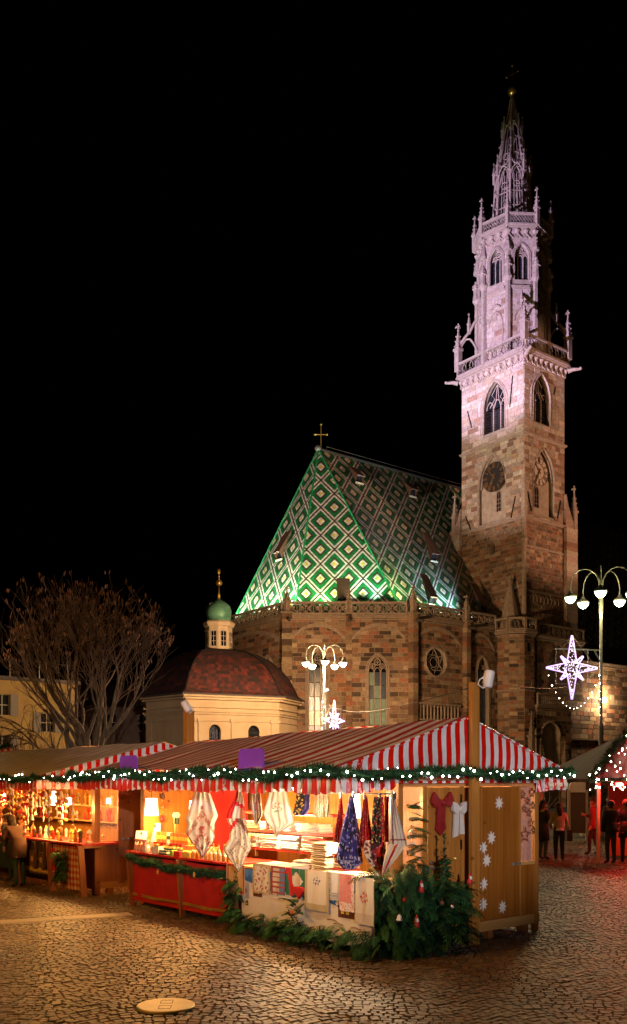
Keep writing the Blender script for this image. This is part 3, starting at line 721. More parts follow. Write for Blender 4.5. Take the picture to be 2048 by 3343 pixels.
MB().prism(lw1, F_tl, -.5, -.44).build('slit_window', m_dglass, tower)
# clocks
def roman(n): return ['XII', 'I', 'II', 'III', 'IIII', 'V', 'VI', 'VII', 'VIII', 'IX', 'X', 'XI'][n]
def clock(fr, uc, zc, r, mats, d, label, ring):
    md, mn, mh = mats
    o = MB().prism(circle2(uc, zc, r, 40), fr, d - .05, d).build('clock_dial', md, tower, label=label)
    if ring:
        q = MB(); q.path(trim_path(fr, circle2(uc, zc, r * .56, 30), d + .01), .03, 4, closed=True); q.path(trim_path(fr, circle2(uc, zc, r * .99, 36), d + .01), .035, 4, closed=True); q.build('dial_ring', mn, o)
    for h in range(12):
        t = pi / 2 - h * pi / 6; q = MB(); s_ = roman(h); w = r * .085; x = -w * (len(s_) - 1) / 2
        def pt(a, b): # a across, b outward
            rr = r * (.78 + .17 * b); return fr(uc + rr * math.cos(t) + a * math.sin(t), zc + rr * math.sin(t) - a * math.cos(t), d + .012)
        for ch in s_:
            if ch == 'I': q.bar(pt(x, -1), pt(x, 1), .055, .02, up=fr.N)
            elif ch == 'V': q.bar(pt(x, -1), pt(x - w * .6, 1), .05, .02, up=fr.N); q.bar(pt(x, -1), pt(x + w * .6, 1), .05, .02, up=fr.N)
            else: q.bar(pt(x - w * .6, -1), pt(x + w * .6, 1), .05, .02, up=fr.N); q.bar(pt(x + w * .6, -1), pt(x - w * .6, 1), .05, .02, up=fr.N)
            x += w
        q.build('numeral', mn, o)
    for ang, ln, wd in ((pi / 2 - 2 * pi * 53 / 60, .86, .06), (pi / 2 - 2 * pi * 6.88 / 12, .6, .1)):
        q = MB(); e = Vector((math.cos(ang), math.sin(ang)))
        q.bar(fr(uc - e.x * r * .22, zc - e.y * r * .22, d + .05), fr(uc + e.x * r * ln, zc + e.y * r * ln, d + .05), wd, .03, up=fr.N)
        k = .75 if ln < .7 else .25
        q.prism(circle2(uc + e.x * r * ln * k, zc + e.y * r * ln * k, .13 if ln < .7 else .08, 10), fr, d + .03, d + .06); q.build('clock_hand', mh, o)
m_dialb = mat('black_dial', (.018, .016, .015), (.035, .03, .026), rough=.5, scale=4); m_dialw = mat('pale_dial', (.60, .50, .37), (.5, .4, .28), rough=.8, scale=3)
m_brass = mat('aged_gilt', (.26, .13, .045), rough=.45, metal=.4); m_umber = mat('umber_paint', (.09, .05, .03), rough=.7)
clock(F_tl, 3.82, 28.55, 1.28, (m_dialb, m_brass, m_brass), .08, 'black clock dial with gilt Roman numerals', False)
clock(F_tr, 2.33, 28.72, 1.2, (m_dialw, m_umber, m_umber), -.3, 'pale painted clock dial with brown Roman numerals', True)
# string courses
for z, pf in ((24.4, ((.1, -.12, .12), (.22, 0, .1))), (31.4, ((.12, -.1, .1), (.24, 0, .1)))):
    for fr, w in ((F_tl, TWL), (F_tr, TWR), (F_tb, TWL)): cornice(fr, 0, w, z, tower, pf)
cornice(F_tl, 0, TWL, 18.5, tower, ((.12, 0, .15),)); cornice(F_tr, 0, TWR, 21.9, tower, ((.12, 0, .15),)); cornice(F_tr, 0, TWR, 18.2, tower, ((.12, 0, .15),))
# friezes of little blind arches
for fr, w, zs in ((F_tl, TWL, (23.2, 17.6)), (F_tr, TWR, (17.4,))):
    q = MB()
    for z in zs:
        n = int((w - .6) / .48)
        for i in range(n): q.path(trim_path(fr, pointed(.5 + i * .48, .4, z, z + .25, .9, 4)[1:], .03), .05, 4)
    q.build('blind_arch_frieze', m_carved, tower)
# dark iron tie bars
for fr, ps in ((F_tl, ((.75, 35.2, 1.25, 33.6), (5.6, 34.0, 5.9, 36.6), (.5, 25.9, 1.3, 24.2), (5.7, 24.5, 6.2, 26.3))), (F_tr, ((3.9, 35.6, 4.1, 36.3), (4.4, 25.0, 4.8, 26.6), (.4, 26.6, .9, 25.0)))):
    for a, b, c_, d_ in ps: MB().bar(fr(a, b, .06), fr(c_, d_, .06), .1, .06, up=fr.N).build('tie_bar', m_iron, tower)
# corner shafts, buttresses and their pinnacles
q = MB(); pinnacle(q, (KX - .15, KY - .15, 24.3), 5.2, .36); q.path([(KX - .1, KY - .1, 8.5), (KX - .1, KY - .1, 24.3)], .2, 6)
for z in (12.2, 16, 19.8, 22.5): q.ball((KX - .12, KY - .12, z), .3, 6, 4)
q.build('corner_shaft', m_carved, tower)
F_bu = Fr((KX + TWR - .1, KY - .35, 0), (1, 0, 0)); q = MB(); pier(q, F_bu, 0, 1.5, -1.4, 0, 0, 24.3, rn); q.prism([(0, 24.3), (1.5, 24.3), (.9, 25.2), (.35, 26.3), (.1, 27.2), (0, 27.2)], F_bu, -1.2, -.1, (.36, .24, .17))
bt = q.build('buttress', m_stone, tower)
q = MB(); pinnacle(q, (KX + TWR + 1.25, KY - .1, 24.0), 4.3, .42); q.build('pinnacle', m_carved, bt)
F_bl = Fr((KX - .35, KY + TWL + 1.5, 0), (0, -1, 0)); q = MB(); pier(q, F_bl, 0, 1.5, -1.2, 0, 10, 24.3, rn); q.prism([(0, 24.3), (1.5, 24.3), (1.5, 26.6), (1.2, 25.6), (.6, 24.9), (0, 24.7)], F_bl, -1.1, -.1, (.36, .24, .17))
bt = q.build('buttress', m_stone, tower)
q = MB(); pinnacle(q, (KX + .25, KY + TWL + 1.1, 24.4), 4.0, .4); q.build('pinnacle', m_carved, bt)
# ---- first gallery
def gallery_frieze(fr, w, z):
    q = MB(); n = max(3, int(w / .62))
    for i in range(n + 1):
        u = w * i / n; q.obox(fr(u - .09, z - .75, -.05), fr.U * .18, fr.N * .16, (0, 0, .5)); q.lathe([(.02, 0), (.2, .3), (.24, .38)], 5, fr(u, z - .5, .12))
        if i < n: q.path(trim_path(fr, [(u + w / n * t, z - .28 - .42 * math.sin(pi * t)) for t in (0, .2, .4, .5, .6, .8, 1)], .12), .06, 4); q.ball(fr(u + w / n / 2, z - .72, .14), .08, 5, 4)
    q.build('hanging_frieze', m_carved, tower)
for fr, w in ((F_tl, TWL), (F_tr, TWR)): gallery_frieze(fr, w, 38.15)
for fr, w in ((F_tl, TWL), (F_tr, TWR), (F_tb, TWL), (F_tf, TWR)):
    cornice(fr, 0, w, 38.3, tower, ((.2, -.25, .15), (.36, -.1, .14), (.46, .04, .14)))
    balustrade(Fr(fr.o + fr.N * .3, fr.U), -.25, w + .25, 38.46, 39.68, 9 if w > 6 else 7, .02, tower, 1)
MB().box(KX - .4, KX + TWR + .4, KY - .4, KY + TWL + .4, 38.3, 38.44).build('gallery_floor', m_carved, tower)
q = MB()
for fr, w in ((F_tl, TWL), (F_tr, TWR)):
    for u in (-.2,) if fr is F_tl else (-.1, w + .1): 
        e = (fr.N + fr.U * (-.8 if fr is F_tl else .6 if u > 1 else -.6)).normalized(); p = fr(u, 37.95, .3); q.path([p, p + e * .5 + Vector((0, 0, .08)), p + e * 1.0 + Vector((0, 0, .02))], [.2, .15, .1], 6); q.ball(p + e * 1.05 + Vector((0, 0, .06)), .15, 6, 4)
q.build('gargoyle', m_carved, tower)
# ---- octagonal stage
TC = Vector((63.56, 53.89, 0)); DV, RV = Vector((S, C, 0)), Vector((C, -S, 0))
def ov(deg, r): return TC - DV * (r * math.cos(R(deg))) + RV * (r * math.sin(R(deg)))
OA = [-64 + 45 * j for j in range(8)]; RO = 3.02
OFR = []
for j in range(8):
    a, b = ov(OA[j], RO), ov(OA[(j + 1) % 8], RO); fr = Fr(a, b - a); w = (b - a).length; OFR.append((fr, w))
    holes = []
    if j in (0, 1, 2, 7): holes = [gothic_window(tower, fr, w / 2, 1.32, 45.15, 47.1, 1.0, 3, 3, .42, head='rings', label='upper belfry window with three lights' if j == 1 else None)]
    mbw = MB(); wall_sheet(mbw, fr, [(0, 38.4), (w, 38.4), (w, 49.4), (0, 49.4)], holes, .42); mbw.build('wall', m_mortar, tower)
    if j in (0, 1, 2, 7):
        r2 = random.Random(60 + j)
        for r_ in courses(0, w, 38.4, 49.4, holes, r2, (.38, .55), (.6, 1.3)): TB.append((5, fr, r_, jit(r2.choice(STONE), .08, r2), r2.uniform(.01, .025)))
        q = MB(); q.obox(fr(.25, 44.45, -.02), fr.U * (w - .5), fr.N * .22, (0, 0, .14)); q.obox(fr(.25, 44.3, -.02), fr.U * (w - .5), fr.N * .12, (0, 0, .15))
        for i in range(3): u = w / 2 - .44 + .44 * i; q.path(trim_path(fr, pointed(u, .36, 44.75, 44.9, .9, 4)[1:], -.1), .04, 4)
        q.path(trim_path(fr, pointed(w / 2, 1.3, 39.0, 41.6, 1.0, 6)[1:] , .04), .07, 5)
        for t in range(7): q.ball(fr(w / 2 + (t - 3) * .14, 43.0 + .25 * math.cos((t - 3) * .5), .1), .11, 5, 4)
        q.build('carved_tracery', m_carved, tower)
    gallery_frieze(fr, w, 49.4); cornice(fr, 0, w, 49.5, tower, ((.14, -.1, .1), (.3, .02, .14)))
    balustrade(Fr(ov(OA[j], RO + .34), b - a), 0, w * (RO + .34) / RO, 49.66, 50.68, 5, 0, tower, 2)
fl = MB(); fl.poly([ov(a, RO + .3) + Vector((0, 0, 49.64)) for a in OA]); fl.build('gallery_floor', m_carved, tower)
def statue(p, h):
    q = MB(); q.lathe([(h * .16, 0), (h * .17, h * .1), (h * .13, h * .35), (h * .15, h * .55), (h * .17, h * .68), (h * .15, h * .78), (h * .06, h * .82)], 8, p)
    q.ball(Vector(p) + Vector((0, 0, h * .91)), h * .085, 8, 6, sz=1.2); p = Vector(p)
    for sx in (-1, 1): q.path([p + RV * sx * h * .15 + Vector((0, 0, h * .74)), p + RV * sx * h * .18 - DV * h * .05 + Vector((0, 0, h * .55)), p - DV * h * .17 + Vector((0, 0, h * .58))], h * .045, 5)
    return q.build('statue', m_carved, tower)
for j in (0, 1, 2, 3, 7):
    a = ov(OA[j], RO + .08); q = MB(); q.path([a + Vector((0, 0, 38.5)), a + Vector((0, 0, 45.0))], .24, 6); q.lathe([(.24, 0), (.4, .28), (.42, .4)], 8, a + Vector((0, 0, 44.9)))
    q.lathe([(.34, 0), (.36, .2), (.12, 1.3), (.03, 1.5)], 6, a + Vector((0, 0, 47.6))); q.path([a - (a - TC).normalized() * .12 + Vector((0, 0, 45)), a - (a - TC).normalized() * .12 + Vector((0, 0, 49.5))], .17, 6)
    for t in range(4): q.ball(a + (a - TC).normalized() * .2 + Vector((0, 0, 47.7 + .3 * t)), .1, 5, 4)
    q.build('corner_shaft', m_carved, tower)
    statue(a + (a - TC).normalized() * .1 + Vector((0, 0, 45.3)), 1.75)
    q = MB(); pinnacle(q, ov(OA[j], RO + .3) + Vector((0, 0, 49.7)), 3.3, .34); q.build('pinnacle', m_carved, tower)
# gallery pinnacles with little flying buttresses to the octagon
for p, k in (((KX - .25, KY + TWL + .2), -75), ((KX + TWR + .25, KY - .2), 70), ((KX - .25, KY - .25), 2), ((KX + TWR + .2, KY + TWL + .2), 180)):
    p = Vector((p[0], p[1], 0)); e = (TC - p).normalized(); dist = (TC - p).length - RO
    q = MB(); big = k not in (2,)
    h = 4.4 if big else 3.6
    pinnacle(q, p + Vector((0, 0, 39.0)), h, .5)
    pts = [p + e * (dist * t) + Vector((0, 0, 41.2 + 1.6 * math.sin(pi * .5 * t) + (0 if t < .6 else (t - .6) * 2.2))) for t in (0, .2, .4, .6, .8, 1.0)]
    q.path(pts, .13, 5)
    q.path([p + e * (dist * t) + Vector((0, 0, 40.6 + 1.3 * math.sin(pi * t))) for t in (0, .2, .4, .6, .8, 1)], .09, 5)
    pinnacle(q, p + e * dist * .55 + Vector((0, 0, 42.3)), 1.9, .22)
    q.build('flying_buttress', m_carved, tower)
# ---- openwork spire
q = MB(); SP = [(1.78, 50.0), (1.62, 52.6), (1.46, 55.6), (1.05, 58.0), (.76, 59.9), (.36, 61.3), (.13, 62.75)]
def spr(z):
    for (r0, z0), (r1, z1) in zip(SP, SP[1:]):
        if z0 <= z <= z1: return r0 + (r1 - r0) * (z - z0) / (z1 - z0)
def sp(deg, z, k=1.0): return ov(deg, spr(z) * k) + Vector((0, 0, z))
for a in OA:
    q.path([sp(a, z) for z in (50.0, 52.6, 55.6, 58, 59.9, 61.3, 62.7)], [.17, .15, .13, .11, .1, .09, .08], 5)
    for z in (51.2, 52.4, 53.6, 57, 57.8, 58.6): 
        p = sp(a, z, 1.12); q.ball(p, .11, 5, 4); q.bar(sp(a, z), p, .06)
q.build('spire_rib', m_carved, tower)
q = MB()
for j, a in enumerate(OA):
    m_ = a + 22.5
    for z in (52.4, 53.7): q.path([sp(a, z, .95), sp(a + 45, z, .95)], .05, 4)
    for k in (-10, 0, 10): q.path([sp(m_ + k, 50.1, .9), sp(m_ + k, 55.2, .9)], .05, 4)
    q.path([sp(a, 54.0, .97), sp(m_ - 12, 55.4, .93), sp(m_, 55.9, .92), sp(m_ + 12, 55.4, .93), sp(a + 45, 54.0, .97)], .06, 4)
    for z, r_ in ((51.6, .3), (54.3, .28), (57.0, .26)):
        c0 = sp(m_, z, .92); x = (sp(a + 45, z) - sp(a, z)).normalized(); q.path([c0 + x * r_ * math.cos(t) + Vector((0, 0, r_ * math.sin(t))) for t in [2 * pi * i / 8 for i in range(8)]], .04, 4, closed=True)
    for k in (-7, 7): q.path([sp(m_ + k, 56.0, .92), sp(m_ + k, 58.6, .92)], .04, 4)
q.build('spire_tracery', m_carved, tower)
for zc, rc, hh, pw in ((55.6, 1.52, 1.3, .2), (59.6, .85, 1.0, .15)):
    q = MB()
    for a in OA:
        p0, p1 = ov(a, rc) + Vector((0, 0, zc)), ov(a + 45, rc) + Vector((0, 0, zc)); mid = ov(a + 22.5, rc * 1.06)
        q.path([p0 + Vector((0, 0, -hh * .5)), ov(a + 8, rc * 1.03) + Vector((0, 0, zc)), mid + Vector((0, 0, zc + hh * .3)), ov(a + 37, rc * 1.03) + Vector((0, 0, zc)), p1 + Vector((0, 0, -hh * .5))], .06, 4)
        q.path([ov(a, rc * 1.05) + Vector((0, 0, zc + hh * .8)), ov(a + 11, rc * 1.02) + Vector((0, 0, zc + hh * .35)), mid + Vector((0, 0, zc + hh * .2)), ov(a + 34, rc * 1.02) + Vector((0, 0, zc + hh * .35)), ov(a + 45, rc * 1.05) + Vector((0, 0, zc + hh * .8))], .05, 4)
        pinnacle(q, ov(a, rc * 1.05) + Vector((0, 0, zc - .2)), hh * 1.5, pw)
    q.build('spire_crown', m_carved, tower)
q = MB(); q.lathe([(.3, 60.6), (.16, 62.4), (.12, 62.85), (.14, 62.95)], 8, (TC.x, TC.y, 0)); q.build('spire_tip', m_carved, tower)
MB().ball((TC.x, TC.y, 63.35), .41, 18, 12).build('gilded_ball', m_gold, tower, smooth=True)
q = MB(); q.path([(TC.x, TC.y, 63.7), (TC.x, TC.y, 65.6)], .025, 5); c0 = Vector((TC.x, TC.y, 64.85)); e = Vector((C, -S, 0)) * .5
ca, cb = c0 - e + Vector((0, 0, -.28)), c0 + e + Vector((0, 0, .28)); q.path([ca, cb], .03, 5)
for p in (ca, cb, (TC.x, TC.y, 65.6)): q.ball(p, .09, 8, 6)
q.build('tower_cross', m_gold, tower)
lay_blocks(TB, tower)
STONE[:] = STONE_KEEP
# floodlights on masts beside the square light the tower: cold violet from the left, amber from the right
def flood_mast(p, h, tgt, power, c, label, spot, size=.25):
    o = thing('floodlight_mast', label, 'floodlight', (p[0], p[1], 0), absolute=True); top = Vector((p[0], p[1], h)); dv = (Vector(tgt) - top).normalized(); x = Vector((0, 0, 1)).cross(dv).normalized(); y = dv.cross(x)
    MB().path([(p[0], p[1], 0), (p[0], p[1], h)], [.14, .08], 8).build('mast', m_case, o)
    MB().obox(top - x * .35 - y * .25 - dv * .1, x * .7, y * .5, dv * .25).build('case', m_case, o)
    MB().obox(top - x * .3 - y * .2 + dv * .152, x * .6, y * .4, dv * .01).build('lens', emis('lens_' + label.split()[1], c, 20), o)
    l = lamp('beam', 'SPOT', top + dv * .25, power, c, None, tgt, size, spot, .5); l.parent = o; l.matrix_parent_inverse = o.matrix_basis.inverted()
flood_mast((14, 46.5), 16, (63.0, 54, 44.5), 330000, (.66, .53, 1.0), 'mast with violet floodlight aimed at the top of the bell tower', 24)
flood_mast((12.5, 44), 12, (62.0, 53, 31), 85000, (1.0, .76, .70), 'mast with rosy floodlight aimed at the middle of the bell tower', 17)
flood_mast((11, 41.5), 12, (48.5, 60.5, 25), 60000, (1.0, .80, .70), 'mast with pale floodlight aimed at the tiled roof of the choir', 19)
flood_mast((86, 12), 10, (64, 50, 29), 70000, (1.0, .52, .32), 'mast with amber floodlight aimed at the clock side of the bell tower', 26)
# ================================================================== domed chapel beside the choir
def LD(L, D, z=0): return Vector((D * S + L * C, D * C - L * S, z))
chapel = thing('domed_chapel', 'small ochre chapel with red tiled dome and green onion-topped lantern', 'chapel', LD(-7.05, 68.5), absolute=True)
m_ochre = mat('ochre_render', (.31, .22, .12), (.40, .30, .18), rough=.85, scale=.9, detail=7, stretch=(1, 1, .4), bump=.15)
m_ochre2 = mat('pale_lantern_render', (.58, .46, .32), (.48, .37, .25), rough=.85, scale=2)
m_dome = mat('dark_red_tile', (.10, .022, .014), rough=.85, attr=True, vary=.4, scale=6)
m_copper = mat('green_copper', (.10, .30, .20), (.16, .40, .28), rough=.45, metal=.2, scale=3)
CP = [(-11.8, 64.8), (-8.62, 62.0), (-2.42, 64.8), (-1.2, 68.0), (-3.0, 73.2), (-9.2, 74.4), (-12.6, 70.0)]
CW = [LD(*p) for p in CP]; cc = LD(-7.05, 68.5); ZE = 8.1
arch = lambda u: [(u - .42, 2), (u + .42, 2), (u + .42, 5.7)] + [(u + .42 * math.cos(pi * t / 8), 5.7 + .42 * math.sin(pi * t / 8)) for t in range(1, 8)] + [(u - .42, 5.7)]
for j in range(7):
    fr = Fr(CW[j], CW[(j + 1) % 7] - CW[j]); w = (CW[(j + 1) % 7] - CW[j]).length
    holes = [arch(2.07), arch(4.9)] if j == 1 else []
    mb = MB(); wall_sheet(mb, fr, [(0, 0), (w, 0), (w, ZE), (0, ZE)], holes, .35); wl_ = mb.build('wall', m_ochre, chapel)
    for h in holes:
        wn_ = MB().prism(h, fr, -.4, -.35).build('window', m_dglass, chapel); q = MB(); u = (h[0][0] + h[1][0]) / 2
        for k in range(1, 3): q.bar(fr(u - .42 + k * .28, 2, -.34), fr(u - .42 + k * .28, 6.0, -.34), .03)
        for k in range(10): q.bar(fr(u - .42, 2.2 + k * .38, -.34), fr(u + .42, 2.2 + k * .38, -.34), .025)
        q.build('window_bars', m_iron, wn_)
    cornice(fr, -.1, w + .1, ZE - .1, chapel, ((.15, -.75, .12), (.25, -.2, .15), (.42, -.03, .12))).data.materials[0] = m_ochre
    cornice(fr, -.05, w + .05, 6.8, chapel, ((.1, 0, .14), (.2, .14, .1), (.08, -.45, .08))).data.materials[0] = m_ochre
    if j in (0, 1):
        for u in ((.35, w - .35) if j == 0 else (.3, 1.15, 3.5, w - .35)):
            q = MB(); q.obox(fr(u - .28, 0, -.02), fr.U * .56, fr.N * .1, (0, 0, 6.5)); q.obox(fr(u - .36, 6.3, -.02), fr.U * .72, fr.N * .16, (0, 0, .2)); q.build('pilaster', m_ochre, chapel)
# bell shaped tiled dome
prof = [(1.07, 0), (1.0, .25), (.955, .8), (.89, 1.5), (.79, 2.2), (.66, 2.85), (.5, 3.35), (.34, 3.62), (.24, 3.7)]
mb = MB(); r5 = random.Random(8); ring = [p - cc for p in CW]
def dpt(j, t, s_, z, o=0): 
    p = ring[j] * (1 - t) + ring[(j + 1) % 7] * t; return Vector((cc.x + p.x * s_, cc.y + p.y * s_, ZE + .08 + z + o))
fine = []
for (s0, z0), (s1, z1) in zip(prof, prof[1:]):
    n = 3
    for i in range(n): fine.append((s0 + (s1 - s0) * i / n, z0 + (z1 - z0) * i / n, s0 + (s1 - s0) * (i + 1) / n, z0 + (z1 - z0) * (i + 1) / n))
for (s0, z0, s1, z1) in fine:
    for j in range(7):
        w = (ring[(j + 1) % 7] - ring[j]).length * s0; n = max(2, int(w / .26))
        for i in range(n):
            c_ = jit(r5.choice([(.055, .009, .006), (.035, .007, .005), (.085, .012, .007), (.018, .006, .005)]), .25, r5)
            mb.poly([dpt(j, i / n, s0 + .004, z0, -.02), dpt(j, (i + 1) / n, s0 + .004, z0, -.02), dpt(j, (i + 1) / n, s1, z1, .01), dpt(j, i / n, s1, z1, .01)], c_)
dome = mb.build('dome_roof', m_dome, chapel)
for j in range(7):
    q = MB(); q.path([dpt(j, 0, s_ * 1.005, z) for s_, z in prof], .07, 5); q.build('hip_ridge', m_dome, dome)
q = MB()
for j in range(7): q.path([dpt(j, 0, 1.09, -.03), dpt(j, 1, 1.09, -.03)], .07, 5)
q.build('gutter', m_lead, chapel)
# lantern
lz = 11.75
lan = MB().lathe([(1.25, lz - .2), (1.0, lz + .1), (.98, lz + 1.9), (1.1, lz + 1.95), (1.2, lz + 2.2), (1.12, lz + 2.32)], 8, (cc.x, cc.y, 0), R(12)).build('lantern', m_ochre2, chapel)
for j in range(8):
    e = R(12) + (j + .5) * pi / 4; n = Vector((math.cos(e), math.sin(e), 0)); x = Vector((-n.y, n.x, 0)); p = Vector((cc.x, cc.y, 0)) + n * .915
    wn_ = MB().obox(p - x * .2 + Vector((0, 0, lz + .45)), x * .4, n * .02, (0, 0, 1.1)).build('window', m_dglass, lan)
    q = MB(); 
    for dx in (-.21, 0, .21): q.bar(p + n * .02 + x * dx + Vector((0, 0, lz + .43)), p + n * .02 + x * dx + Vector((0, 0, lz + 1.57)), .04)
    for k in range(4): q.bar(p + n * .02 - x * .21 + Vector((0, 0, lz + .44 + k * .37)), p + n * .02 + x * .21 + Vector((0, 0, lz + .44 + k * .37)), .035)
    q.build('window_frame', m_drim, wn_)
on = MB().lathe([(.98, 14.05), (.92, 14.2), (.86, 14.3), (.94, 14.5), (.97, 14.85), (.87, 15.2), (.55, 15.5), (.28, 15.68), (.12, 15.8)], 12, (cc.x, cc.y, 0), R(12)).build('onion_dome', m_copper, chapel, smooth=True)
q = MB().lathe([(.13, 15.78), (.06, 16.3), (.03, 16.75)], 10, (cc.x, cc.y, 0)); q.ball((cc.x, cc.y, 17.0), .24, 14, 10); q.path([(cc.x, cc.y, 17.2), (cc.x, cc.y, 17.6)], .03, 6); q.ball((cc.x, cc.y, 17.45), .06, 8, 6); q.ball((cc.x, cc.y, 17.85), .11, 8, 6, sz=2.0); q.build('gilded_finial', m_gold, chapel, smooth=True)


# ================================================================== houses on the left
yb = thing('yellow_house', 'plain yellow rendered house with shuttered windows behind bare branches', 'house', (18, 60, 0), absolute=True)
m_yel = mat('yellow_render', (.36, .25, .09), (.27, .18, .065), rough=.9, scale=1.3)
F_y = Fr((8, 56.7, 0), (1, .03, 0)); m_shut = mat('grey_shutter', (.22, .20, .17), (.15, .13, .11), rough=.7, scale=9, stretch=(1, 1, 6))
wins = [(11.45, 6.35, 7.65), (11.45, 3.85, 5.1), (14.35, 5.4, 6.6), (14.3, 3.0, 4.2), (8.8, 6.35, 7.65), (8.8, 3.85, 5.1)]
hol = [[(u - .45, a), (u + .45, a), (u + .45, b), (u - .45, b)] for u, a, b in wins]
mb = MB(); wall_sheet(mb, F_y, [(0, 0), (16.2, 0), (16.2, 8.55), (0, 8.55)], hol, .2); 
e1 = F_y(16.2, 0, 0); mb.poly([e1, e1 + Vector((0, 9, 0)), e1 + Vector((0, 9, 8.55)), e1 + Vector((0, 0, 8.55))]); mb.build('wall', m_yel, yb)
mb = MB(); a0 = F_y(-.3, 8.55, .3); mb.obox(a0, F_y.U * 16.8, (0, 9.4, 0), (0, 0, .22)); mb.build('flat_roof', m_lead, yb)
for u, a, b in wins:
    wn_ = MB().obox(F_y(u - .45, a, -.2), F_y.U * .9, F_y.N * .02, (0, 0, b - a)).build('window', m_dglass, yb)
    q = MB()
    for dx in (-.45, 0, .45): q.bar(F_y(u + dx, a, -.17), F_y(u + dx, b, -.17), .06)
    for dz in (a, (a + b) / 2, b): q.bar(F_y(u - .45, dz, -.17), F_y(u + .45, dz, -.17), .06)
    q.build('window_frame', m_drim, wn_)
    for sx in (-1, 1): MB().obox(F_y(u + sx * .47 - (0 if sx > 0 else .48), a - .03, .02), F_y.U * .48, F_y.N * .05, (0, 0, b - a + .06)).build('shutter', m_shut, yb)
for i in range(9):
    MB().bar(F_y(.5 + i * 1.9, 8.76, 0), F_y(.5 + i * 1.9, 9.85, 0), .05).build('railing_post', m_drim, yb)
q = MB(); q.bar(F_y(.3, 9.8, 0), F_y(16, 9.8, 0), .03); q.build('railing_wire', m_iron, yb)
dh = thing('brown_house', 'low dark brown house in shadow between yellow house and chapel', 'house', (33, 71, 0), absolute=True)
m_brn = mat('brown_render', (.20, .12, .07), (.14, .085, .05), rough=.9, scale=2)
A_, B_ = LD(-20.5, 73), LD(-12.5, 76); F_d = Fr(A_, B_ - A_); wd = (B_ - A_).length
hol = [[(u - .35, 6.4), (u + .35, 6.4), (u + .35, 7.6), (u - .35, 7.6)] for u in (1.6, 4.4, 7.0)]
mb = MB(); wall_sheet(mb, F_d, [(0, 0), (wd, 0), (wd, 8.3), (0, 8.3)], hol, .2); mb.build('wall', m_brn, dh)
mb = MB(); a, b = F_d(-.4, 8.25, .5), F_d(wd + .4, 8.25, .5); mb.poly([a, b, b - F_d.N * 4.5 + Vector((0, 0, 2.2)), a - F_d.N * 4.5 + Vector((0, 0, 2.2))]); mb.build('roof', m_dshed, dh)
for h in hol:
    wn_ = MB().obox(F_d(h[0][0], 6.4, -.2), F_d.U * .7, F_d.N * .02, (0, 0, 1.2)).build('window', m_dglass, dh)
    q = MB(); q.bar(F_d(h[0][0] + .35, 6.4, -.17), F_d(h[0][0] + .35, 7.6, -.17), .05); q.bar(F_d(h[0][0], 7.0, -.17), F_d(h[0][0] + .7, 7.0, -.17), .05); q.build('window_frame', m_drim, wn_)
# ================================================================== bare trees
m_bark = mat('grey_bark', (.085, .06, .035), (.14, .10, .06), rough=.9, scale=8, stretch=(1, 1, .3), bump=.4)
m_twig = mat('brown_twig', (.13, .075, .04), (.09, .05, .03), rough=.9, scale=2)
m_key = mat('dry_leaf', (.30, .13, .05), (.22, .09, .04), rough=.8, scale=3)
def tree(name, label, base, mains, crown_c, crown_r, seed, keys=True, droop=0.0, depth=6, twig=.017):
    t = thing(name, label, 'tree', base); rt = random.Random(seed); big, tw, kk = MB(), MB(), MB()
    cc_, cr_ = Vector(crown_c), Vector(crown_r)
    def inside(p): q = p - cc_; return (q.x / cr_.x) ** 2 + (q.y / cr_.y) ** 2 + (q.z / cr_.z) ** 2
    def grow(p, d, ln, r, lv):
        pts = [p]; rad = [r]; q = p.copy(); dd = d.copy(); n = 4 if lv < 3 else 3
        for i in range(n):
            dd = (dd + Vector((rt.gauss(0, .09), rt.gauss(0, .09), rt.gauss(0, .05) + (.05 if not droop else -droop * (.3 + .25 * lv)))) * (1 + .25 * lv)).normalized()
            q = q + dd * (ln / n); pts.append(q.copy()); rad.append(r * (1 - .42 * (i + 1) / n))
        (big if lv < 3 else tw).path(pts, rad, 6 if lv < 2 else 4 if lv < 4 else 3, cap=False)
        ins = inside(q)
        if lv >= depth or r < .004 or ins > 1.15:
            if keys and q.z > cc_.z + cr_.z * .1 and rt.random() < .3 and ins > .6:
                for _ in range(3):
                    e = q + Vector((rt.gauss(0, .08), rt.gauss(0, .08), rt.gauss(0, .05))); w = Vector((rt.gauss(0, 1), rt.gauss(0, 1), 0)).normalized() * .022; kk.poly([e - w, e + w, e + w * .6 + Vector((0, 0, -.16)), e - w * .6 + Vector((0, 0, -.16))])
            return
        k = rt.choice((3, 3, 4)) if lv < 4 else rt.choice((2, 3, 3))
        for c_ in range(k):
            i = rt.randint(2, n) if c_ else n
            ax = Vector((rt.gauss(0, 1), rt.gauss(0, 1), rt.gauss(0, .6))).normalized(); sp_ = rt.uniform(.25, .65) if c_ else rt.uniform(.05, .3)
            nd = (dd + ax * sp_).normalized(); nl = ln * rt.uniform(.62, .85)
            grow(pts[i], nd, nl, max(rad[i] * rt.uniform(.55, .8), twig * .6 if lv > 3 else 0), lv + 1)
    for p, d, ln, r in mains: grow(Vector(p), Vector(d).normalized(), ln, r, 1)
    big.build('trunk', m_bark, t, smooth=True); o = tw.build('crown', m_twig, t)
    if kk.f: kk.build('dry_leaves', m_key, o, kind='stuff')
    return t
bx = LD(-11.1, 45)
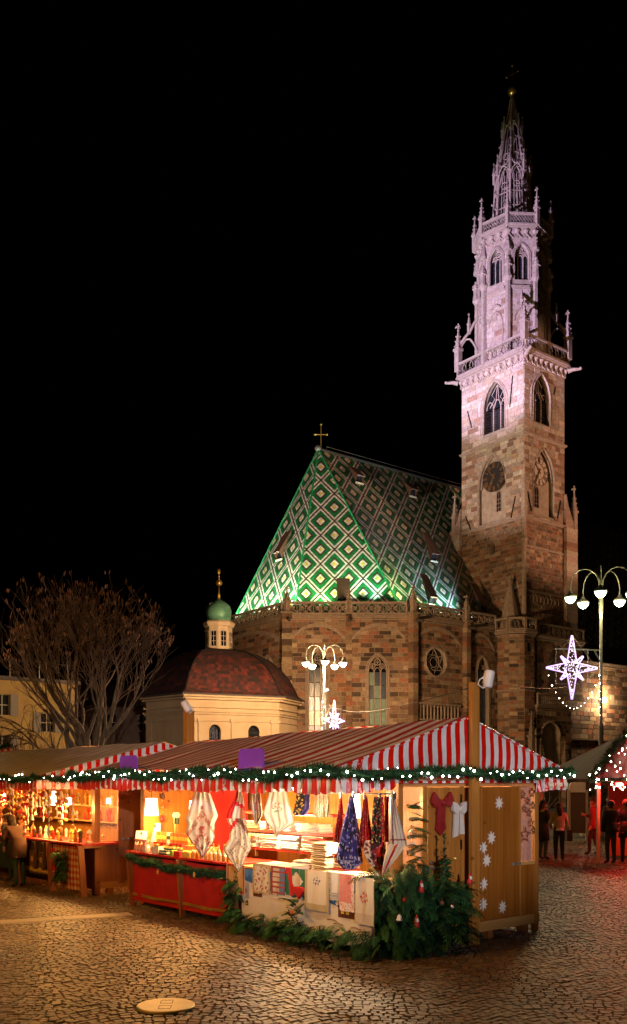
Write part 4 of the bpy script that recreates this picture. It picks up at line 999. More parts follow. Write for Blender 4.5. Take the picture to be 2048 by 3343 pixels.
tree('bare_tree', 'large bare tree with round twiggy crown in front of the dark house', bx,
     [((0, 0, 0), (.02, 0, 1), 4.4, .3), ((.1, .1, 2.2), (.55, -.35, 1.0), 3.2, .2), ((-.1, 0, 2.4), (-.5, .4, 1.0), 3.1, .18), ((0, .1, 3.0), (-.15, .35, 1), 3.0, .17), ((0, -.1, 2.8), (.2, -.6, .9), 2.8, .15), ((.1, 0, 3.6), (.75, -.45, .8), 2.7, .14), ((-.1, 0, 3.4), (-.8, .5, .75), 2.6, .14), ((0, 0, 1.2), (-.9, .9, .35), 2.6, .1)],
     (0, 0, 7.6), (4.0, 4.0, 4.4), 21)
tree('drooping_tree', 'low bare tree with dark arching branches before the yellow house', LD(-10.7, 40.5),
     [((0, 0, 0), (-.1, .05, 1), 2.3, .17), ((0, 0, 1.6), (-.9, .75, .75), 2.5, .13), ((0, 0, 1.8), (-.7, .5, 1.1), 2.4, .11), ((0, 0, 1.4), (-1, .7, .4), 2.0, .09), ((0, 0, 1.9), (-.35, .3, 1.2), 2.2, .09), ((0, 0, 1.5), (.6, -.4, .6), 1.6, .06)],
     (-2.0, 1.6, 3.2), (4.2, 4.2, 3.2), 5, keys=False, droop=.12, depth=6)
bush = LD(15.0, 60)
tree('bare_bush', 'small leafless bush in front of the church porch', bush, [((rnd.uniform(-.6, .6), rnd.uniform(-.6, .6), 0), (rnd.gauss(0, .4), rnd.gauss(0, .4), 1), 1.6, .04) for _ in range(9)], (0, 0, 2.0), (2.0, 2.0, 2.4), 9, keys=False, depth=4)
# ================================================================== street lamps with five hanging lights, LED stars
m_post = mat('grey_lamp_post', (.15, .18, .16), (.12, .145, .13), rough=.4, metal=.5, scale=3)
m_pbase = mat('dark_post_base', (.10, .11, .11), (.07, .075, .075), rough=.5, metal=.4, scale=3)
m_lampg = emis('lit_lamp_glass', (1, .93, .78), 30); m_lampgg = emis('lit_lamp_glass_green', (.62, 1, .62), 6)
def street_lamp(p, label, gm, lc, power, a0=0.0, ztop=9.4):
    t = thing('street_lamp', label, 'street lamp', p, R(-37.5) + a0)
    MB().lathe([(.16, 0), (.13, .1), (.095, .3), (.09, 4.4), (.075, 4.5)], 12).build('post_base', m_pbase, t)
    MB().path([(0, 0, 4.4), (0, 0, ztop - .3)], [.058, .05], 10).build('post', m_post, t)
    for k in range(5):
        e = R(36 + 72 * k); u = Vector((math.cos(e), math.sin(e), 0)); rr_ = 1.1; o_ = u * .06
        pts = [o_ + Vector((0, 0, ztop - .7)), o_ + Vector((0, 0, ztop + .3))] + [u * (.06 + rr_ / 2 - rr_ / 2 * math.cos(pi * q / 8)) + Vector((0, 0, ztop + .35 + .62 * math.sin(pi * q / 8))) for q in range(9)] + [u * (.06 + rr_) + Vector((0, 0, ztop + .1))]
        arm = MB().path(pts, .02, 5).build('arm', m_post, t)
        hd = u * (.06 + rr_) + Vector((0, 0, ztop - .12))
        MB().lathe([(.05, .25), (.09, .16), (.2, .08), (.235, .04), (.23, .01)], 14, hd).build('lamp_cap', m_pbase, arm)
        MB().lathe([(.22, .0), (.2, -.06), (.15, -.15), (.09, -.2), (.02, -.22)], 14, hd).build('lamp_glass', gm, arm, smooth=True)
        lamp('light', 'POINT', hd + Vector((0, 0, -.4)), power, lc, t, None, .12)
    return t
L1, L2 = LD(.64, 55), LD(10.95, 35)
street_lamp(L1, 'street lamp with five glowing globes and a loudspeaker before the tall church window', m_lampg, (1, .60, .30), 2600, R(20))
street_lamp(L2, 'street lamp with five greenish lights and an LED star on its bracket', m_lampgg, (1, .74, .32), 270, R(0))
flood_mast((-16, -42), 9, (9.6, 10.5, 5.0), 75000, (1, .86, .84), 'mast with added white floodlight far behind the photographer aimed at the stalls', 11)  # unseen floodlight added to brighten the striped gable
street_lamp(LD(-19.5, 42), 'street lamp with yellow light in front of the yellow house', m_lampg, (1, .66, .28), 200, 0)
street_lamp((-5.5, 10.0, 0), 'street lamp with orange light beside the open paving', emis('sodium_glass', (1, .6, .2), 20), (1, .42, .05), 900, 0)
m_led = emis('violet_white_led', (.62, .34, 1.0), 1.7); m_ledd = emis('led_dot', (.92, .80, 1.0), 2.0); m_frame = mat('thin_frame', (.35, .33, .38), rough=.5, metal=.6)
def led_star(p, label, yaw, post):
    t = thing('led_star', label, 'star light', p, yaw); r6 = random.Random(2)
    for k in range(8):
        a = pi / 2 + k * pi / 4; lng = (1.22, .62, 1.0, .62, 1.18, .62, 1.0, .62)[k]; w = .19 if k % 2 == 0 else .1; b = .2
        e = Vector((math.cos(a), 0, math.sin(a))); n = Vector((-math.sin(a), 0, math.cos(a)))
        o = MB().path([e * b + n * w, e * lng + n * .02, e * lng - n * .02, e * b - n * w], .022, 5).build('star_point', m_led, t)
        q = MB()
        for i in range(46 if k % 2 == 0 else 18):
            s_ = r6.uniform(0, 1); x = e * (b + (lng - b) * s_) + n * (w * (1 - s_) * r6.uniform(-.85, .85)); dr = Vector((r6.gauss(0, 1), 0, r6.gauss(0, 1))).normalized() * .022; q.bar(x - dr, x + dr, .012)
        q.build('led_dots', m_ledd, o, kind='stuff')
    q = MB()
    for i in range(40): a_ = r6.uniform(0, 2 * pi); x = Vector((math.cos(a_), 0, math.sin(a_))) * .24 * math.sqrt(r6.random()); dr = Vector((r6.gauss(0, 1), 0, r6.gauss(0, 1))).normalized() * .022; q.bar(x - dr, x + dr, .012)
    q.build('led_dots', m_ledd, t, kind='stuff')
    q = MB(); ring = [Vector((math.cos(pi / 2 + k * pi / 4), 0, math.sin(pi / 2 + k * pi / 4))) * (1.22, .62, 1.0, .62, 1.18, .62, 1.0, .62)[k] for k in range(8)]
    q.path([ring[0], ring[2], ring[4], ring[6]], .006, 3, closed=True); q.bar((-.62, 0, .72), (.62, 0, .72), .012); q.bar((-.62, 0, -.6), (.62, 0, -.6), .012); q.bar((-.62, 0, -.6), (-.62, 0, .72), .01); q.bar((.62, 0, -.6), (.62, 0, .72), .01); q.build('frame', m_frame, t)
    pl = Matrix.Rotation(-yaw, 4, 'Z') @ (Vector(post) - Vector(p)); q = MB(); q.bar((-.62 if pl.x > 0 else .62, .03, .72), (pl.x, pl.y, .72), .05); q.bar((pl.x * .75, pl.y * .75, .72), (pl.x, pl.y, .25), .035); q.build('bracket', m_post, t)
    lamp('glow', 'POINT', (0, -.3, 0), 25, (.7, .55, 1), t, None, .5)
    return t
c2 = LD(9.73, 34.6, 6.55); led_star(c2, 'large violet-white LED star on the greenish street lamp', R(-37.5) + R(6), LD(10.95, 35, 6.55))
c1 = LD(1.25, 55.2, 5.9); led_star(c1, 'LED star seen at an angle rising behind the long striped roof', R(-37.5) + R(50), LD(.64, 55, 5.9))
m_warm = emis('warm_bulb', (1, .86, .62), 30, True)
def bulbs(t, pts, r=.02, m=None, name='bulb'):
    me = None
    for p in pts:
        if me is None:
            q = MB().ball((0, 0, 0), r, 6, 4); me = bpy.data.meshes.new(name); me.from_pydata(q.v, [], q.f); me.materials.append(m or m_warm)
        link(name, me, t, Matrix.Translation(p) @ Matrix.Scale(rnd.choice((.6, .75, .9, 1.0, 1.25)), 4))
t = thing('string_lights', 'string of warm bulbs swagged below the large LED star', 'string lights', LD(9.9, 34.6, 5.0), absolute=True)
pp = [LD(8.85 + 1.9 * i / 14, 34.6, 6.3 - 1.25 * math.sin(pi * (i / 14) ** 1.0) ** .8) for i in range(15)]
MB().path(pp, .006, 3).build('wire', m_iron, t); bulbs(t, [p - Vector((0, 0, .03)) for p in pp])
bulbs(t, [LD(10.87, 34.9, 6.3 - .3 * i) for i in range(6)])
t = thing('string_lights', 'short strand of bulbs wound down the lamp post beside the angled star', 'string lights', LD(.6, 54.9, 5), absolute=True)
pp = [LD(.55 + .1 * math.sin(i * 2), 54.85, 7.0 - .32 * i) for i in range(10)]; MB().path(pp, .006, 3).build('wire', m_iron, t); bulbs(t, pp, .035)
# bright bare flood far right on the nave wall
t = thing('wall_floodlight', 'glaring round floodlight fixed to the nave wall right of the street lamp', 'floodlight', (71.0, 49.85, 9.5))
MB().lathe([(.05, -.1), (.28, .0), (.3, .12)], 14).build('case', m_case, t, mw=Matrix.Rotation(R(90), 4, 'X')); MB().ball((0, -.2, 0), .24, 12, 8).build('lens', emis('hot_lens', (1, .95, .85), 40), t)
lamp('light', 'POINT', (0, -.8, 0), 900, (1, .7, .4), t, None, .2)
# loudspeakers
m_spk = mat('white_speaker', (.68, .68, .70), (.6, .6, .62), rough=.45, scale=5)
def speaker(p, rz, label, tilt=8):
    t = thing('loudspeaker', label, 'loudspeaker', p, rz)
    MB().lathe([(.015, -.125), (.06, -.12), (.072, -.1), (.076, .09), (.07, .115), (.055, .125)], 16).build('horn_case', m_spk, t, mw=Matrix.Rotation(R(tilt), 4, 'Y'), smooth=True)
    MB().path([(.01, 0, .09), (-.13, 0, -.01), (-.16, 0, -.08), (-.08, 0, -.13), (.01, 0, -.1)], .009, 5).build('bracket', m_spk, t)
# ================================================================== market stalls
RED, WHITE = (.50, .012, .012), (.70, .68, .70)
m_wood = wood('honey_pine', (.30, .115, .018), (.46, .20, .038)); m_wood2 = wood('red_brown_pine', (.26, .09, .03), (.36, .14, .045)); m_woodh = wood('honey_pine_beam', (.45, .23, .07), (.56, .30, .1), 'X')
m_wood3 = wood('glossy_ply', (.235, .075, .010), (.36, .135, .02), rough=.3)
m_woody = wood('honey_pine_rail', (.42, .22, .07), (.55, .30, .1), 'Y')
m_roofst = stripes('striped_tarp_roof', (.62, .56, .54), (.40, .015, .02), .3, 'Y', .42, .52, bump=.2)
m_roofst2 = stripes('faded_striped_tarp', (.58, .55, .48), (.40, .03, .03), .42, 'Y', .5, .82, bump=.2)
m_gabst = stripes('striped_gable_sheet', WHITE, (.62, .010, .004), .19, 'X', .22, .5, bump=.35)
m_valst = stripes('striped_valance', WHITE, (.55, .015, .01), .19, 'Y', .35, .5, bump=.2)
m_needle = mat('fir_needle', (.02, .07, .025), rough=.75, attr=True, spec=.25)
m_leddot = emis('cool_white_bulb', (1, .97, .9), 45, True)
m_latch = mat('zinc_latch', (.4, .38, .35), rough=.4, metal=.8)
m_redc = mat('red_cloth', (.48, .012, .012), (.36, .008, .01), rough=.85, scale=3, bump=.3, bscale=7)
m_goldt = mat('gold_trim', (.8, .55, .12), (.65, .4, .07), rough=.3, metal=.7, scale=20)
m_redp = mat('red_paint', (.50, .02, .012), (.40, .015, .01), rough=.5, scale=5)
GREENS = [(.008, .045, .016), (.012, .06, .018), (.02, .085, .024), (.008, .034, .018), (.028, .08, .016)]
def FM(o, deg): return Matrix.Translation((o[0], o[1], 0)) @ Matrix.Rotation(R(deg), 4, 'Z')
M1 = FM((8.40, 9.12), 3.0); M2 = FM((7.85, 17.55), 3.0)
def garland(label, M, pts, rad=.095, per=620, seed=1, cols=GREENS, group=None):
    t = thing('garland', label, 'garland', mw=M @ Matrix.Translation(pts[0]), group=group); r_ = random.Random(seed); mb = MB(); o = Vector(pts[0])
    for p, q in zip(pts, pts[1:]):
        p, q = Vector(p) - o, Vector(q) - o; d = q - p; ln = d.length; d.normalize(); x = d.cross(Vector((0, 0, 1))).normalized(); y = x.cross(d)
        for i in range(int(per * ln)):
            s_ = r_.uniform(0, ln); a = r_.uniform(0, 2 * pi); b0 = p + d * s_ + Vector((0, 0, -.035 * math.sin(s_ * 2.4) + .02 * math.sin(s_ * 9)))
            n = x * math.cos(a) + y * math.sin(a); l = rad * r_.uniform(.55, 1.35); e = b0 + n * l + d * r_.uniform(-.06, .06); w = n.cross(d).normalized() * .011
            b1 = b0 + n * rad * .12; c_ = jit(r_.choice(cols), .3, r_); mb.poly([b1 - w, b1 + w, e], c_)
    core = MB()
    for p, q in zip(pts, pts[1:]): core.path([Vector(p) - o, Vector(q) - o], rad * .42, 6, (.012, .04, .018))
    core.build('stem', m_needle, t); mb.build('needles', m_needle, t, kind='stuff')
    return t
def light_string(label, M, pts, n, rad=.11, seed=3, m=None, r=.017, group=None):
    t = thing('string_lights', label, 'string lights', mw=M @ Matrix.Translation(pts[0]), group=group); r_ = random.Random(seed); o = Vector(pts[0]); P = []
    segs = [(Vector(a) - o, Vector(b) - o) for a, b in zip(pts, pts[1:])]; tot = sum((b - a).length for a, b in segs)
    for i in range(n):
        s_ = tot * (i + r_.uniform(.1, .9)) / n
        for a, b in segs:
            l = (b - a).length
            if s_ <= l: break
            s_ -= l
        d = (b - a).normalized(); out = d.cross(Vector((0, 0, 1))).normalized()
        P.append(a + d * min(s_, l) + out * OUT[0] * rad * r_.uniform(.85, 1.1) + Vector((0, 0, r_.uniform(-.09, .07))))
    MB().path(P, .004, 3).build('wire', m_iron, t); bulbs(t, P, r, m or m_leddot); return t
OUT = [1]
def tarp_slope(t, e0, e1, r0, r1, m, nx=10, ny=40, amp=.02, seed=1, name='roof_tarp'):
    """a slightly sagging tarpaulin between an eave line (e0-e1) and a ridge line (r0-r1)"""
    e0, e1, r0, r1 = map(Vector, (e0, e1, r0, r1)); mb = MB(); r_ = random.Random(seed); ph = [r_.uniform(0, 6) for _ in range(4)]
    for i in range(nx + 1):
        for j in range(ny + 1):
            u, v = i / nx, j / ny; p = e0.lerp(e1, v).lerp(r0.lerp(r1, v), u)
            p.z += -amp * 1.5 * math.sin(pi * u) + amp * (.5 * math.sin(v * 31 + ph[0] + u * 3) + .4 * math.sin(v * 57 + ph[1]) * (1 - u) + .5 * math.sin(v * 12 + u * 7 + ph[2])); mb.v.append(tuple(p))
    for i in range(nx):
        for j in range(ny):
            a = i * (ny + 1) + j; mb.f.append((a, a + 1, a + ny + 2, a + ny + 1)); mb.c.append(None); mb.m.append(0)
    return mb.build(name, m, t, smooth=True)
def gable_sheet(t, aL, zL, aT, zT, aR, zR_, zb, b, m, amp=.012, mw=None):
    mb = MB(); n = 48
    for i in range(n + 1):
        a = aL + (aR - aL) * i / n; zt = zL + (zT - zL) * (a - aL) / (aT - aL) if a < aT else zR_ + (zT - zR_) * (aR - a) / (aR - aT)
        for j in range(7):
            k = j / 6; mb.v.append((a, b + amp * math.sin(a * 23 + 3 * k) * (.4 + .6 * (1 - k)) + amp * .7 * math.sin(a * 61 + k * 7), zb + (zt - zb) * k))
    for i in range(n):
        for j in range(6): q = i * 7 + j; mb.f.append((q, q + 7, q + 8, q + 1)); mb.c.append(None); mb.m.append(0)
    return mb.build('gable_sheet', m, t, smooth=True)
def valance(t, a, b0, b1, z, h, m, axis='Y'):
    mb = MB(); n = int(abs(b1 - b0) / .024)
    for i in range(n + 1):
        b = b0 + (b1 - b0) * i / n; dz = h * (.75 + .3 * abs(math.sin(b * pi / .19))) + .02 * math.sin(b * 5); w = .02 * math.sin(b * 33) + .012 * math.sin(b * 71)
        for p in ((a, b, z), (a + w, b, z - dz * .5), (a + w * 1.8, b, z - dz)): mb.v.append(p if axis == 'Y' else (p[1], p[0], p[2]))
    for i in range(n):
        for j in (0, 1): q = i * 3 + j; mb.f.append((q, q + 1, q + 4, q + 3)); mb.c.append(None); mb.m.append(0)
    return mb.build('valance', m, t, smooth=True)
def planks(t, x0, x1, n, z0, z1, b0, b1, m, axis='X', name='plank', gap=.004):
    w = (x1 - x0) / n
    for i in range(n):
        q = MB(); e = rnd.uniform(0, .004)
        if axis == 'X': q.box(x0 + i * w + gap / 2, x0 + (i + 1) * w - gap / 2, b0 - e, b1, z0, z1)
        else: q.box(b0 - e, b1, x0 + i * w + gap / 2, x0 + (i + 1) * w - gap / 2, z0, z1)
        q.build(name, m, t)
def latch(t, a, z, b=-.03):
    q = MB(); q.box(a - .02, a + .2, b, b + .015, z - .02, z + .02); q.path([(a, b - .02, z), (a + .17, b - .02, z)], .009, 6); q.path([(a + .03, b - .02, z), (a + .03, b - .06, z)], .008, 5)
    for x in (a + .02, a + .15): q.box(x - .012, x + .012, b - .03, b, z - .018, z + .018)
    q.build('latch', m_latch, t)
# ------------------------------------------------------------------ the big corner stall
s1 = thing('market_stall', 'large pine stall with red and white striped roof and linen counter at the corner', 'market stall', mw=M1)
RA, RZ, EL, ER, EZ = 1.31, 3.24, -1.17, 3.69, 2.5; B0, B1 = -.15, 7.05
tarp_slope(s1, (EL, B0, EZ), (EL, B1, EZ), (RA, B0, RZ), (RA, B1, 3.1), m_roofst, seed=2)
tarp_slope(s1, (ER, B0, EZ), (ER, B1, EZ), (RA, B0, RZ), (RA, B1, 3.1), m_roofst, seed=3)
gable_sheet(s1, EL, EZ - .01, RA, RZ - .01, ER, EZ - .01, 2.3, B0 + .01, m_gabst); gable_sheet(s1, EL, EZ - .01, RA, 3.09, ER, EZ - .01, 2.3, B1 - .01, m_gabst)
for a0_, z0_, a1_, z1_ in ((EL, EZ, RA, RZ), (RA, RZ, ER, EZ)): MB().path([(a0_, B0 - .005, z0_), (a1_, B0 - .005, z1_)], .014, 5).build('tarp_hem', m_gabst, s1)
valance(s1, EL, B0, B1, 2.43, .25, m_valst); valance(s1, ER, B0, B1, 2.43, .25, m_valst)
valance(s1, B0 - .005, EL, EL + 1.0, 2.42, .22, m_gabst, 'X'); valance(s1, B0 - .005, ER - .75, ER, 2.42, .24, m_gabst, 'X')
MB().box(1.3, 1.46, -.23, -.165, 0, 3.73).build('ridge_post', m_wood, s1); MB().box(1.22, 1.40, 7.07, 7.2, 0, 3.75).build('ridge_post', m_wood, s1)
for y0, y1 in ((-.12, 0), (6.65, 6.77)):
    for x in (0, 3.03): MB().box(x - .01, x + .08, (y0 if y0 > 0 else -.05), y1 if y0 > 0 else .03, 0, 2.33).build('corner_post', m_wood, s1)
for x in (.02, 3.05): MB().box(x, x + .08, 0, 6.7, 2.25, 2.36).build('header_beam', m_woody, s1)
for x in (EL + .04, ER - .1): MB().box(x, x + .06, B0 + .03, B1 - .03, 2.42, 2.475).build('eave_batten', m_woody, s1)
for y in (.0, 2.3, 4.5, 6.7): MB().bar((EL + .05, y, 2.45), (.1, y, 2.33), .05).build('eave_bracket', m_wood, s1)
MB().path([(3.15, -.1, 2.27), (3.72, -.1, 2.27)], .075, 10).build('awning_roll', mat('cream_canvas', (.72, .62, .48), rough=.8), s1)
# gable wall: window, plank door, boards, second window
planks(s1, .6, 1.28, 4, .3, 2.24, -.02, .02, m_wood, name='door_plank'); MB().box(.49, .585, -.03, .03, .12, 2.25).build('door_post', m_wood, s1); MB().box(1.29, 1.36, -.03, .03, .12, 2.25).build('door_post', m_wood, s1)
planks(s1, 1.38, 1.72, 2, .3, 2.24, -.015, .02, m_wood); planks(s1, 1.74, 2.63, 3, .28, 2.24, -.03, .02, m_wood3); planks(s1, 2.67, 3.03, 2, .28, 1.05, -.02, .02, m_wood3); planks(s1, .05, 6.6, 16, .1, .95, .03, .06, m_wood2, 'Y')  # front boards below the counter added to block leaking lamp light
MB().box(2.63, 2.67, -.045, .03, .26, 2.25).build('door_post', m_wood, s1); MB().box(1.72, 1.745, -.05, .02, .26, 2.25).build('door_post', m_wood, s1)
MB().box(0, 3.15, -.04, .03, .12, .27).build('base_beam', m_woodh, s1); MB().box(0, 3.15, -.05, .03, 2.25, 2.33).build('lintel', m_woodh, s1); MB().box(2.66, 3.04, -.04, .03, 1.04, 1.09).build('window_sill', m_woodh, s1)
for x in (.1, .9, 1.9, 2.75): MB().box(x, x + .12, -.03, .1, 0, .12).build('foot', m_wood2, s1)
planks(s1, .1, .48, 2, .27, .95, -.01, .02, m_wood2)
latch(s1, .56, 1.12); latch(s1, 2.47, 1.07, -.045)
for z in (.6, 1.35, 2.0): MB().box(1.275, 1.3, -.045, -.03, z, z + .14).build('hinge', m_iron, s1)
q = MB()
for i in range(14): q.obox((.02 + i * .1, -.2, 2.335 + .01 * (i % 2)), (.098, 0, 0), (0, .2, .07), (0, 0, .012))
q.build('shingle_strip', m_wood2, s1, kind='stuff')
m_clear = mat('clear_pane', (.9, .9, .88), rough=.06, alpha=.12)
for x0, x1, z0 in ((.09, .49, .95), (2.67, 3.03, 1.09)): MB().box(x0, x1, -.002, .002, z0, 2.25).build('window_pane', m_clear, s1)
# back and end walls; inner partition added to hold the lamp light in
planks(s1, .0, 3.05, 9, .15, 2.3, 6.66, 6.7, m_wood); planks(s1, .02, 6.68, 20, .15, 2.35, 1.62, 1.66, m_wood, 'Y'); planks(s1, .02, 6.68, 16, .15, 2.35, 3.1, 3.14, m_wood2, 'Y')
MB().box(.1, 3.1, .05, 6.65, .12, .16).build('floor_deck', m_wood2, s1)
q = MB(); q.box(1.0, 1.03, 4.75, 6.0, .9, 2.34); q.build('red_backcloth', m_redc, s1)
# red counter with splayed legs, cloth fronts and gold braid
MB().box(-.4, .45, 3.15, 6.68, .985, 1.02).build('counter_top', m_redp, s1)
for b in (6.5, 4.78, 3.2):
    q = MB(); q.bar((-.41, b, .98), (-.33, b, 0), .05, .1, up=(1, 0, 0)); q.bar((-.41, b, .955), (.1, b, .955), .05); q.build('leg', m_wood2, s1)
def drape(x, b0, b1, z0, z1, m, t, name, amp=.02, seed=1, n=24):
    mb = MB(); r_ = random.Random(seed); k = [r_.uniform(5, 11) for _ in range(3)]
    for i in range(n + 1):
        for j in range(11):
            u, v = i / n, j / 10; mb.v.append((x + amp * (math.sin(u * k[0] + v * 2) + .5 * math.sin(u * k[1] * 2 - v * 3) + .4 * math.sin(v * k[2] + u * 5)), b0 + (b1 - b0) * u, z0 + (z1 - z0) * v + .008 * math.sin(u * 9)))
    for i in range(n):
        for j in range(10): q = i * 11 + j; mb.f.append((q, q + 1, q + 12, q + 11)); mb.c.append(None); mb.m.append(0)
    return mb.build(name, m, t, smooth=True)
for b0, b1, sd in ((4.82, 6.47, 1), (3.24, 4.75, 2)):
    o = drape(-.33, b0, b1, .17, .94, m_redc, s1, 'counter_cloth', .012, sd); drape(-.352, b0, b1, .2, .25, m_goldt, o, 'gold_braid', .006, sd + 4)
MB().box(-.34, -.3, 3.2, 6.5, .12, .17).build('counter_rail', m_redp, s1)
# linen table on the right of the front
MB().box(-.36, .5, .1, 3.1, .97, 1.0).build('table_top', m_woody, s1)
for b in (.15, 1.6, 3.0): MB().box(-.34, -.26, b, b + .06, 0, .97).build('leg', m_wood2, s1)
for z in (1.2, 1.5, 1.8): MB().box(.55, .95, 1.9, 4.35, z - .035, z).build('shelf', m_redp, s1)
for b in (1.9, 4.33): MB().box(.9, .95, b, b + .03, 1.0, 2.3).build('shelf_post', m_wood, s1)
MB().path([(-.62, -.5, 2.17), (-.62, 1.2, 2.17)], .012, 6).build('hanging_rail', m_latch, s1)
MB().path([(-.62, 1.3, 2.2), (-.62, 4.6, 2.2)], .01, 6).build('hanging_rail', m_latch, s1)
# garlands and lights
eL = (EL - .07, B1 + .25, 2.43); cL_ = (EL - .07, B0 - .08, 2.43); cR_ = (ER + .05, B0 - .1, 2.43)
garland('thick fir garland along the long eave of the big striped stall', M1, [eL, cL_], .105, 700, 4); garland('fir garland across the striped gable of the big stall', M1, [cL_, (1.28, B0 - .16, 2.44), (1.5, B0 - .22, 2.44), cR_], .1, 700, 5)
OUT[0] = 1; light_string('string of cool white lights in the long eave garland', M1, [eL, cL_], 50, .1, 3, r=.013); light_string('string of cool white lights in the gable garland', M1, [cL_, (1.38, B0 - .16, 2.44), cR_], 36, .1, 7, r=.013)
# violet notice boards standing on the eave
m_violet = mat('violet_board', (.20, .05, .60), (.22, .06, .64), rough=.5, scale=2)
for b0, b1, h, lb in ((5.02, 5.6, .26, 'plain violet board with rounded corners farther along the long eave of the striped stall'), (1.52, 2.1, .29, 'plain violet board with rounded corners standing on the eave above the linens')):
    t = thing('blank_signboard', lb, 'signboard', mw=M1 @ Matrix.Translation((-1.08, (b0 + b1) / 2, 2.5))); w = (b1 - b0) / 2
    fr = Fr((0, 0, 0), (0, -1, 0)); MB().prism([(-w, -.1), (w, -.1), (w, h - .05), (w - .05, h), (-w + .05, h), (-w, h - .05)], fr, -.012, .012).build('board', m_violet, t); MB().box(-.01, .04, -.03, .03, -.1, h - .08).build('strut', m_wood2, t)
# loudspeakers on the ridge posts
p = M1 @ Vector((1.52, -.34, 3.78)); speaker(p, R(-37.5 + 10), 'white loudspeaker on the wooden ridge post above the striped gable', 10)
p = M1 @ Vector((1.25, 7.13, 3.82)); speaker(p, R(120), 'white loudspeaker on the far wooden ridge post before the chapel', 35)
speaker(LD(.78, 54.9, 7.65), R(-37.5), 'white loudspeaker clamped to the lamp post before the church window', 60)
t = thing('cable', 'thin dark cable slung from the church lamp post to the gable loudspeaker', 'cable', LD(.64, 55, 7.0), absolute=True)
a, b = LD(.64, 55, 7.0), M1 @ Vector((1.4, -.35, 3.7)); MB().path([a.lerp(b, i / 14) - Vector((0, 0, .5 * math.sin(pi * i / 14))) for i in range(15)], .008, 4).build('line', m_iron, t)
t = thing('cable', 'thin dark cable slung from the gable loudspeaker to the star lamp post', 'cable', LD(10.95, 35, 6.2), absolute=True)
a, b = M1 @ Vector((1.6, -.35, 3.72)), LD(10.95, 35, 6.6); MB().path([a.lerp(b, i / 14) - Vector((0, 0, .35 * math.sin(pi * i / 14))) for i in range(15)], .006, 4).build('line', m_iron, t)
# lamps inside
m_shade = emis('lit_white_shade', (1, .90, .70), 5.0); WARM = (1, .47, .11); WARMW = (1, .70, .38)
def shade_lamp(M, p, label, r=.13, h=.3, power=45, c=WARM, group=None):
    t = thing('hanging_lamp', label, 'lamp', mw=M @ Matrix.Translation(p), group=group)
    MB().lathe([(r * .8, h / 2), (r, -h / 2), (r * .99, -h / 2), (r * .78, h / 2 - .005)], 16).build('shade', m_shade, t, smooth=True); MB().path([(0, 0, h / 2), (0, 0, 2.35 - p[2])], .006, 4).build('cord', m_iron, t)
    lamp('light', 'POINT', (0, 0, -h / 2 - .06), power * 2.0, c, t, None, .07); return t
shade_lamp(M1, (-.05, 6.3, 1.84), 'white lit cylinder lamp hanging above the gift boxes at the pine end wall', .13, .32, 50)
shade_lamp(M1, (.05, 4.95, 1.8), 'white lit lamp half hidden behind the heart tablecloth', .14, .36, 50)
shade_lamp(M1, (.3, 2.95, 1.95), 'slim white lit tube lamp hanging above the stacked linens', .05, .4, 75, WARMW); shade_lamp(M1, (.25, 1.05, 2.0), 'slim white lit tube lamp behind the hanging lace cloths', .06, .42, 80, WARMW)
shade_lamp(M1, (.3, .3, 2.12), 'small lit lamp under the header beside the gable window', .06, .12, 40, WARMW)
shade_lamp(M1, (2.4, .9, 2.1), 'small lit lamp behind the second gable window', .07, .14, 45, WARMW)
shade_lamp(M1, (.3, 3.9, 2.2), 'small bright lamp under the header above the red counter', .06, .06, 130); shade_lamp(M1, (-1.0, .75, 2.34), 'small bright lamp added under the long eave to brighten the linen table', .06, .06, 48, WARMW)  # eave lamp is an addition that brightens the hanging linens
# ------------------------------------------------------------------ the second stall
s2 = thing('market_stall', 'pine ornament stall with faded striped roof and gingham counter, next beyond the linen stall', 'market stall', mw=M2)
RA2, RZ2, EL2, ER2, EZ2 = 1.5, 3.15, -1.35, 4.2, 2.42; C0, C1 = -.25, 9.0
tarp_slope(s2, (EL2, C0, EZ2), (EL2, C1, EZ2), (RA2, C0, RZ2), (RA2, C1, RZ2), m_roofst2, seed=5); tarp_slope(s2, (ER2, C0, EZ2), (ER2, C1, EZ2), (RA2, C0, RZ2), (RA2, C1, RZ2), m_roofst2, seed=6)
gable_sheet(s2, EL2, EZ2, RA2, RZ2 - .01, ER2, EZ2, 2.16, C0 + .01, m_gabst)
valance(s2, EL2, C0, C1, 2.38, .22, m_valst)
MB().box(-.02, .1, -.05, .08, 0, 2.35).build('corner_post', m_wood2, s2); MB().box(-.02, .1, 6.6, 6.72, 0, 2.35).build('corner_post', m_wood2, s2); MB().box(.0, 3.1, -.02, .03, .12, .25).build('base_beam', m_woodh, s2)
planks(s2, .1, .52, 2, .25, 1.03, -.01, .03, m_wood2); planks(s2, .66, 1.5, 4, .25, 2.3, -.015, .03, m_wood2); planks(s2, 1.5, 3.1, 7, .25, 2.3, -.01, .03, m_wood2)
MB().box(.52, .66, -.03, .03, .2, 2.3).build('door_post', m_wood2, s2); MB().box(.1, .52, -.02, .04, 1.03, 1.08).build('window_sill', m_redp, s2); MB().box(.1, .52, -.002, .002, 1.08, 2.3).build('window_pane', m_clear, s2); latch(s2, .62, 1.12)
MB().box(0, 3.1, -.03, .03, 2.27, 2.36).build('lintel', m_woodh, s2)
planks(s2, .0, 6.7, 18, .15, 2.35, 1.55, 1.6, m_wood, 'Y'); planks(s2, .1, 6.6, 16, .1, 1.02, .03, .06, m_wood2, 'Y'); MB().box(.02, .1, 0, 9, 2.26, 2.36).build('header_beam', m_woody, s2)  # boards under the counter added to keep lamp light off the paving
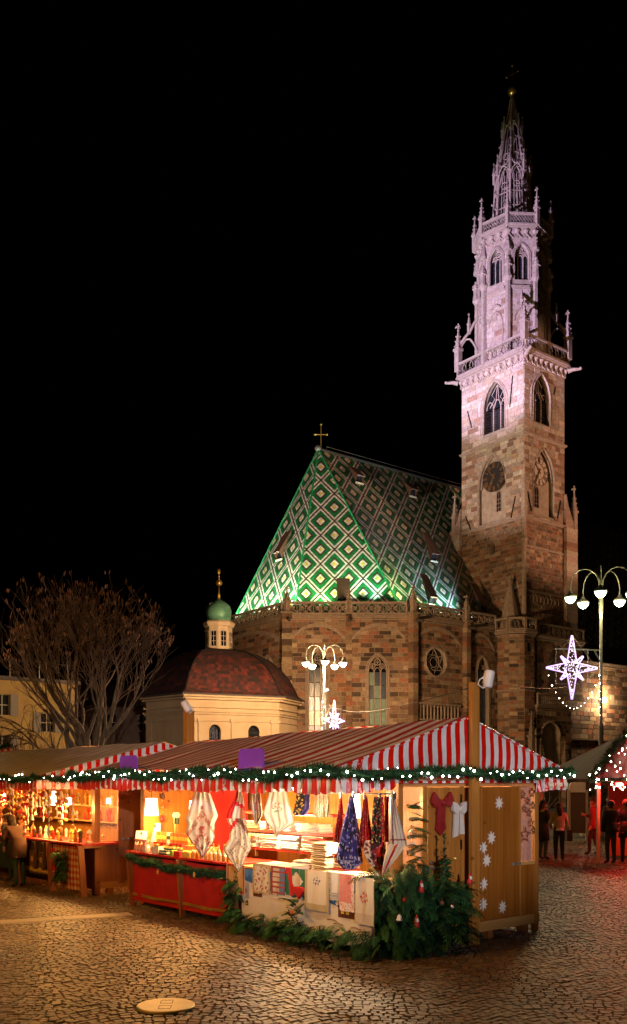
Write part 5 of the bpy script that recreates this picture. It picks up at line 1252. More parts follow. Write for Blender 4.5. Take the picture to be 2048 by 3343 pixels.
for x in (.3, 1.2): MB().box(x, x + .12, -.02, .1, 0, .12).build('foot', m_wood2, s2)
MB().box(-.42, .4, -.28, 6.6, 1.03, 1.07).build('counter_top', m_redp, s2)
for b in (-.22, 1.25, 2.8, 4.5, 6.2):
    q = MB(); q.bar((-.42, b, 1.03), (-.34, b, 0), .05, .12, up=(1, 0, 0)); q.bar((-.42, b, 1.0), (.1, b, 1.0), .05); q.build('leg', m_wood2, s2)
m_ging = stripes('red_gingham', (.72, .56, .36), (.50, .02, .02), .125, 'YZ', .9, .5, bump=.15, check=True, c3=(.6, .2, .14))
drape(-.35, -.18, .62, .12, 1.0, m_ging, s2, 'counter_cloth', .012, 8); drape(-.35, 1.3, 2.75, .3, 1.0, mat('dark_cloth', (.06, .03, .018), rough=.9), s2, 'counter_cloth', .012, 9); drape(-.35, 2.85, 6.1, .3, 1.0, mat('dark_green_cloth', (.015, .035, .02), rough=.9), s2, 'counter_cloth', .012, 10)
drape(-.35, .66, 1.2, .15, 1.0, m_ging, s2, 'counter_cloth', .012, 18)
m_penn = mat('yellow_felt', (.62, .40, .10), rough=.9)
for i in range(22):
    b = 1.32 + i * .065; MB().prism([(-.03, .07), (.03, .07), (.03, .0), (0, -.05), (-.03, .0)], Fr((-.37, b + .03, .38), (0, -1, 0)), 0, .006).build('pennant', m_penn, s2)
eL = (EL2 - .05, C1, 2.38); cL_ = (EL2 - .05, C0 - .07, 2.38); cR_ = (RA2, C0 - .1, 2.38)
garland('dark fir garland along the eave of the ornament stall', M2, [eL, cL_], .085, 520, 6); garland('short fir garland under the striped gable of the ornament stall', M2, [cL_, cR_], .085, 520, 8)
light_string('string of warm lights in the eave garland of the ornament stall', M2, [eL, cL_], 42, .09, 9, m_warm, .012); light_string('string of warm lights under the gable of the ornament stall', M2, [cL_, cR_], 12, .09, 10, m_warm, .012)
for k, (b, lb) in enumerate(((.7, 'pale post board on the eave of the ornament stall'),)):
    t = thing('blank_signboard', lb, 'signboard', mw=M2 @ Matrix.Translation((-1.25, 3.05, 2.42))); MB().prism([(-.14, -.05), (.14, -.05), (.14, .3), (.1, .36), (-.1, .36), (-.14, .3)], Fr((0, 0, 0), (0, -1, 0)), -.02, .02).build('board', mat('pale_board', (.42, .38, .44), rough=.6), t)
shade_lamp(M2, (-.2, .75, 1.9), 'small glaring lamp over the gingham end of the ornament counter', .06, .14, 50); shade_lamp(M2, (-.15, 1.6, 1.95), 'bright lamp with long shade over the ornament counter', .07, .3, 60); shade_lamp(M2, (.1, 2.6, 2.0), 'bare bright bulb deep inside the ornament stall', .05, .1, 60)
shade_lamp(M2, (-.2, 4.2, 2.0), 'bright bulb above the glass ornaments', .05, .1, 70); shade_lamp(M2, (.55, .45, 1.9), 'small lamp behind the side window of the ornament stall', .05, .12, 28)
# ------------------------------------------------------------------ farther stalls
m3 = FM(LD(-10.2, 27.5)[:2], 3.0)
s3 = thing('market_stall', 'far stall with striped gable and dark garland behind the ornament stall', 'market stall', mw=m3)
tarp_slope(s3, (-1.2, 0, 2.6), (-1.2, 6, 2.6), (1.1, 0, 3.35), (1.1, 6, 3.35), m_roofst2, seed=8); tarp_slope(s3, (3.4, 0, 2.6), (3.4, 6, 2.6), (1.1, 0, 3.35), (1.1, 6, 3.35), m_roofst2, seed=9); gable_sheet(s3, -1.2, 2.6, 1.1, 3.34, 3.4, 2.6, 2.3, .01, m_gabst)
planks(s3, -.1, 2.6, 8, .1, 2.3, .2, .25, m_wood2); planks(s3, .2, 6, 14, .1, 2.3, -.1, -.05, m_wood2, 'Y'); garland('dark fir garland on the rake of the far stall', m3, [(-1.3, -.05, 2.62), (1.1, -.08, 3.42)], .13, 380, 12); garland('dark fir garland along the far stall eave', m3, [(-1.25, 0, 2.6), (-1.25, 6, 2.6)], .13, 380, 13)
# red lit stall on the right
M4 = FM(LD(8.0, 26.0)[:2], -37.5 + 8)
s4 = thing('market_stall', 'red lit drinks stall with canopy covered in tiny warm lights', 'market stall', mw=M4)
m_redl = mat('red_tarp', (.34, .006, .005), (.24, .005, .004), rough=.5, scale=2, bump=.2)
tarp_slope(s4, (-.2, 0, 2.36), (5.5, 0, 2.36), (2.2, 2.3, 3.9), (4, 2.3, 3.9), m_redl, ny=14, seed=11, name='canopy'); tarp_slope(s4, (-.2, 4.6, 2.36), (-.2, 0, 2.36), (2.2, 2.3, 3.9), (2.2, 2.3, 3.9), m_under, ny=14, seed=12, name='canopy'); tarp_slope(s4, (5.5, 4.6, 2.36), (-.2, 4.6, 2.36), (4, 2.3, 3.9), (2.2, 2.3, 3.9), m_redl, ny=14, seed=13, name='canopy')  # left side near-black instead of red: shade put into its colour
for x, y in ((0.1, .15), (0.1, 4.4), (5.3, .15), (5.3, 4.4)): MB().box(x, x + .09, y, y + .09, 0, 2.4).build('post', m_drim, s4)
planks(s4, .9, 5.2, 14, .1, 1.05, 1.0, 1.06, m_wood2); MB().box(.8, 5.3, .85, 1.3, 1.05, 1.1).build('counter_top', m_wood2, s4); planks(s4, 2.4, 5.2, 8, .1, 2.3, 4.2, 4.26, m_brn)
garland('dark shaggy garland on the hip of the red canopy', M4, [(-.2, -.05, 2.4), (2.2, 2.2, 4.0)], .17, 420, 14, [(.05, .02, .012), (.03, .03, .014), (.02, .04, .015)]); garland('reddish fringe garland along the red canopy eave', M4, [(-.25, -.08, 2.33), (5.5, -.08, 2.33)], .15, 300, 15, [(.07, .015, .012), (.04, .02, .012), (.03, .035, .015)])
t = thing('string_lights', 'scatter of tiny warm lights over the red canopy and its fringe', 'string lights', mw=M4 @ Matrix.Translation((0, -.2, 2.4))); r7 = random.Random(4); P = []
for i in range(64): u = r7.uniform(-.3, 3.6); P.append(Vector((u, -.02 + r7.uniform(-.12, 0), r7.uniform(-.34, .04))))
for i in range(46): k = r7.uniform(0, 1) ** 1.2; u = -.2 + 2.4 * k + r7.uniform(-.1, 1.2) * (1 - k * .3); P.append(Vector((u, 2.3 * k + .12, 1.56 * k + .06)))
P.sort(key=lambda v: v.x); MB().path(P, .003, 3).build('wire', m_iron, t); bulbs(t, P, .022, m_warm)
for x in (1.2, 3.4):
    l_ = lamp('red_lamp', 'POINT', (x - .6, -.15, 2.1), 220, (1, .02, .012), s4, None, .1)
    q = MB().lathe([(.09, .06), (.1, 0), (.06, -.05), (.01, -.06)], 12, (x - .6, -.15, 2.21)); q.build('red_lamp_globe', emis('red_globe', (1, .03, .02), 12), s4)
# ================================================================== linens hanging and lying on the big stall
m_cloth = mat('printed_cloth', (.6, .55, .5), rough=.9, attr=True, bump=.15, bscale=40)
CR, CR2, WH, RD, DR, NV, BK, GD, GN, TN = (.62, .54, .42), (.52, .44, .33), (.62, .57, .50), (.50, .015, .02), (.24, .02, .02), (.035, .03, .16), (.015, .012, .014), (.55, .36, .12), (.02, .14, .07), (.34, .20, .13)
def hang(key, label, cat, M, pos, yaw, outline, cf, amp=.03, folds=4, nx=22, nz=30, group=None, seed=0):
    t = MB(); r_ = random.Random(seed or len(key) * 7 + int(abs(pos[1]) * 10)); ph = r_.uniform(0, 6); H_ = outline[-1][0]
    def lr(z):
        for (z0, l0, r0), (z1, l1, r1) in zip(outline, outline[1:]):
            if z <= z1 + 1e-6: k = (z - z0) / max(1e-6, z1 - z0); return l0 + (l1 - l0) * k, r0 + (r1 - r0) * k
        return outline[-1][1:]
    for j in range(nz + 1):
        z = H_ * j / nz; l, r = lr(z)
        for i in range(nx + 1):
            s_ = i / nx; x = l + (r - l) * s_; v = j / nz
            t.v.append((x, amp * math.sin(s_ * folds * 2 * pi + ph + v * 1.2) * (.5 + .6 * v) + amp * .5 * math.sin(s_ * 9 + v * 8), -z))
    for j in range(nz):
        for i in range(nx):
            q = j * (nx + 1) + i; t.f.append((q, q + nx + 1, q + nx + 2, q + 1)); z = H_ * (j + .5) / nz; l, r = lr(z); x = l + (r - l) * (i + .5) / nx
            t.c.append(cf(x, z, (i + .5) / nx, (j + .5) / nz, l, r)); t.m.append(0)
    return t.build(key, m_cloth, smooth=True, mw=M @ Matrix.Translation(pos) @ Matrix.Rotation(yaw, 4, 'Z'), label=label, cat=cat, group=group)
CAMY = R(-37.5 - 3.0)      # facing the open square, in stall coordinates
def spk(x, z, k, thr): return math.sin(x * k + 1.3 * math.sin(z * k * .7)) * math.sin(z * k * 1.1 + math.sin(x * k * .8)) > thr
def c_heart(x, z, u, v, l, r):
    w = z - 1.55 * abs(x - .0)
    for a, b, c in ((.30, .33, TN), (.33, .39, (.40, .17, .12)), (.39, .42, TN), (.60, .64, (.42, .2, .15)), (.64, .72, (.34, .10, .08)), (.72, .76, TN)):
        if a < w < b: return c if not spk(x, z, 90, .45) else CR
    if (x * x + (z - .62) ** 2) < .0026 or (x * x + (z - .28) ** 2) < .0009: return (.34, .08, .07)
    if z > .78 and (abs(l - x) < .03 or abs(r - x) < .03): return (.32, .12, .09)
    if (x * x + (z - .92) ** 2) < .001: return (.3, .1, .08)
    return (.48, .42, .34) if spk(x, z, 55, .82) else WH if v < .3 else CR
def c_robin(x, z, u, v, l, r):
    if z < .45: return RD if (u < .3 or .2 < z - x * .5 < .26) else (.5, .2, .1) if u > .7 and z > .28 else WH
    w = (z - .45) - 1.3 * abs(x)
    if -.05 < w < .05: return (.16, .08, .05) if x > -.02 else RD
    if .33 < w < .37 or (z > .85 and (abs(l - x) < .018 or abs(r - x) < .018)): return (.3, .2, .14)
    if x * x + (z - 1.1) ** 2 < .0012: return GD
    return (.35, .3, .25) if spk(x, z, 60, .75) else CR
def c_flower(x, z, u, v, l, r):
    if (x + .0) ** 2 + (z - .25) ** 2 < .006 and spk(x, z, 110, .1): return (.55, .22, .10) if z < .25 else (.10, .2, .06)
    return (.50, .43, .32) if min(x - l, r - x) < .022 or z > .6 else WH
def c_plain(x, z, u, v, l, r): return (.5, .1, .08) if abs(x) < .015 and .2 < z < .33 else WH
def c_goldnavy(x, z, u, v, l, r): return NV if u > .62 else (GD if spk(x, z, 70, .35) else BK)
def c_lace(x, z, u, v, l, r): return (.40, .30, .17) if spk(x, z, 80, .55) or u < .2 or u > .8 else CR
def c_red(x, z, u, v, l, r): return (.55, .22, .16) if spk(x, z, 75, .72) else RD if u > .25 else DR
def c_navy(x, z, u, v, l, r):
    if z > .8 and spk(x, z, 120, .2): return (.45, .42, .5)
    return (.24, .20, .55) if spk(x, z, 42, .62) else (.5, .5, .6) if spk(x + .05, z, 66, .88) else NV if spk(x, z, 20, -.3) else (.015, .012, .05)
def c_black(x, z, u, v, l, r): return GD if spk(x, z, 80, .6) else RD if spk(x + .03, z + .02, 46, .68) else (.1, .22, .08) if spk(x, z + .06, 52, .85) else BK if u < .72 else RD
def c_white(x, z, u, v, l, r): return (.24, .04, .04) if abs(x - l - .03) < .006 or abs(z - .6) < .006 else WH
def c_low(x, z, u, v, l, r): return CR if u < .3 and spk(x, z, 60, -.2) else (.05, .012, .015) if spk(x, z, 24, .1) else (.55, .35, .3) if spk(x, z, 70, .7) else DR if u < .6 else RD
def c_cream(x, z, u, v, l, r): return RD if .32 < u - v * .1 < .5 else CR
CL = [('tablecloth', 'cream tablecloth with brown heart borders hanging in points above the red counter', c_heart, -.6, 3.78, 2.17, [(0, -.118, .118), (.089, -.148, .148), (.4, -.237, .257), (.449, -.271, .237), (.533, -.232, .197), (.691, -.261, .197), (.804, -.197, .207), (.952, -.089, .109), (1.095, 0, .005)]),
      ('tablecloth', 'cream tablecloth with red and brown folds hanging in a long point beside the heart tablecloth', c_robin, -.6, 2.79, 2.2, [(0, -.014, .042), (.113, -.047, .08), (.301, -.141, .103), (.432, -.193, .113), (.583, -.118, .132), (.771, -.141, .188), (.907, -.23, .207), (1.006, -.188, .141), (1.147, -.085, .085), (1.274, -.005, .005)]),
      ('tablecloth', 'white tablecloth with embroidered flowers hanging before the linen shelves', c_flower, -.6, 1.83, 2.2, [(0, -.115, .137), (.186, -.168, .186), (.346, -.208, .231), (.474, -.155, .257), (.541, -.08, .177), (.63, -.035, .044), (.687, -.013, 0)]),
      ('small_tablecloth', 'small plain white cloth with one red motif between the two big hanging tablecloths', c_plain, -.45, 2.54, 2.21, [(0, -.065, .056), (.21, -.084, .093), (.397, -.047, .103), (.537, -.014, .037)]),
      ('small_tablecloth', 'dark cloth with gold scrolls and navy scalloped edge hanging behind the flower tablecloth', c_goldnavy, -.3, 1.63, 2.23, [(0, -.067, .125), (.125, -.08, .125), (.304, -.107, .125), (.402, -.134, .045)]),
      ('lace_cloth', 'cream lace cloth hanging in front of a tube lamp', c_lace, -.2, 1.3, 2.23, [(0, -.123, .114), (.167, -.11, .123), (.343, -.123, .132), (.422, -.097, .123)]),
      ('table_runner', 'red table runner partly behind the navy one on the rail', c_red, -.62, .43, 2.1, [(0, -.012, .016), (.144, -.033, .033), (.39, -.07, .049), (.533, -.09, .062), (.603, -.041, .041)]),
      ('table_runner', 'navy and purple embroidered runner with lace hem hanging from the rail', c_navy, -.66, .18, 2.13, [(0, -.02, .024), (.161, -.056, .056), (.403, -.121, .097), (.645, -.169, .129), (.807, -.202, .145), (.867, -.186, .153), (.96, -.105, .04)]),
      ('table_runner', 'bright red runner between the navy and the black ones on the rail', c_red, -.6, -.03, 2.13, [(0, -.02, .024), (.159, -.04, .04), (.397, -.071, .071), (.555, -.087, .103), (.666, -.063, .107)]),
      ('table_runner', 'black runner with gold scrolls and red poinsettias on the rail', c_black, -.64, -.31, 2.13, [(0, -.055, .062), (.187, -.078, .07), (.382, -.09, .078), (.585, -.086, .07)]),
      ('table_runner', 'narrow red runner between the black and the white cloths on the rail', c_red, -.58, -.39, 2.14, [(0, -.023, .039), (.234, -.023, .031), (.585, -.023, .031)]),
      ('napkin', 'white napkin with thin dark line clipped at the end of the rail', c_white, -.64, -.6, 2.2, [(0, -.038, -.023), (.134, -.054, .008), (.364, -.057, .069), (.594, -.054, .138), (.678, -.054, .157)]),
      ('table_runner', 'dark red and lace runner bunched below the black one', c_low, -.62, -.21, 1.57, [(0, -.118, .126), (.126, -.142, .149), (.283, -.079, .142), (.401, .039, .126), (.456, .071, .102)]),
      ('napkin', 'cream napkin with broad red stripe hanging from a folded corner under the white napkin', c_cream, -.68, -.59, 1.54, [(0, -.031, .184), (.038, -.054, .153), (.169, -.1, .069), (.284, -.115, -.031), (.36, -.127, -.1)])]
for k, lb, cf, a, b, z, o in CL: hang(k, lb, 'runner' if 'runner' in k else 'cloth', M1, (a, b, z), CAMY + rnd.uniform(-.12, .12), o, cf, nx=26, nz=40)
# clips on the rail
for b in (.43, .18, -.03, -.31, -.58): MB().box(-.635, -.605, b - .012, b + .012, 2.1, 2.18).build('clip', m_latch, s1)
# linens hanging over the table front (they face the square)
FRY = R(-90)
def flat(key, label, b0, b1, z1, z0, cf, cat='cloth', a=-.4, amp=.006):
    w = b0 - b1; return hang(key, label, cat, M1, (a, (b0 + b1) / 2, z1), FRY, [(0, -w / 2, w / 2), (z1 - z0, -w / 2, w / 2)], cf, amp, 2, 26, 30)
def frame_cf(edge, field, motif, k=60, thr=.6, ew=.05): return lambda x, z, u, v, l, r: edge if min(x - l, r - x) < ew or v < .07 or v > .92 else (motif if spk(x, z, k, thr) else field)
flat('placemat', 'cream tapestry placemat with gnome figures over the table edge', 2.69, 2.25, 1.06, .62, frame_cf((.46, .36, .2), CR, (.36, .10, .06), 48, .45))
flat('placemat', 'red and blue tapestry placemat with houses over the table edge', 2.23, 1.89, 1.06, .64, lambda x, z, u, v, l, r: (.30, .05, .05) if (int(z * 40) % 3 == 0 or u < .15) else (.12, .16, .3) if u > .62 else CR2)
flat('bunting_cloth', 'green red and cream patchwork cloth over the table edge', 1.88, 1.42, 1.06, .66, lambda x, z, u, v, l, r: RD if abs(u - .22 - v * .1) < .09 or u + v < .3 else CR if abs(u - .55) + abs(v - .45) < .34 else GN)
flat('lace_cloth', 'cream lace-edged cloth with blue flower over the table edge', 1.4, .88, 1.07, .5, lambda x, z, u, v, l, r: (.06, .08, .22) if (x * x + (z - .16) ** 2 < .0055 and spk(x, z, 120, .1)) else (.42, .34, .2) if min(x - l, r - x) < .06 or v > .84 else CR, a=-.43)
flat('tea_towel', 'grey checked tea towel over the table edge', .92, .64, 1.07, .68, lambda x, z, u, v, l, r: (.2, .2, .22) if ((int(x * 60) + int(z * 60)) % 2 and (u < .3 or u > .75 or v > .7)) else (.6, .58, .54), a=-.42)
flat('tea_towel', 'red checked tea towel with heart border over the table edge', .66, .36, 1.07, .56, lambda x, z, u, v, l, r: (RD if spk(x, z, 130, .6) else (.66, .55, .5)) if v > .78 or u > .78 else (RD if (int((x + 1) * 70) % 2 == int(z * 70) % 2) else (.62, .4, .36)), a=-.43)
flat('lace_cloth', 'cream lace cloth with red flowers hanging low at the table corner', .34, -.02, 1.05, .42, lambda x, z, u, v, l, r: (.45, .02, .03) if (x * x + (z - .27) ** 2 < .006 and spk(x, z, 110, .0)) else (.5, .43, .35) if min(x - l, r - x) < .02 or v > .78 else (.60, .54, .44), a=-.44)
flat('tapestry', 'brown tapestry with Christmas tree framed in red hanging below the long tablecloth', 3.28, 2.78, 1.02, .56, lambda x, z, u, v, l, r: CR2 if min(u, 1 - u) < .04 or v > .95 else (.40, .08, .03) if min(u, 1 - u) < .13 or v < .08 or v > .88 else ((.12, .09, .04) if abs(x) < .03 + .2 * max(0, z - .08) * .9 and v > .2 and spk(x, z, 90, -.3) else (.52, .33, .14)), a=-.47)
t = thing('heart_cushion', 'small red heart cushion hanging below the patchwork cloth', 'cushion', mw=M1 @ Matrix.Translation((-.45, 1.5, .74)))
hp_ = [(.1 * 16 * math.sin(a) ** 3 / 16, .1 * (13 * math.cos(a) - 5 * math.cos(2 * a) - 2 * math.cos(3 * a) - math.cos(4 * a)) / 16) for a in [2 * pi * i / 26 for i in range(26)]]
MB().prism(hp_[::-1], Fr((0, 0, 0), (0, -1, 0)), -.02, .03).build('pad', m_redc, t); MB().path([(0, 0, .06), (0, 0, .3)], .004, 4).build('loop', m_redc, t)
# folded linens: stacks on the shelves
def folded_mesh(name='folded_cloth'):
    mb = MB(); n = 6; pr = [(-.0, -.5), (.8, -.5)] + [(.8 + .2 * math.cos(-pi / 2 + pi * i / n), .5 * math.sin(-pi / 2 + pi * i / n)) for i in range(1, n)] + [(.8, .5), (0, .5)]
    A = [(-x + 1, -.5, z) for x, z in pr]; B = [(-x + 1, .5, z) for x, z in pr]; k = len(pr)
    mb.poly(A[::-1], None); mb.poly(B, None)
    for i in range(k): mb.poly([A[i], A[(i + 1) % k], B[(i + 1) % k], B[i]])
    me = bpy.data.meshes.new(name); me.from_pydata(mb.v, [], mb.f); return me
fold_me = folded_mesh(); LIN = [mat('linen_%s' % k, c, tuple(v * .86 for v in c), rough=.95, scale=14, bump=.25, bscale=30) for k, c in (('white', (.72, .68, .60)), ('cream', (.62, .53, .40)), ('rose', (.55, .28, .24)), ('blue', (.36, .36, .42)), ('red', (.46, .06, .05)))]
FOLD = {}
for m in LIN: me = fold_me.copy(); me.materials.append(m); FOLD[m.name] = me
def stack(label, p, w, dpt, n, th, wts, seed, group='stacks of folded linen on the shelves'):
    t = thing('linen_stack', label, 'linen stack', mw=M1 @ Matrix.Translation(p), group=group); r_ = random.Random(seed); z = 0
    for i in range(n):
        h = th * r_.uniform(.7, 1.3); m = r_.choices(LIN, wts)[0]
        link('folded_cloth', FOLD[m.name], t, Matrix.Translation((r_.uniform(-.015, .015), r_.uniform(-.012, .012), z + h / 2)) @ Matrix.Rotation(r_.uniform(-.05, .05), 4, 'Z') @ Matrix.Diagonal((dpt, w * r_.uniform(.92, 1.02), h * .96, 1))); z += h
    return t
for b, lb, wt in ((4.05, 'stack of mixed folded linens on the lower red shelf next to the hanging tablecloths', (5, 3, 1, 0, 1)), (3.5, 'stack of white folded linens in the middle of the lower red shelf', (8, 2, 0, 1, 0)), (2.95, 'stack of rose and blue striped linens on the lower red shelf', (4, 2, 3, 3, 0)), (2.4, 'stack of cream linens at the far end of the lower red shelf', (4, 5, 0, 0, 1))): stack(lb, (.52, b, 1.2), .46, .3, 9, .026, wt, int(b * 10))
for b, lb, wt in ((4.0, 'stack of linens on the upper red shelf above the mixed stack', (5, 4, 1, 1, 0)), (3.2, 'stack of linens with red piping on the middle of the upper shelf', (5, 2, 1, 0, 2)), (2.5, 'flat stack of striped linens on the upper shelf beside the tube lamp', (4, 4, 2, 2, 0))): stack(lb, (.52, b, 1.5), .55, .3, 6, .026, wt, int(b * 11))
stack('tall narrow stack of white lace-edged linens standing on the table', (-.05, 1.55, 1.0), .34, .28, 13, .034, (8, 3, 0, 0, 0), 5); stack('stack with red linens beside the tall white stack', (-.02, 1.12, 1.0), .3, .26, 8, .034, (4, 2, 1, 0, 4), 6)
stack('low pile of rose linens on the linen table below the shelves', (.1, 2.1, 1.0), .5, .3, 4, .03, (3, 2, 4, 2, 0), 7); stack('low spread of white linens along the table edge', (-.33, 2.3, 1.0), .9, .4, 3, .022, (8, 2, 0, 0, 0), 8); stack('two white linens lying at the near end of the table', (-.33, .75, 1.0), .9, .4, 2, .022, (8, 3, 0, 0, 0), 9)
# winter village panel below the linens
t = thing('painted_panel', 'painted board with snowy hills and brown cottages below the hanging linens', 'painted board', mw=M1 @ Matrix.Translation((-.385, 1.56, .1)))
FP = Fr((0, 1.42, 0), (0, -1, 0)); m_pb = mat('panel_blue', (.02, .12, .36), (.03, .18, .45), rough=.7, scale=4); m_ps = mat('panel_snow', (.68, .62, .54), (.58, .52, .45), rough=.8, scale=2.5); m_pbr = mat('panel_brown', (.10, .03, .018), rough=.7); m_py = mat('panel_yellow', (.75, .55, .06), rough=.7)
MB().prism([(0, 0), (2.9, 0), (2.9, .86), (0, .86)], FP, -.012, 0).build('board', m_pb, t)
hills = [(0, 0), (2.9, 0), (2.9, .52), (2.6, .56), (2.3, .48), (2.05, .54), (1.8, .47), (1.6, .50), (1.45, .57), (1.25, .52), (1.1, .6), (.9, .52), (.75, .58), (.5, .5), (.38, .62), (.2, .66), (0, .7)]
MB().prism(hills, FP, 0, .004).build('snow_hill', m_ps, t)
def cottage(u, z, w, h):
    o = MB().prism([(u, z), (u + w, z), (u + w, z + h * .55), (u + w * .7, z + h), (u, z + h * .62)], FP, .004, .008).build('cottage', m_pbr, t); MB().prism([(u - .03, z + h * .58), (u + w * .68, z + h * .98), (u + w * .62, z + h * 1.12), (u - .06, z + h * .75)], FP, .008, .012).build('snowy_roof', m_ps, o)
    for k in (.2, .5): MB().prism([(u + w * k, z + h * .2), (u + w * (k + .18), z + h * .2), (u + w * (k + .18), z + h * .45), (u + w * k, z + h * .45)], FP, .008, .011).build('lit_window', m_py, o)
cottage(.3, .46, .22, .24); cottage(2.25, .36, .32, .26); cottage(.08, .5, .05, .06); cottage(.1, .3, .07, .09); cottage(2.42, .08, .1, .14)
r8 = random.Random(3); q = MB()
for i in range(60): u, z = r8.uniform(.5, 2.8), r8.uniform(.48, .84); q.prism([(u, z), (u + .01, z), (u + .01, z + .02), (u, z + .02)], FP, 0, .002)
q.build('snowflakes', m_ps, t, kind='stuff')
for i, (u, z) in enumerate(((2.02, .3), (2.15, .26), (2.5, .24))): MB().path([FP(u, z, .006), FP(u + .08, z + .015, .006), FP(u + .2, z - .005, .006)], .008, 4).build('fence_stroke', mat('panel_umber', (.22, .13, .08), rough=.8), t)
# ================================================================== gift goods on the red counter
def box_item(name, label, p, w, d_, h, m, group=None, rz=0, band=None, cat='box'):
    t = thing(name, label, cat, mw=M1 @ Matrix.Translation(p) @ Matrix.Rotation(rz, 4, 'Z'), group=group)
    MB().box(-d_ / 2, d_ / 2, -w / 2, w / 2, 0, h).build('carton', m, t)
    if band is not None: MB().box(-d_ / 2 - .002, d_ / 2 + .002, -w / 2 - .002, w / 2 + .002, h * .35, h * .68).build('paper_label', band, t)
    return t
pm = lambda n, c: mat(n, c, tuple(v * .8 for v in c), rough=.5, scale=6)
mo, mr, mg, mw_, my, ml = pm('orange_card', (.62, .13, .03)), pm('red_card', (.50, .02, .02)), pm('dark_green_card', (.015, .07, .035)), pm('white_card', (.70, .66, .58)), pm('yellow_card', (.65, .45, .08)), pm('lime_card', (.30, .42, .04))
MB().box(.08, .3, 4.6, 6.5, 1.02, 1.17).build('riser', m_woody, s1); MB().box(-.1, .08, 4.6, 6.4, 1.02, 1.09).build('riser', m_woody, s1)
for i in range(9): box_item('orange_gift_box', 'orange gift box with pale label in the back row on the red counter' if i != 3 else 'single white gift box in the back row of orange boxes', (.17, 6.38 - i * .125, 1.17), .105, .08, .2, mo if i != 3 else mw_, 'orange boxes in the back row' if i != 3 else None, band=my if i != 3 else mg)
for i in range(10): box_item('red_gift_box', 'small red gift box in the middle row on the red counter' if i not in (0, 5) else 'small white card box in the middle row on the red counter', (-.0, 6.32 - i * .11, 1.09), .09, .06, .11, mr if i not in (0, 5) else mw_, 'red boxes in the middle row' if i not in (0, 5) else 'white boxes in the middle row', band=my if i % 3 else None)
for i in range(6):
    t = thing('green_tin', 'dark green tin with gold lid in front of the red boxes', 'tin', mw=M1 @ Matrix.Translation((-.14, 5.75 - i * .12, 1.02)), group='green tins on the red counter'); MB().lathe([(.045, 0), (.045, .1)], 14).build('can', mg, t); MB().lathe([(.047, .1), (.047, .125), (.04, .13)], 14).build('lid', m_goldt, t)
for p, w, h, m, lb in (((-.28, 5.7, 1.02), .24, .13, mw_, 'white gift box with gold bow on the red counter'), ((-.3, 5.4, 1.02), .26, .08, mg, 'long dark green box with white print on the red counter'), ((-.32, 5.1, 1.02), .09, .1, ml, 'lime green tag box on the red counter'), ((-.3, 4.95, 1.02), .18, .09, mr, 'flat red box beside the lime tag'), ((-.3, 4.68, 1.02), .22, .1, my, 'yellow carton at the counter edge beneath the heart tablecloth')): box_item('gift_box', lb, p, w, .1, h, m, band=mw_ if m is mg else None)
t = thing('gold_bow', 'gold ribbon bow on the white gift box', 'bow', mw=M1 @ Matrix.Translation((-.3, 5.7, 1.15)))
for sx in (-1, 1): MB().path([(0, 0, 0), (0, sx * .05, .04), (0, sx * .07, .01), (0, 0, 0)], .014, 5).build('ribbon_loop', m_goldt, t)
m_cello = mat('red_sweets', (.42, .02, .02), (.7, .5, .3), rough=.25, scale=40)
for i, (b, c) in enumerate(((6.45, m_cello), (6.33, m_cello), (6.2, m_cello), (6.08, mat('clear_sweets', (.55, .5, .38), (.75, .7, .55), rough=.2, scale=40)))):
    t = thing('sweet_bag', 'tied cellophane bag of red sweets at the pine end of the counter' if i < 3 else 'tied cellophane bag of pale sweets next to the red ones', 'sweet bag', mw=M1 @ Matrix.Translation((-.27, b, 1.02)), group='red sweet bags' if i < 3 else None); MB().lathe([(.05, 0), (.06, .05), (.05, .12), (.02, .16), (.045, .22), (.05, .23)], 9).build('bag', c, t); MB().lathe([(.024, .15), (.024, .175)], 8).build('ribbon', mr if i else m_goldt, t)
for i in range(9):
    b = 4.5 - i * .13; t = thing('spice_jar', 'small glass jar of spices in the row under the heart tablecloth', 'jar', mw=M1 @ Matrix.Translation((-.3, b, 1.02)), group='spice jars along the counter edge'); MB().lathe([(.035, 0), (.038, .02), (.038, .09), (.028, .11)], 10).build('glass', mat('amber_glass', (.38, .16, .05), (.6, .36, .14), rough=.15, scale=25), t); MB().lathe([(.03, .11), (.03, .135)], 10).build('lid', mw_, t)
for i in range(6):
    b = 4.35 - i * .16; t = thing('bottle', 'slim pale bottle standing behind the spice jars', 'bottle', mw=M1 @ Matrix.Translation((-.1, b, 1.02)), group='bottles behind the spice jars'); MB().lathe([(.03, 0), (.032, .13), (.012, .18), (.012, .24)], 10).build('glass', mat('pale_liquor', (.6, .45, .2), rough=.15), t); MB().lathe([(.014, .22), (.014, .26)], 8).build('cap', m_goldt, t)
for p, h, tl, lb in (((-.12, 6.6, 1.02), .36, .25, 'tall white price card leaning at the near pine end of the counter'), ((.18, 6.6, 1.1), .42, .2, 'tall white price card leaning behind the first one')):
    t = thing('price_card', lb, 'card', mw=M1 @ Matrix.Translation(p) @ Matrix.Rotation(R(-50), 4, 'Z')); MB().obox((-.11, 0, 0), (.22, 0, 0), (0, .008, .002), (0, h * tl, h)).build('sheet', mw_, t); MB().obox((-.02, -.004 + h * tl * .8, h * .8), (.04, 0, 0), (0, .004, 0), (0, .01, .05)).build('printed_mark', m_umber, t)
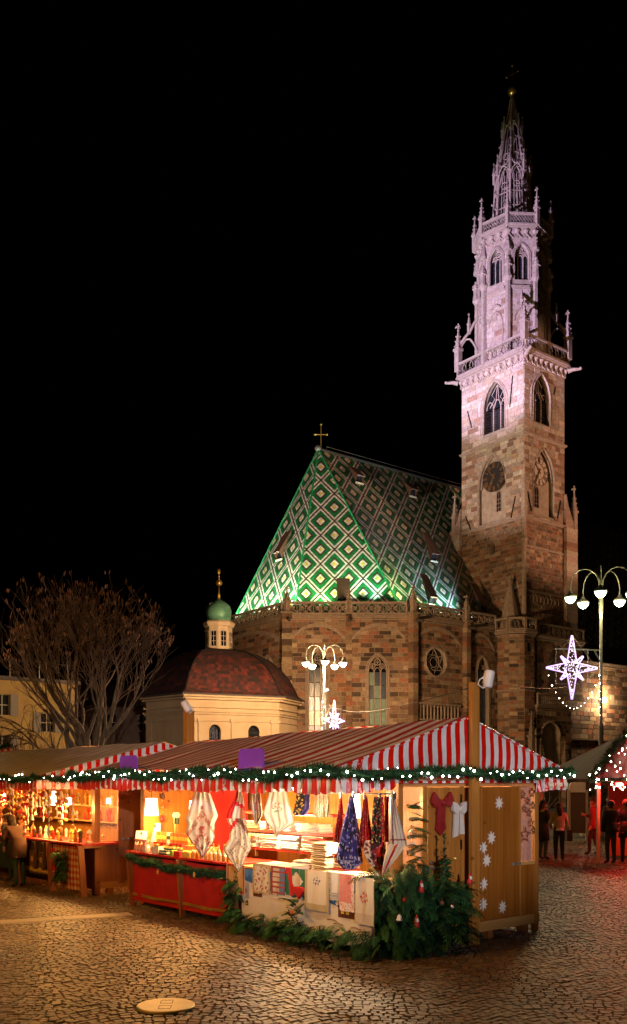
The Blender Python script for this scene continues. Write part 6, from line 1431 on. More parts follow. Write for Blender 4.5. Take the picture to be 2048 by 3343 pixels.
t = thing('cup', 'dark green paper cup with white tissue standing on a post', 'cup', mw=M1 @ Matrix.Translation((.3, 6.0, 1.52))); MB().lathe([(.05, 0), (.06, .12)], 12).build('cup_wall', mg, t); MB().lathe([(.05, .11), (.08, .17), (.05, .22), (.02, .2)], 9).build('tissue', mw_, t); MB().box(-.03, .03, -.03, .03, -.5, 0).build('stand', m_wood, t)
for i, (b, z) in enumerate(((6.55, 2.05), (6.55, 1.85), (6.6, 1.62))):
    t = thing('wall_ornament', ('pair of brown pine cones hung on the pine end wall', 'orange felt ornament hung above the pine cones', 'small red lantern ornament low on the pine end wall')[i], 'ornament', mw=M1 @ Matrix.Translation((.35, b, z))); MB().lathe([(.01, -.09), (.045, -.05), (.04, 0), (.012, .05)], 8).build('body', (m_umber, mo, mr)[i], t); MB().path([(0, 0, .05), (0, 0, .15)], .003, 3).build('loop', m_redc, t)
# counter garland and tiny stars
garland('fir garland swagged below the red counter edge', M1, [(-.44, 6.5, .93), (-.46, 5.6, .88), (-.46, 4.7, .84), (-.45, 3.3, .86)], .1, 520, 21)
m_strw = mat('straw_star', (.6, .38, .12), rough=.7)
def star2(n, r0, r1, ph=pi / 2): return [((r0 if i % 2 == 0 else r1) * math.cos(ph + pi * i / n), (r0 if i % 2 == 0 else r1) * math.sin(ph + pi * i / n)) for i in range(2 * n)]
for b, z in ((5.25, .74), (4.1, .78)): MB().prism(star2(5, .05, .022), Fr((-.54, b, z), (0, -1, 0)), 0, .008).build('straw_star', m_strw, mw=M1, label='small straw star pinned to the counter garland', cat='star ornament', group='straw stars on the counter garland')
# ================================================================== gable decorations
t = thing('red_bow', 'large red sequined bow hung on the stall door', 'bow', mw=M1 @ Matrix.Translation((.84, -.06, 2.03))); FB = Fr((0, 0, 0), (1, 0, 0)); m_seq = mat('red_sequins', (.17, .005, .008), (.42, .016, .02), rough=.25, scale=60, bump=.6, bscale=120)
for sx in (-1, 1): MB().prism([(0, .02), (sx * .08, .06), (sx * .17, .15), (sx * .23, .02), (sx * .16, -.07), (sx * .06, -.03), (0, -.03)][::sx], FB, -.01, .035).build('ribbon_loop', m_seq, t)
for pts in ([(-.09, -.03), (0, -.02), (-.01, -.25), (.05, -.33), (-.02, -.46), (-.12, -.38), (-.1, -.25)], [(0, -.02), (.08, -.03), (.06, -.26), (.09, -.36), (.0, -.44), (-.02, -.3)]): MB().prism(pts[::-1], FB, -.015, .015).build('ribbon_tail', m_seq, t)
MB().ball((0, -.03, 0), .045, 8, 6).build('knot', m_seq, t)
t = thing('white_bow', 'white satin bow hung beside the red one on the stall door', 'bow', mw=M1 @ Matrix.Translation((1.2, -.06, 1.93))); m_sat = mat('white_satin', (.66, .63, .60), (.56, .53, .50), rough=.4, scale=12)
for sx in (-1, 1): MB().prism([(0, .02), (sx * .07, .09), (sx * .16, .11), (sx * .15, -.02), (sx * .08, -.07), (0, -.03)][::sx], FB, -.01, .04).build('ribbon_loop', m_sat, t)
for pts in ([(-.09, -.03), (0, -.03), (-.02, -.38), (-.12, -.4)], [(.02, -.02), (.09, -.02), (.12, -.36), (.02, -.36)]): MB().prism(pts[::-1], FB, -.015, .015).build('ribbon_tail', m_sat, t)
MB().ball((0, -.03, 0), .04, 8, 6).build('knot', m_sat, t)
m_wst = mat('white_wood_star', (.74, .70, .66), rough=.6)
for i, (a, z) in enumerate(((2.14, 2.0), (1.96, 1.49), (1.77, 1.35), (1.85, 1.16), (1.78, .82), (1.77, .52), (2.22, .44))):
    lb = ('white wooden star highest on the brown boards', 'white wooden star below the highest one, near the middle joint', 'white wooden star at the post, topmost of four there', 'white wooden star slightly right of the post stars', 'white wooden star at the post, second from the ground', 'white wooden star at the post closest to the ground', 'white wooden star low on the brown boards away from the post')[i]
    MB().prism(star2(8, .1, .05, pi / 2 + .15 * i), Fr((a, -.036, z), (1, 0, 0)), 0, .014).build('wooden_star', m_wst, mw=M1, label=lb, cat='star ornament')
# star wreaths in the second window
m_vine = mat('brown_vine', (.16, .06, .03), (.10, .04, .02), rough=.8, scale=20)
for i, (a, z, s_) in enumerate(((2.72, 2.12, .07), (2.84, 2.02, .06), (2.95, 2.15, .08), (2.76, 1.9, .06), (2.88, 1.84, .07), (2.98, 1.95, .06), (2.93, 1.68, .07), (2.78, 1.5, .12), (2.99, 1.56, .06))):
    P2 = [(x, y) for x, y in star2(5, s_, s_ * .45)]; q = MB(); q.path([(x, 0, z_) for x, z_ in P2], .012, 5, closed=True)
    q.build('vine_star', m_vine, mw=M1 @ Matrix.Translation((a, -.04, z)), label='woven brown vine star hanging in the second gable window' if i != 7 else 'largest woven vine star, lowest in the second gable window', cat='star ornament', group='vine stars in the gable window' if i != 7 else None)
# white house-shaped lantern and paper in the first window
t = thing('white_lantern', 'white cut-out window lantern inside the first gable window', 'lantern', mw=M1 @ Matrix.Translation((.38, .08, 1.35)))
MB().path([(-.08, 0, 0), (-.08, 0, .22), (0, 0, .33), (.08, 0, .22), (.08, 0, 0)], .01, 4).build('frame', mw_, t); q = MB(); q.bar((0, 0, 0), (0, 0, .32), .01); q.bar((-.08, 0, .12), (.08, 0, .12), .01); q.bar((-.08, 0, .22), (.08, 0, .22), .01); q.bar((-.09, 0, 0), (.09, 0, 0), .02); q.build('muntin', mw_, t)
MB().box(.12, .44, .3, .31, 1.0, 2.2).build('window_lining', mat('cream_lining', (.7, .6, .48), rough=.8), s1); MB().box(2.68, 3.02, .5, .51, 1.1, 2.22).build('window_lining', MATS['cream_lining'], s1)
# ================================================================== evergreen boughs, tree and ornaments
m_leaf = mat('thuja_leaf', (.02, .08, .03), rough=.8, attr=True, spec=.2)
TH_ = [(.008, .042, .013), (.012, .06, .017), (.022, .085, .02), (.007, .03, .014), (.034, .1, .022)]
def frond(mb, p, d, ln, r_, droop=.6, wid=.38, n=9, cols=TH_):
    p = Vector(p); d = Vector(d).normalized(); s_ = ln / n; side = d.cross(Vector((0, 0, 1)))
    side = side.normalized() if side.length > .05 else Vector((1, 0, 0)); side = (side + Vector((r_.gauss(0, .35), r_.gauss(0, .35), r_.gauss(0, .35)))).normalized(); base = r_.choice(cols)
    for i in range(n):
        d = (d + Vector((0, 0, -droop / n))).normalized(); q = p + d * s_; k = (1 - i / n) * .8 + .2; sd = (side - d * side.dot(d)).normalized(); c = jit(base, .25, r_)
        mb.poly([p - sd * .006, p + sd * .006, q + sd * .004, q - sd * .004], c)
        for g in (-1, 1):
            l = ln * wid * k * r_.uniform(.7, 1.1); e = p + sd * g * l * .75 + d * l * .75 + Vector((0, 0, -l * .2)); m = p + (e - p) * .5; w = d * .012 * (1 + ln)
            mb.poly([p, m - w, e, m + w], jit(base, .3, r_))
            for t_ in (.45, .75):
                f = p + (e - p) * t_; e2 = f + (d * .8 + sd * g * .1) * l * .4 + Vector((0, 0, -l * .12)); mb.poly([f - sd * .005, f + sd * .007, e2], jit(base, .3, r_))
        p = q
def bough_mass(label, cat, M, o, pts, seed, name='evergreen_boughs'):
    t = thing(name, label, cat, mw=M @ Matrix.Translation(o)); r_ = random.Random(seed); mb = MB(); o = Vector(o)
    for p, d, ln, dr in pts(r_): frond(mb, Vector(p) - o, d, ln, r_, dr)
    mb.build('foliage', m_leaf, t, kind='stuff'); return t
def low_row(r_):
    for i in range(150):
        b = r_.uniform(-.15, 3.15); yield ((-.42 - r_.uniform(0, .1), b, r_.uniform(.12, .34)), (-1 + r_.gauss(0, .4), r_.gauss(0, .6), r_.uniform(-.1, .5)), r_.uniform(.22, .42), r_.uniform(.8, 1.6))
bough_mass('row of cut evergreen boughs heaped along the ground before the painted board', 'evergreen boughs', M1, (-.5, 1.5, 0), low_row, 31)
def corner_mass(r_):
    for i in range(210):
        z = r_.uniform(.12, 1.25); k = r_.uniform(0, 1); a, b = (-.12 + r_.gauss(0, .08), r_.uniform(-.25, .35)) if k < .4 else (r_.uniform(-.1, .45), -.12 + r_.gauss(0, .05))
        yield ((a, b, z), (-.5 + r_.gauss(0, .5), -.7 + r_.gauss(0, .5), r_.uniform(-.3, .3)), r_.uniform(.25, .45), r_.uniform(.8, 1.8))
bough_mass('dense hanging evergreen boughs wrapped round the stall corner', 'evergreen boughs', M1, (0, -.1, 0), corner_mass, 32)
def win_branch(r_):
    for i in range(26): z = r_.uniform(1.15, 2.0); yield ((.1 + r_.uniform(0, .12), -.08, z), (1 + r_.gauss(0, .3), -.3, .5 + r_.gauss(0, .3)), r_.uniform(.2, .36), 1.0)
bough_mass('upright evergreen spray standing before the first gable window', 'evergreen boughs', M1, (.12, -.1, 1.0), win_branch, 33)
def mid_spray(r_):
    for i in range(26): z = r_.uniform(.1, .62); yield ((-.52, 1.5 + r_.gauss(0, .05), z), (-.5 + r_.gauss(0, .5), r_.gauss(0, .8), .7), r_.uniform(.15, .28), .9)
bough_mass('small evergreen sprig standing up amid the ground boughs', 'evergreen boughs', M1, (-.52, 1.5, 0), mid_spray, 34)
def post_spray(r_):
    for i in range(40): z = r_.uniform(.15, .8); yield ((-.45, 3.1 + r_.gauss(0, .06), z), (-.5 + r_.gauss(0, .4), .1 + r_.gauss(0, .5), r_.uniform(-.3, .3)), r_.uniform(.18, .3), 1.2)
bough_mass('evergreen boughs tied between red counter and painted board', 'evergreen boughs', M1, (-.45, 3.1, 0), post_spray, 35)
t = thing('small_evergreen_tree', 'slim young evergreen tree leaning on the stall door with hanging ornaments', 'tree', mw=M1 @ Matrix.Translation((.62, -.3, 0))); mb = MB(); r_ = random.Random(36)
MB().path([(0, 0, 0), (0, 0, .9), (.01, 0, 1.55)], [.025, .016, .004], 6).build('trunk', m_bark, t)
for i in range(240):
    z = .18 + 1.42 * r_.uniform(0, 1) ** 1.15; w = max(.05, .48 * (1.62 - z) / 1.3 + (.1 if z < 1.0 else -.04)); a = r_.uniform(0, 2 * pi)
    frond(mb, (0, 0, z), (math.cos(a), math.sin(a) * .45, .75 if z > 1.1 else .25), w * r_.uniform(.7, 1.15), r_, .7 if z > 1.1 else 1.1, n=8)
mb.build('crown', m_leaf, t, kind='stuff')
def side_shrub(r_):
    for i in range(120): a, z = r_.uniform(.1, 1.2), r_.uniform(.15, .85); yield ((a, -.15, z), (r_.gauss(.15, .6), -.6 + r_.gauss(0, .4), r_.uniform(-.1, .5)), r_.uniform(.2, .4), 1.2)
bough_mass('thick evergreen branches heaped against the foot of the stall door', 'evergreen boughs', M1, (.6, -.15, 0), side_shrub, 37)
m_skin0 = mat('painted_face', (.7, .42, .3), rough=.6)
for i, (a, b, z, lb) in enumerate(((.1, -.36, .86, 'small Santa ornament high in the corner boughs'), (-.05, -.42, .42, 'small Santa ornament low in the corner boughs'), (1.02, -.42, .9, 'small Santa ornament on the outer side of the evergreen branches'))):
    t = thing('santa_ornament', lb, 'ornament', mw=M1 @ Matrix.Translation((a, b, z))); MB().lathe([(.03, 0), (.04, .03), (.03, .08), (.015, .1)], 9).build('coat', mr, t); MB().ball((0, 0, .115), .022, 8, 6).build('head', m_skin0, t); MB().lathe([(.024, .12), (.005, .17)], 8).build('hat', mr, t); MB().lathe([(.024, .075), (.02, .1), (.012, .12)], 7, (0, -.012, 0)).build('beard', mw_, t)
for i, (a, b, z, m, lb) in enumerate(((-.25, -.3, .52, m_wst, 'small white bell hanging at the boughs before the lace cloth'), (.5, -.55, .62, m_latch, 'silver bauble low on the young evergreen'), (.33, -.52, .68, m_umber, 'brown pine cone in the evergreen branches'), (.66, -.46, 1.25, m_goldt, 'gold bauble near the top of the young evergreen'), (-.2, -.35, .75, mr, 'red berry cluster in the corner boughs'), (-.6, 1.5, .42, mo, 'orange bauble on the sprig amid the ground boughs'), (-.5, .1, .28, m_umber, 'brown leaf-shaped ornament above the ground boughs'), (.3, -.35, 1.2, m_umber, 'brown cone ornament beside the door latch'))):
    t = thing('hanging_ornament', lb, 'ornament', mw=M1 @ Matrix.Translation((a, b, z))); 
    (MB().lathe([(.045, 0), (.035, .02), (.025, .06), (.008, .075)], 10) if 'bell' in lb else MB().ball((0, 0, .035), .032, 10, 7)).build('body', m, t); MB().path([(0, 0, .06), (0, 0, .1)], .003, 3).build('loop', m_redc, t)
for b in (3.45, 2.3, 4.35): 
    t = thing('berry_sprig', 'red berry sprig pinned to the eave garland', 'sprig', mw=M1 @ Matrix.Translation((-1.22, b, 2.32)), group='red berry sprigs on the eave garland'); q = MB()
    for i in range(9): q.ball((rnd.gauss(0, .015), rnd.gauss(0, .02), -.02 * i), .014, 6, 4)
    q.build('berries', mr, t, kind='stuff')
# ================================================================== ornament stall goods
m_orn = [pm('gold_glass', (.62, .40, .08)), pm('ruby_glass', (.50, .03, .02)), pm('white_glass', (.72, .68, .6)), pm('gingerbread', (.30, .13, .05)), pm('silver_glass', (.55, .52, .48)), pm('honey_wax', (.6, .34, .07))]
def heart_mesh(s_): return [(s_ * math.sin(a) ** 3, s_ * (13 * math.cos(a) - 5 * math.cos(2 * a) - 2 * math.cos(3 * a) - math.cos(4 * a)) / 16) for a in [-2 * pi * i / 18 for i in range(18)]]
PEND = []
for i, m in enumerate(m_orn):
    q = MB()
    if i in (1, 3): q.prism(heart_mesh(.042), Fr((0, 0, 0), (.77, -.63, 0)), -.008, .008)
    elif i == 2: q.lathe([(.035, -.05), (.028, -.03), (.018, .02), (.006, .04)], 8)
    elif i == 4: q.lathe([(.004, -.08), (.016, -.03), (.018, .0), (.006, .04)], 7)
    else: q.ball((0, 0, 0), .036, 8, 6)
    me = bpy.data.meshes.new('pendant'); me.from_pydata(q.v, [], q.f); me.materials.append(m); PEND.append(me)
r9 = random.Random(12); m_cord = mat('red_cord', (.45, .03, .02), rough=.7)
NM = ('gold ball', 'ruby heart', 'white bell', 'gingerbread heart', 'silver drop', 'honey wax ball')
for i in range(110):
    b = -.05 + 6.2 * (i + r9.uniform(0, .8)) / 110; a = r9.uniform(-.95, -.1); ln = r9.uniform(.35, 1.05) if r9.random() < .6 else r9.uniform(.2, .5); k = r9.randint(0, 5)
    t = thing('ornament_strand', 'red cord strand of %s pendants hanging over the ornament counter' % NM[k], 'ornament', mw=M2 @ Matrix.Translation((a, b, 2.3 - r9.uniform(0, .15))), group='strands of %s pendants' % NM[k])
    MB().path([(0, 0, 0), (.003, 0, -ln)], .006, 4).build('cord', m_cord, t); n = max(2, int(ln / .14))
    for j in range(n): link('pendant', PEND[k if r9.random() < .7 else r9.randint(0, 5)], t, Matrix.Translation((0, 0, -ln * (j + 1) / n)) @ Matrix.Scale(r9.uniform(.8, 1.5), 4))
FIG = []
for i, pr in enumerate(([(.03, 0), (.035, .06), (.02, .1), (.03, .13), (.018, .17), (.004, .2)], [(.05, 0), (.05, .015), (.012, .03), (.012, .12), (.04, .14), (.01, .2)], [(.045, 0), (.02, .1), (.03, .12), (.02, .16), (.004, .18)], [(.03, 0), (.03, .13), (.034, .13), (.03, .17), (.01, .18)])):
    for j, m in enumerate((m_orn[0], m_orn[2], m_umber, m_orn[5], m_orn[1])):
        q = MB().lathe(pr, 9); me = bpy.data.meshes.new('carved_body'); me.from_pydata(q.v, [], q.f); me.materials.append(m); FIG.append((me, ('gilt', 'white', 'dark wood', 'honey coloured', 'red')[j], ('nutcracker shaped', 'candle pyramid', 'angel shaped', 'round tower')[i]))
for a, z, n, where in ((.35, 1.07, 24, 'on the ornament counter'), (-.2, 1.07, 30, 'along the front of the ornament counter'), (1.3, 1.4, 26, 'on the lower shelf of the ornament stall'), (1.3, 1.75, 26, 'on the upper shelf of the ornament stall')):
    if z > 1.2: MB().box(a - .1, a + .15, .1, 6.4, z - .03, z).build('shelf', m_woody, s2)
    for i in range(n):
        me, cn, sn = r9.choice(FIG); b = (-.15 if a < 0 else .15) + 6.2 * (i + r9.uniform(0, .7)) / n
        t = thing('figurine', 'small %s %s figurine %s' % (cn, sn, where), 'figurine', mw=M2 @ Matrix.Translation((a + r9.uniform(-.08, .08), b, z)) @ Matrix.Scale(r9.uniform(.8, 1.5), 4), group='%s %s figurines %s' % (cn, sn, where)); link('carved_body', me, t)
        MB().ball((0, 0, .2), .012, 6, 4).build('knob', m_goldt, t)
t = thing('evergreen_strip', 'long evergreen bundle hanging in front of the gingham counter', 'evergreen boughs', mw=M2 @ Matrix.Translation((-.46, .55, .95))); mb = MB(); r_ = random.Random(41)
for i in range(90): frond(mb, (r_.gauss(0, .04), r_.gauss(0, .09), -r_.uniform(0, .62)), (-.6, r_.gauss(0, .5), r_.uniform(-.4, .2)), r_.uniform(.15, .28), r_, 1.5, n=6)
mb.build('foliage', m_leaf, t, kind='stuff')
t = thing('red_ribbon', 'red ribbon bow with long tails on the ornament counter beside the evergreen bundle', 'bow', mw=M2 @ Matrix.Translation((-.45, .95, .86)))
for pts in ([(0, 0), (-.06, -.1), (-.1, -.42), (-.03, -.42), (.01, -.1)], [(0, 0), (.02, -.12), (.03, -.5), (.1, -.48), (.06, -.1)]): MB().prism(pts[::-1], Fr((0, 0, 0), (0, -1, 0)), -.01, .01).build('ribbon_tail', m_redc, t)
for sx in (-1, 1): MB().path([(0, 0, 0), (-.02, sx * .07, .05), (-.02, sx * .09, 0), (0, 0, -.01)], .02, 5).build('ribbon_loop', m_redc, t)
for i, b in enumerate((1.5, 1.95, 2.4)):
    t = thing('felt_bag', 'brown felt shoulder bag with pale motif hanging from the ornament counter', 'bag', mw=M2 @ Matrix.Translation((-.45, b, .92)), group='felt bags hanging from the ornament counter'); MB().prism([(-.13, -.12), (-.12, -.45), (.12, -.45), (.13, -.12)], Fr((0, 0, 0), (0, -1, 0)), -.03, .03).build('pouch', mat('brown_felt', (.14, .07, .03), (.09, .045, .02), rough=.95, scale=8), t); MB().path([(0, .12, -.13), (0, .06, .08), (0, -.06, .08), (0, -.12, -.13)], .012, 5).build('strap', m_umber, t); MB().prism(circle2(0, -.28, .06, 12), Fr((0, 0, 0), (0, -1, 0)), .03, .036).build('motif', MATS['honey_wax'], t)
# ================================================================== people
m_skinp = mat('skin', (.50, .27, .18), (.44, .23, .15), rough=.6, scale=20)
BONES = [('pelvis', 'waist', 'T'), ('waist', 'chest', 'T'), ('chest', 'neck', 'T'), ('neck', 'head', 'S'), ('head', 'crown', 'S')]
for s_ in 'LR': BONES += [('chest', 'sh' + s_, 'T'), ('sh' + s_, 'el' + s_, 'T'), ('el' + s_, 'wr' + s_, 'T'), ('wr' + s_, 'ha' + s_, 'S'), ('pelvis', 'hip' + s_, 'P'), ('hip' + s_, 'kn' + s_, 'P'), ('kn' + s_, 'an' + s_, 'P'), ('an' + s_, 'toe' + s_, 'F')]
RAD = dict(pelvis=.15, waist=.135, chest=.155, neck=.062, head=.088, crown=.075, sh=.078, el=.055, wr=.04, ha=.036, hip=.1, kn=.07, an=.048, toe=.04)
def person(label, pos, head_deg, h, top, pants, hair, shoes=(.02, .02, .02), pose=None, bulk=1.0, long_hair=False, coat=0.0, hat=None, extra=None, lean=0.0):
    J = dict(pelvis=(0, 0, .95), waist=(0, .0, 1.1), chest=(0, 0, 1.3), neck=(0, .0, 1.47), head=(0, .02, 1.57), crown=(0, .015, 1.665))
    for s_, g in (('L', -1), ('R', 1)):
        J.update({'sh' + s_: (g * .175, 0, 1.41), 'el' + s_: (g * .235, -.02, 1.13), 'wr' + s_: (g * .24, .06, .9), 'ha' + s_: (g * .235, .09, .82), 'hip' + s_: (g * .09, 0, .9), 'kn' + s_: (g * .1, .02, .5), 'an' + s_: (g * .1, -.02, .085), 'toe' + s_: (g * .115, .13, .035)})
    J.update(pose or {})
    if lean:
        for k in J:
            x, y, z = J[k]
            if z > .93 and not k.startswith('hip'): d_ = z - .93; J[k] = (x, y + d_ * math.sin(lean), .93 + d_ * math.cos(lean))
    k = h / 1.74; names = list(J); idx = {n: i for i, n in enumerate(names)}
    me = bpy.data.meshes.new('body'); me.from_pydata([Vector(J[n]) * k for n in names], [(idx[a], idx[b]) for a, b, z in BONES], [])
    tmp = bpy.data.objects.new('tmp_body', me); col.objects.link(tmp); sk = tmp.modifiers.new('Skin', 'SKIN'); sk.use_smooth_shade = True; ss = tmp.modifiers.new('Sub', 'SUBSURF'); ss.levels = ss.render_levels = 2
    for n, sv in zip(names, me.skin_vertices[0].data):
        r = RAD.get(n, RAD.get(n[:-1], .05)) * k; zb = bulk if n in ('pelvis', 'waist', 'chest') or n[:2] in ('sh', 'el') else 1.0
        sv.radius = (r * zb, r * zb * (.8 if n in ('waist', 'chest', 'pelvis') else 1)); sv.use_root = n == 'pelvis'
    bpy.context.view_layer.update(); dg = bpy.context.evaluated_depsgraph_get(); ev = bpy.data.meshes.new_from_object(tmp.evaluated_get(dg)); bpy.data.objects.remove(tmp)
    nm = 'p%d' % person.n; person.n += 1
    fm = lambda s_, c: mat(nm + s_, c, tuple(v * .75 for v in c), rough=.85, scale=9, bump=.2)
    mats = {'S': m_skinp, 'T': fm('_top', top), 'P': fm('_trousers', pants), 'F': fm('_shoe', shoes)}; keys = 'STPF'
    ev.materials.clear()
    for q in keys: ev.materials.append(mats[q])
    seg = [(Vector(J[a]) * k, Vector(J[b]) * k, z) for a, b, z in BONES]; mi = []
    for p in ev.polygons:
        c = p.center; best = None
        for a, b, z in seg:
            d_ = b - a; t_ = max(0, min(1, (c - a).dot(d_) / d_.length_squared)); q = (c - a - d_ * t_).length
            if best is None or q < best[0]: best = (q, z)
        z = best[1]
        if z == 'T' and c.z < .86 * k and abs(c.x) < .17 * k: z = 'P'
        mi.append(keys.index(z))
    ev.polygons.foreach_set('material_index', mi); ev.polygons.foreach_set('use_smooth', [True] * len(ev.polygons)); ev.name = 'body'
    t = thing('person', label, 'person', pos, R(head_deg)); link('body', ev, t)
    hd = Vector(J['head']) * k; cr = Vector(J['crown']) * k; ctr = hd.lerp(cr, .62)
    q = MB().ball(ctr + Vector((0, -.018, .022)) * k, .108 * k, 12, 9, sz=1.06)
    keep = [i for i, f in enumerate(q.f) if not (sum(q.v[v][1] for v in f) / len(f) - ctr.y > .035 * k and sum(q.v[v][2] for v in f) / len(f) - ctr.z < .05 * k)]
    q.f = [q.f[i] for i in keep]; q.c = [None] * len(q.f); q.m = [0] * len(q.f)
    if long_hair: q.path([ctr + Vector((0, -.06, -.0)) * k, ctr + Vector((0, -.085, -.12)) * k, ctr + Vector((0, -.09, -.26)) * k], [.09 * k, .1 * k, .05 * k], 9)
    q.build('hair', fm('_hair', hair), t, smooth=True)
    q = MB(); q.lathe([(.004, -.02), (.016, -.012), (.008, .02)], 6, ctr + Vector((0, .098, -.01)) * k)
    q.build('nose', m_skinp, t)
    for g in (-1, 1): MB().ball(ctr + Vector((g * .034, .083, .018)) * k, .01 * k, 6, 4).build('eye', m_dark, t); MB().ball(ctr + Vector((g * .094, .0, -.005)) * k, .022 * k, 6, 4, sz=1.4).build('ear', m_skinp, t)
    MB().box(-.024 * k, .024 * k, ctr.y + .08 * k, ctr.y + .09 * k, ctr.z - .06 * k, ctr.z - .052 * k).build('mouth', mat('lip', (.3, .09, .07), rough=.6), t)
    for s_, g in (('L', -1), ('R', 1)):
        w, e = Vector(J['ha' + s_]) * k, Vector(J['wr' + s_]) * k; d_ = (w - e).normalized(); x = d_.cross(Vector((1, 0, 0))).normalized() if abs(d_.x) < .9 else Vector((0, 1, 0)); q = MB()
        for i, l in enumerate((.065, .075, .07, .055)): b = w + x * (i - 1.5) * .017 * k; q.path([b, b + d_ * l * .55 * k, b + (d_ * l + Vector((-g * .012, 0, 0))) * k], [.009 * k, .008 * k, .006 * k], 5)
        q.path([e + d_ * .02 * k + x * .03 * k, w + x * .045 * k, w + d_ * .03 * k + x * .05 * k], [.011 * k, .01 * k, .007 * k], 5); q.build('fingers', m_skinp, t)
    if coat:
        q = MB().lathe([(.14 * bulk * k, 1.16 * k), (.165 * bulk * k, .98 * k), (.2 * bulk * k, (1.0 - coat) * k), (.19 * bulk * k, (1.0 - coat) * k)], 14); q.v = [(x, y * .85, z) for x, y, z in q.v]; q.build('coat_skirt', mats['T'], t, smooth=True)
    if hat:
        q = MB().lathe([(.112 * k, .0), (.105 * k, .05), (.07 * k, .11), (.02 * k, .16)], 12, ctr + Vector((0, -.01, .045)) * k); q.build('hat', fm('_hat', hat), t, smooth=True); MB().lathe([(.118 * k, -.015), (.122 * k, .01), (.118 * k, .03)], 12, ctr + Vector((0, -.01, .05)) * k).build('hat_band', mw_, t)
    if extra: extra(t, J, k)
    return t
person.n = 0
UP = -37.5      # facing straight away from the photographer
def bag(c):
    def f(t, J, k):
        MB().box(.2 * k, .36 * k, -.13 * k, .1 * k, .62 * k, .95 * k).build('shoulder_bag', mat('black_bag', c, rough=.6), t); MB().path([(.16 * k, 0, 1.47 * k), (.29 * k, -.03 * k, .95 * k)], .012, 5).build('bag_strap', MATS['black_bag'], t); MB().lathe([(.152 * k, .93 * k), (.158 * k, .97 * k), (.15 * k, 1.0 * k)], 14).build('shirt_hem', mat('lilac_hem', (.5, .45, .6), rough=.9), t)
    return f
def scarf(c):
    def f(t, J, k): MB().path([(.1 * k * math.cos(a), .09 * k * math.sin(a), (1.46 + .02 * math.sin(a)) * k) for a in [2 * pi * i / 10 for i in range(10)]], .055 * k, 7, closed=True).build('scarf', mat('scarf_%d' % person.n, c, tuple(v * .7 for v in c), rough=.95, scale=14), t, smooth=True)
    return f
bent = lambda g: {'el' + g: ((.25 if g == 'R' else -.25), .04, 1.15), 'wr' + g: ((.17 if g == 'R' else -.17), .24, 1.2), 'ha' + g: ((.13 if g == 'R' else -.13), .3, 1.24)}
step = {'knL': (-.1, .1, .5), 'anL': (-.1, .1, .085), 'toeL': (-.11, .25, .035), 'knR': (.1, -.03, .5), 'anR': (.1, -.17, .1), 'toeR': (.11, -.03, .035)}
person('woman in grey jacket and black leggings with white trainers and shoulder bag, seen from behind', LD(7.0, 26.2), UP + 4, 1.68, (.30, .22, .19), (.012, .012, .016), (.03, .015, .01), (.62, .58, .54), {'elL': (-.26, .02, 1.14), 'wrL': (-.2, .16, 1.0), 'haL': (-.17, .22, .98)}, 1.08, True, extra=bag((.015, .014, .016)))
person('person in long dark coat with pale scarf turned towards the woman in grey', LD(6.72, 26.9), UP - 60, 1.74, (.02, .016, .016), (.035, .05, .03), (.025, .015, .01), (.02, .012, .01), bent('R'), 1.05, True, .42, extra=scarf((.36, .28, .22)))
person('person in red jacket standing in the red light with one arm raised', LD(8.7, 28.6), UP + 70, 1.78, (.30, .02, .018), (.05, .016, .014), (.04, .018, .012), (.03, .015, .012), {**bent('R'), **step}, 1.1, False, .2)
person('person wearing a red Santa hat beyond the person in the red jacket', LD(10.0, 31.0), UP + 190, 1.72, (.04, .02, .02), (.02, .015, .015), (.03, .02, .012), (.02, .02, .02), bent('L'), 1.05, False, .25, hat=(.5, .02, .02), extra=None)
person('man in black coat and dark jeans with his back to the square', LD(8.28, 25.6), UP + 15, 1.76, (.012, .010, .012), (.018, .022, .03), (.02, .012, .008), (.02, .015, .012), bent('R'), 1.2, False, .12)
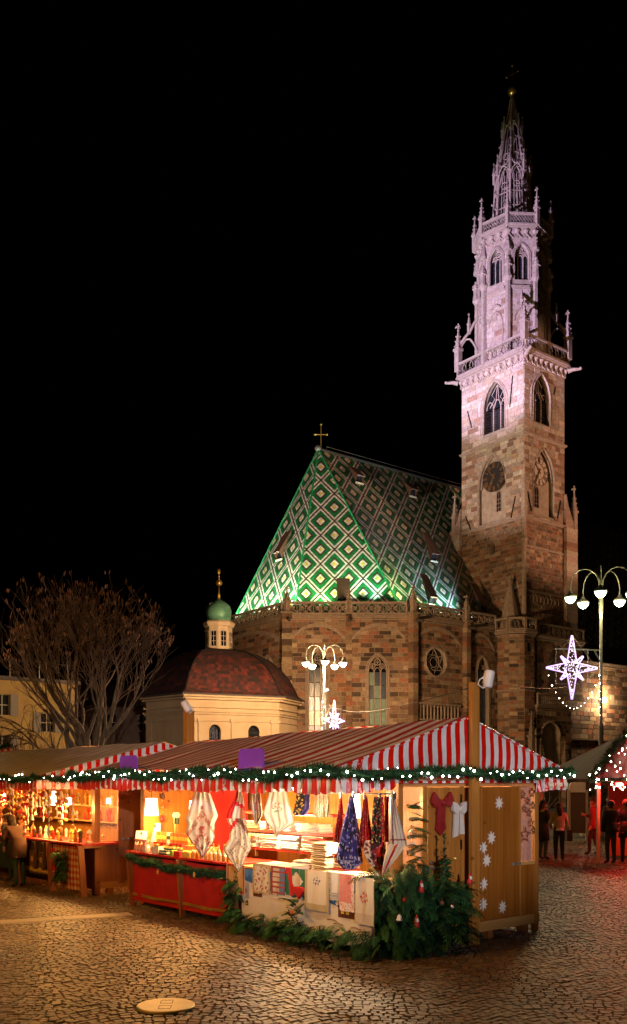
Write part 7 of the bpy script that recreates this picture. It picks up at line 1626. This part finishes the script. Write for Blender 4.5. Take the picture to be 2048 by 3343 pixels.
person('dark clothed person at the edge of the red stall facing the counter', LD(8.82, 25.9), UP - 25, 1.78, (.010, .008, .010), (.02, .018, .02), (.03, .02, .012), (.02, .015, .012), bent('L'), 1.15, False, .3)
person('person in deep red coat half hidden behind the pine stall', LD(6.35, 27.4), UP + 30, 1.7, (.20, .015, .015), (.03, .02, .02), (.03, .02, .012), (.02, .015, .012), None, 1.05, False, .5)
# customers bending over the ornament counter
person('customer in dark brown jacket and green trousers bending over the ornament counter', LD(-6.4, 20.0), UP + 52, 1.64, (.075, .03, .014), (.012, .035, .018), (.03, .016, .01), (.02, .015, .012), {'elL': (-.24, .16, 1.18), 'wrL': (-.18, .36, 1.1), 'haL': (-.16, .44, 1.08), 'elR': (.24, .16, 1.18), 'wrR': (.18, .36, 1.1), 'haR': (.16, .44, 1.08)}, 1.1, True, .3, lean=.5)
person('short customer in long dark coat leaning to the ornaments beside the bending one', LD(-6.95, 21.3), UP + 58, 1.58, (.05, .035, .025), (.015, .03, .02), (.04, .02, .012), (.02, .015, .012), {'elR': (.24, .16, 1.18), 'wrR': (.18, .36, 1.1), 'haR': (.16, .44, 1.08)}, 1.05, False, .35, lean=.35)
# notice board behind them
t = thing('notice_board', 'white rounded board on a pale post above a dark panel beyond the people', 'notice board', LD(10.35, 36), R(-37.5)); FN = Fr((0, 0, 0), (1, 0, 0))
MB().prism([(-.35, 1.85), (.3, 1.85), (.3, 2.25), (-.15, 2.25), (-.28, 2.21), (-.34, 2.1)], FN, -.03, .03).build('white_panel', mw_, t); MB().prism([(-.38, .25), (.32, .25), (.32, 1.83), (-.38, 1.83)], FN, -.02, .02).build('dark_panel', m_umber, t)
for x in (-.36, .33): MB().box(x - .03, x + .07, -.04, .04, 0, 1.95).build('post', m_drim, t)
# long bench in front of the church wall
t = thing('stone_bench', 'low pale stone bench along the far side of the square', 'bench', LD(9.6, 38.5), R(-37.5)); MB().box(-2.2, 2.2, -.25, .25, .36, .48).build('seat', m_slab, t)
for x in (-1.8, 1.6): MB().box(x, x + .25, -.2, .2, 0, .36).build('leg', m_slab, t)
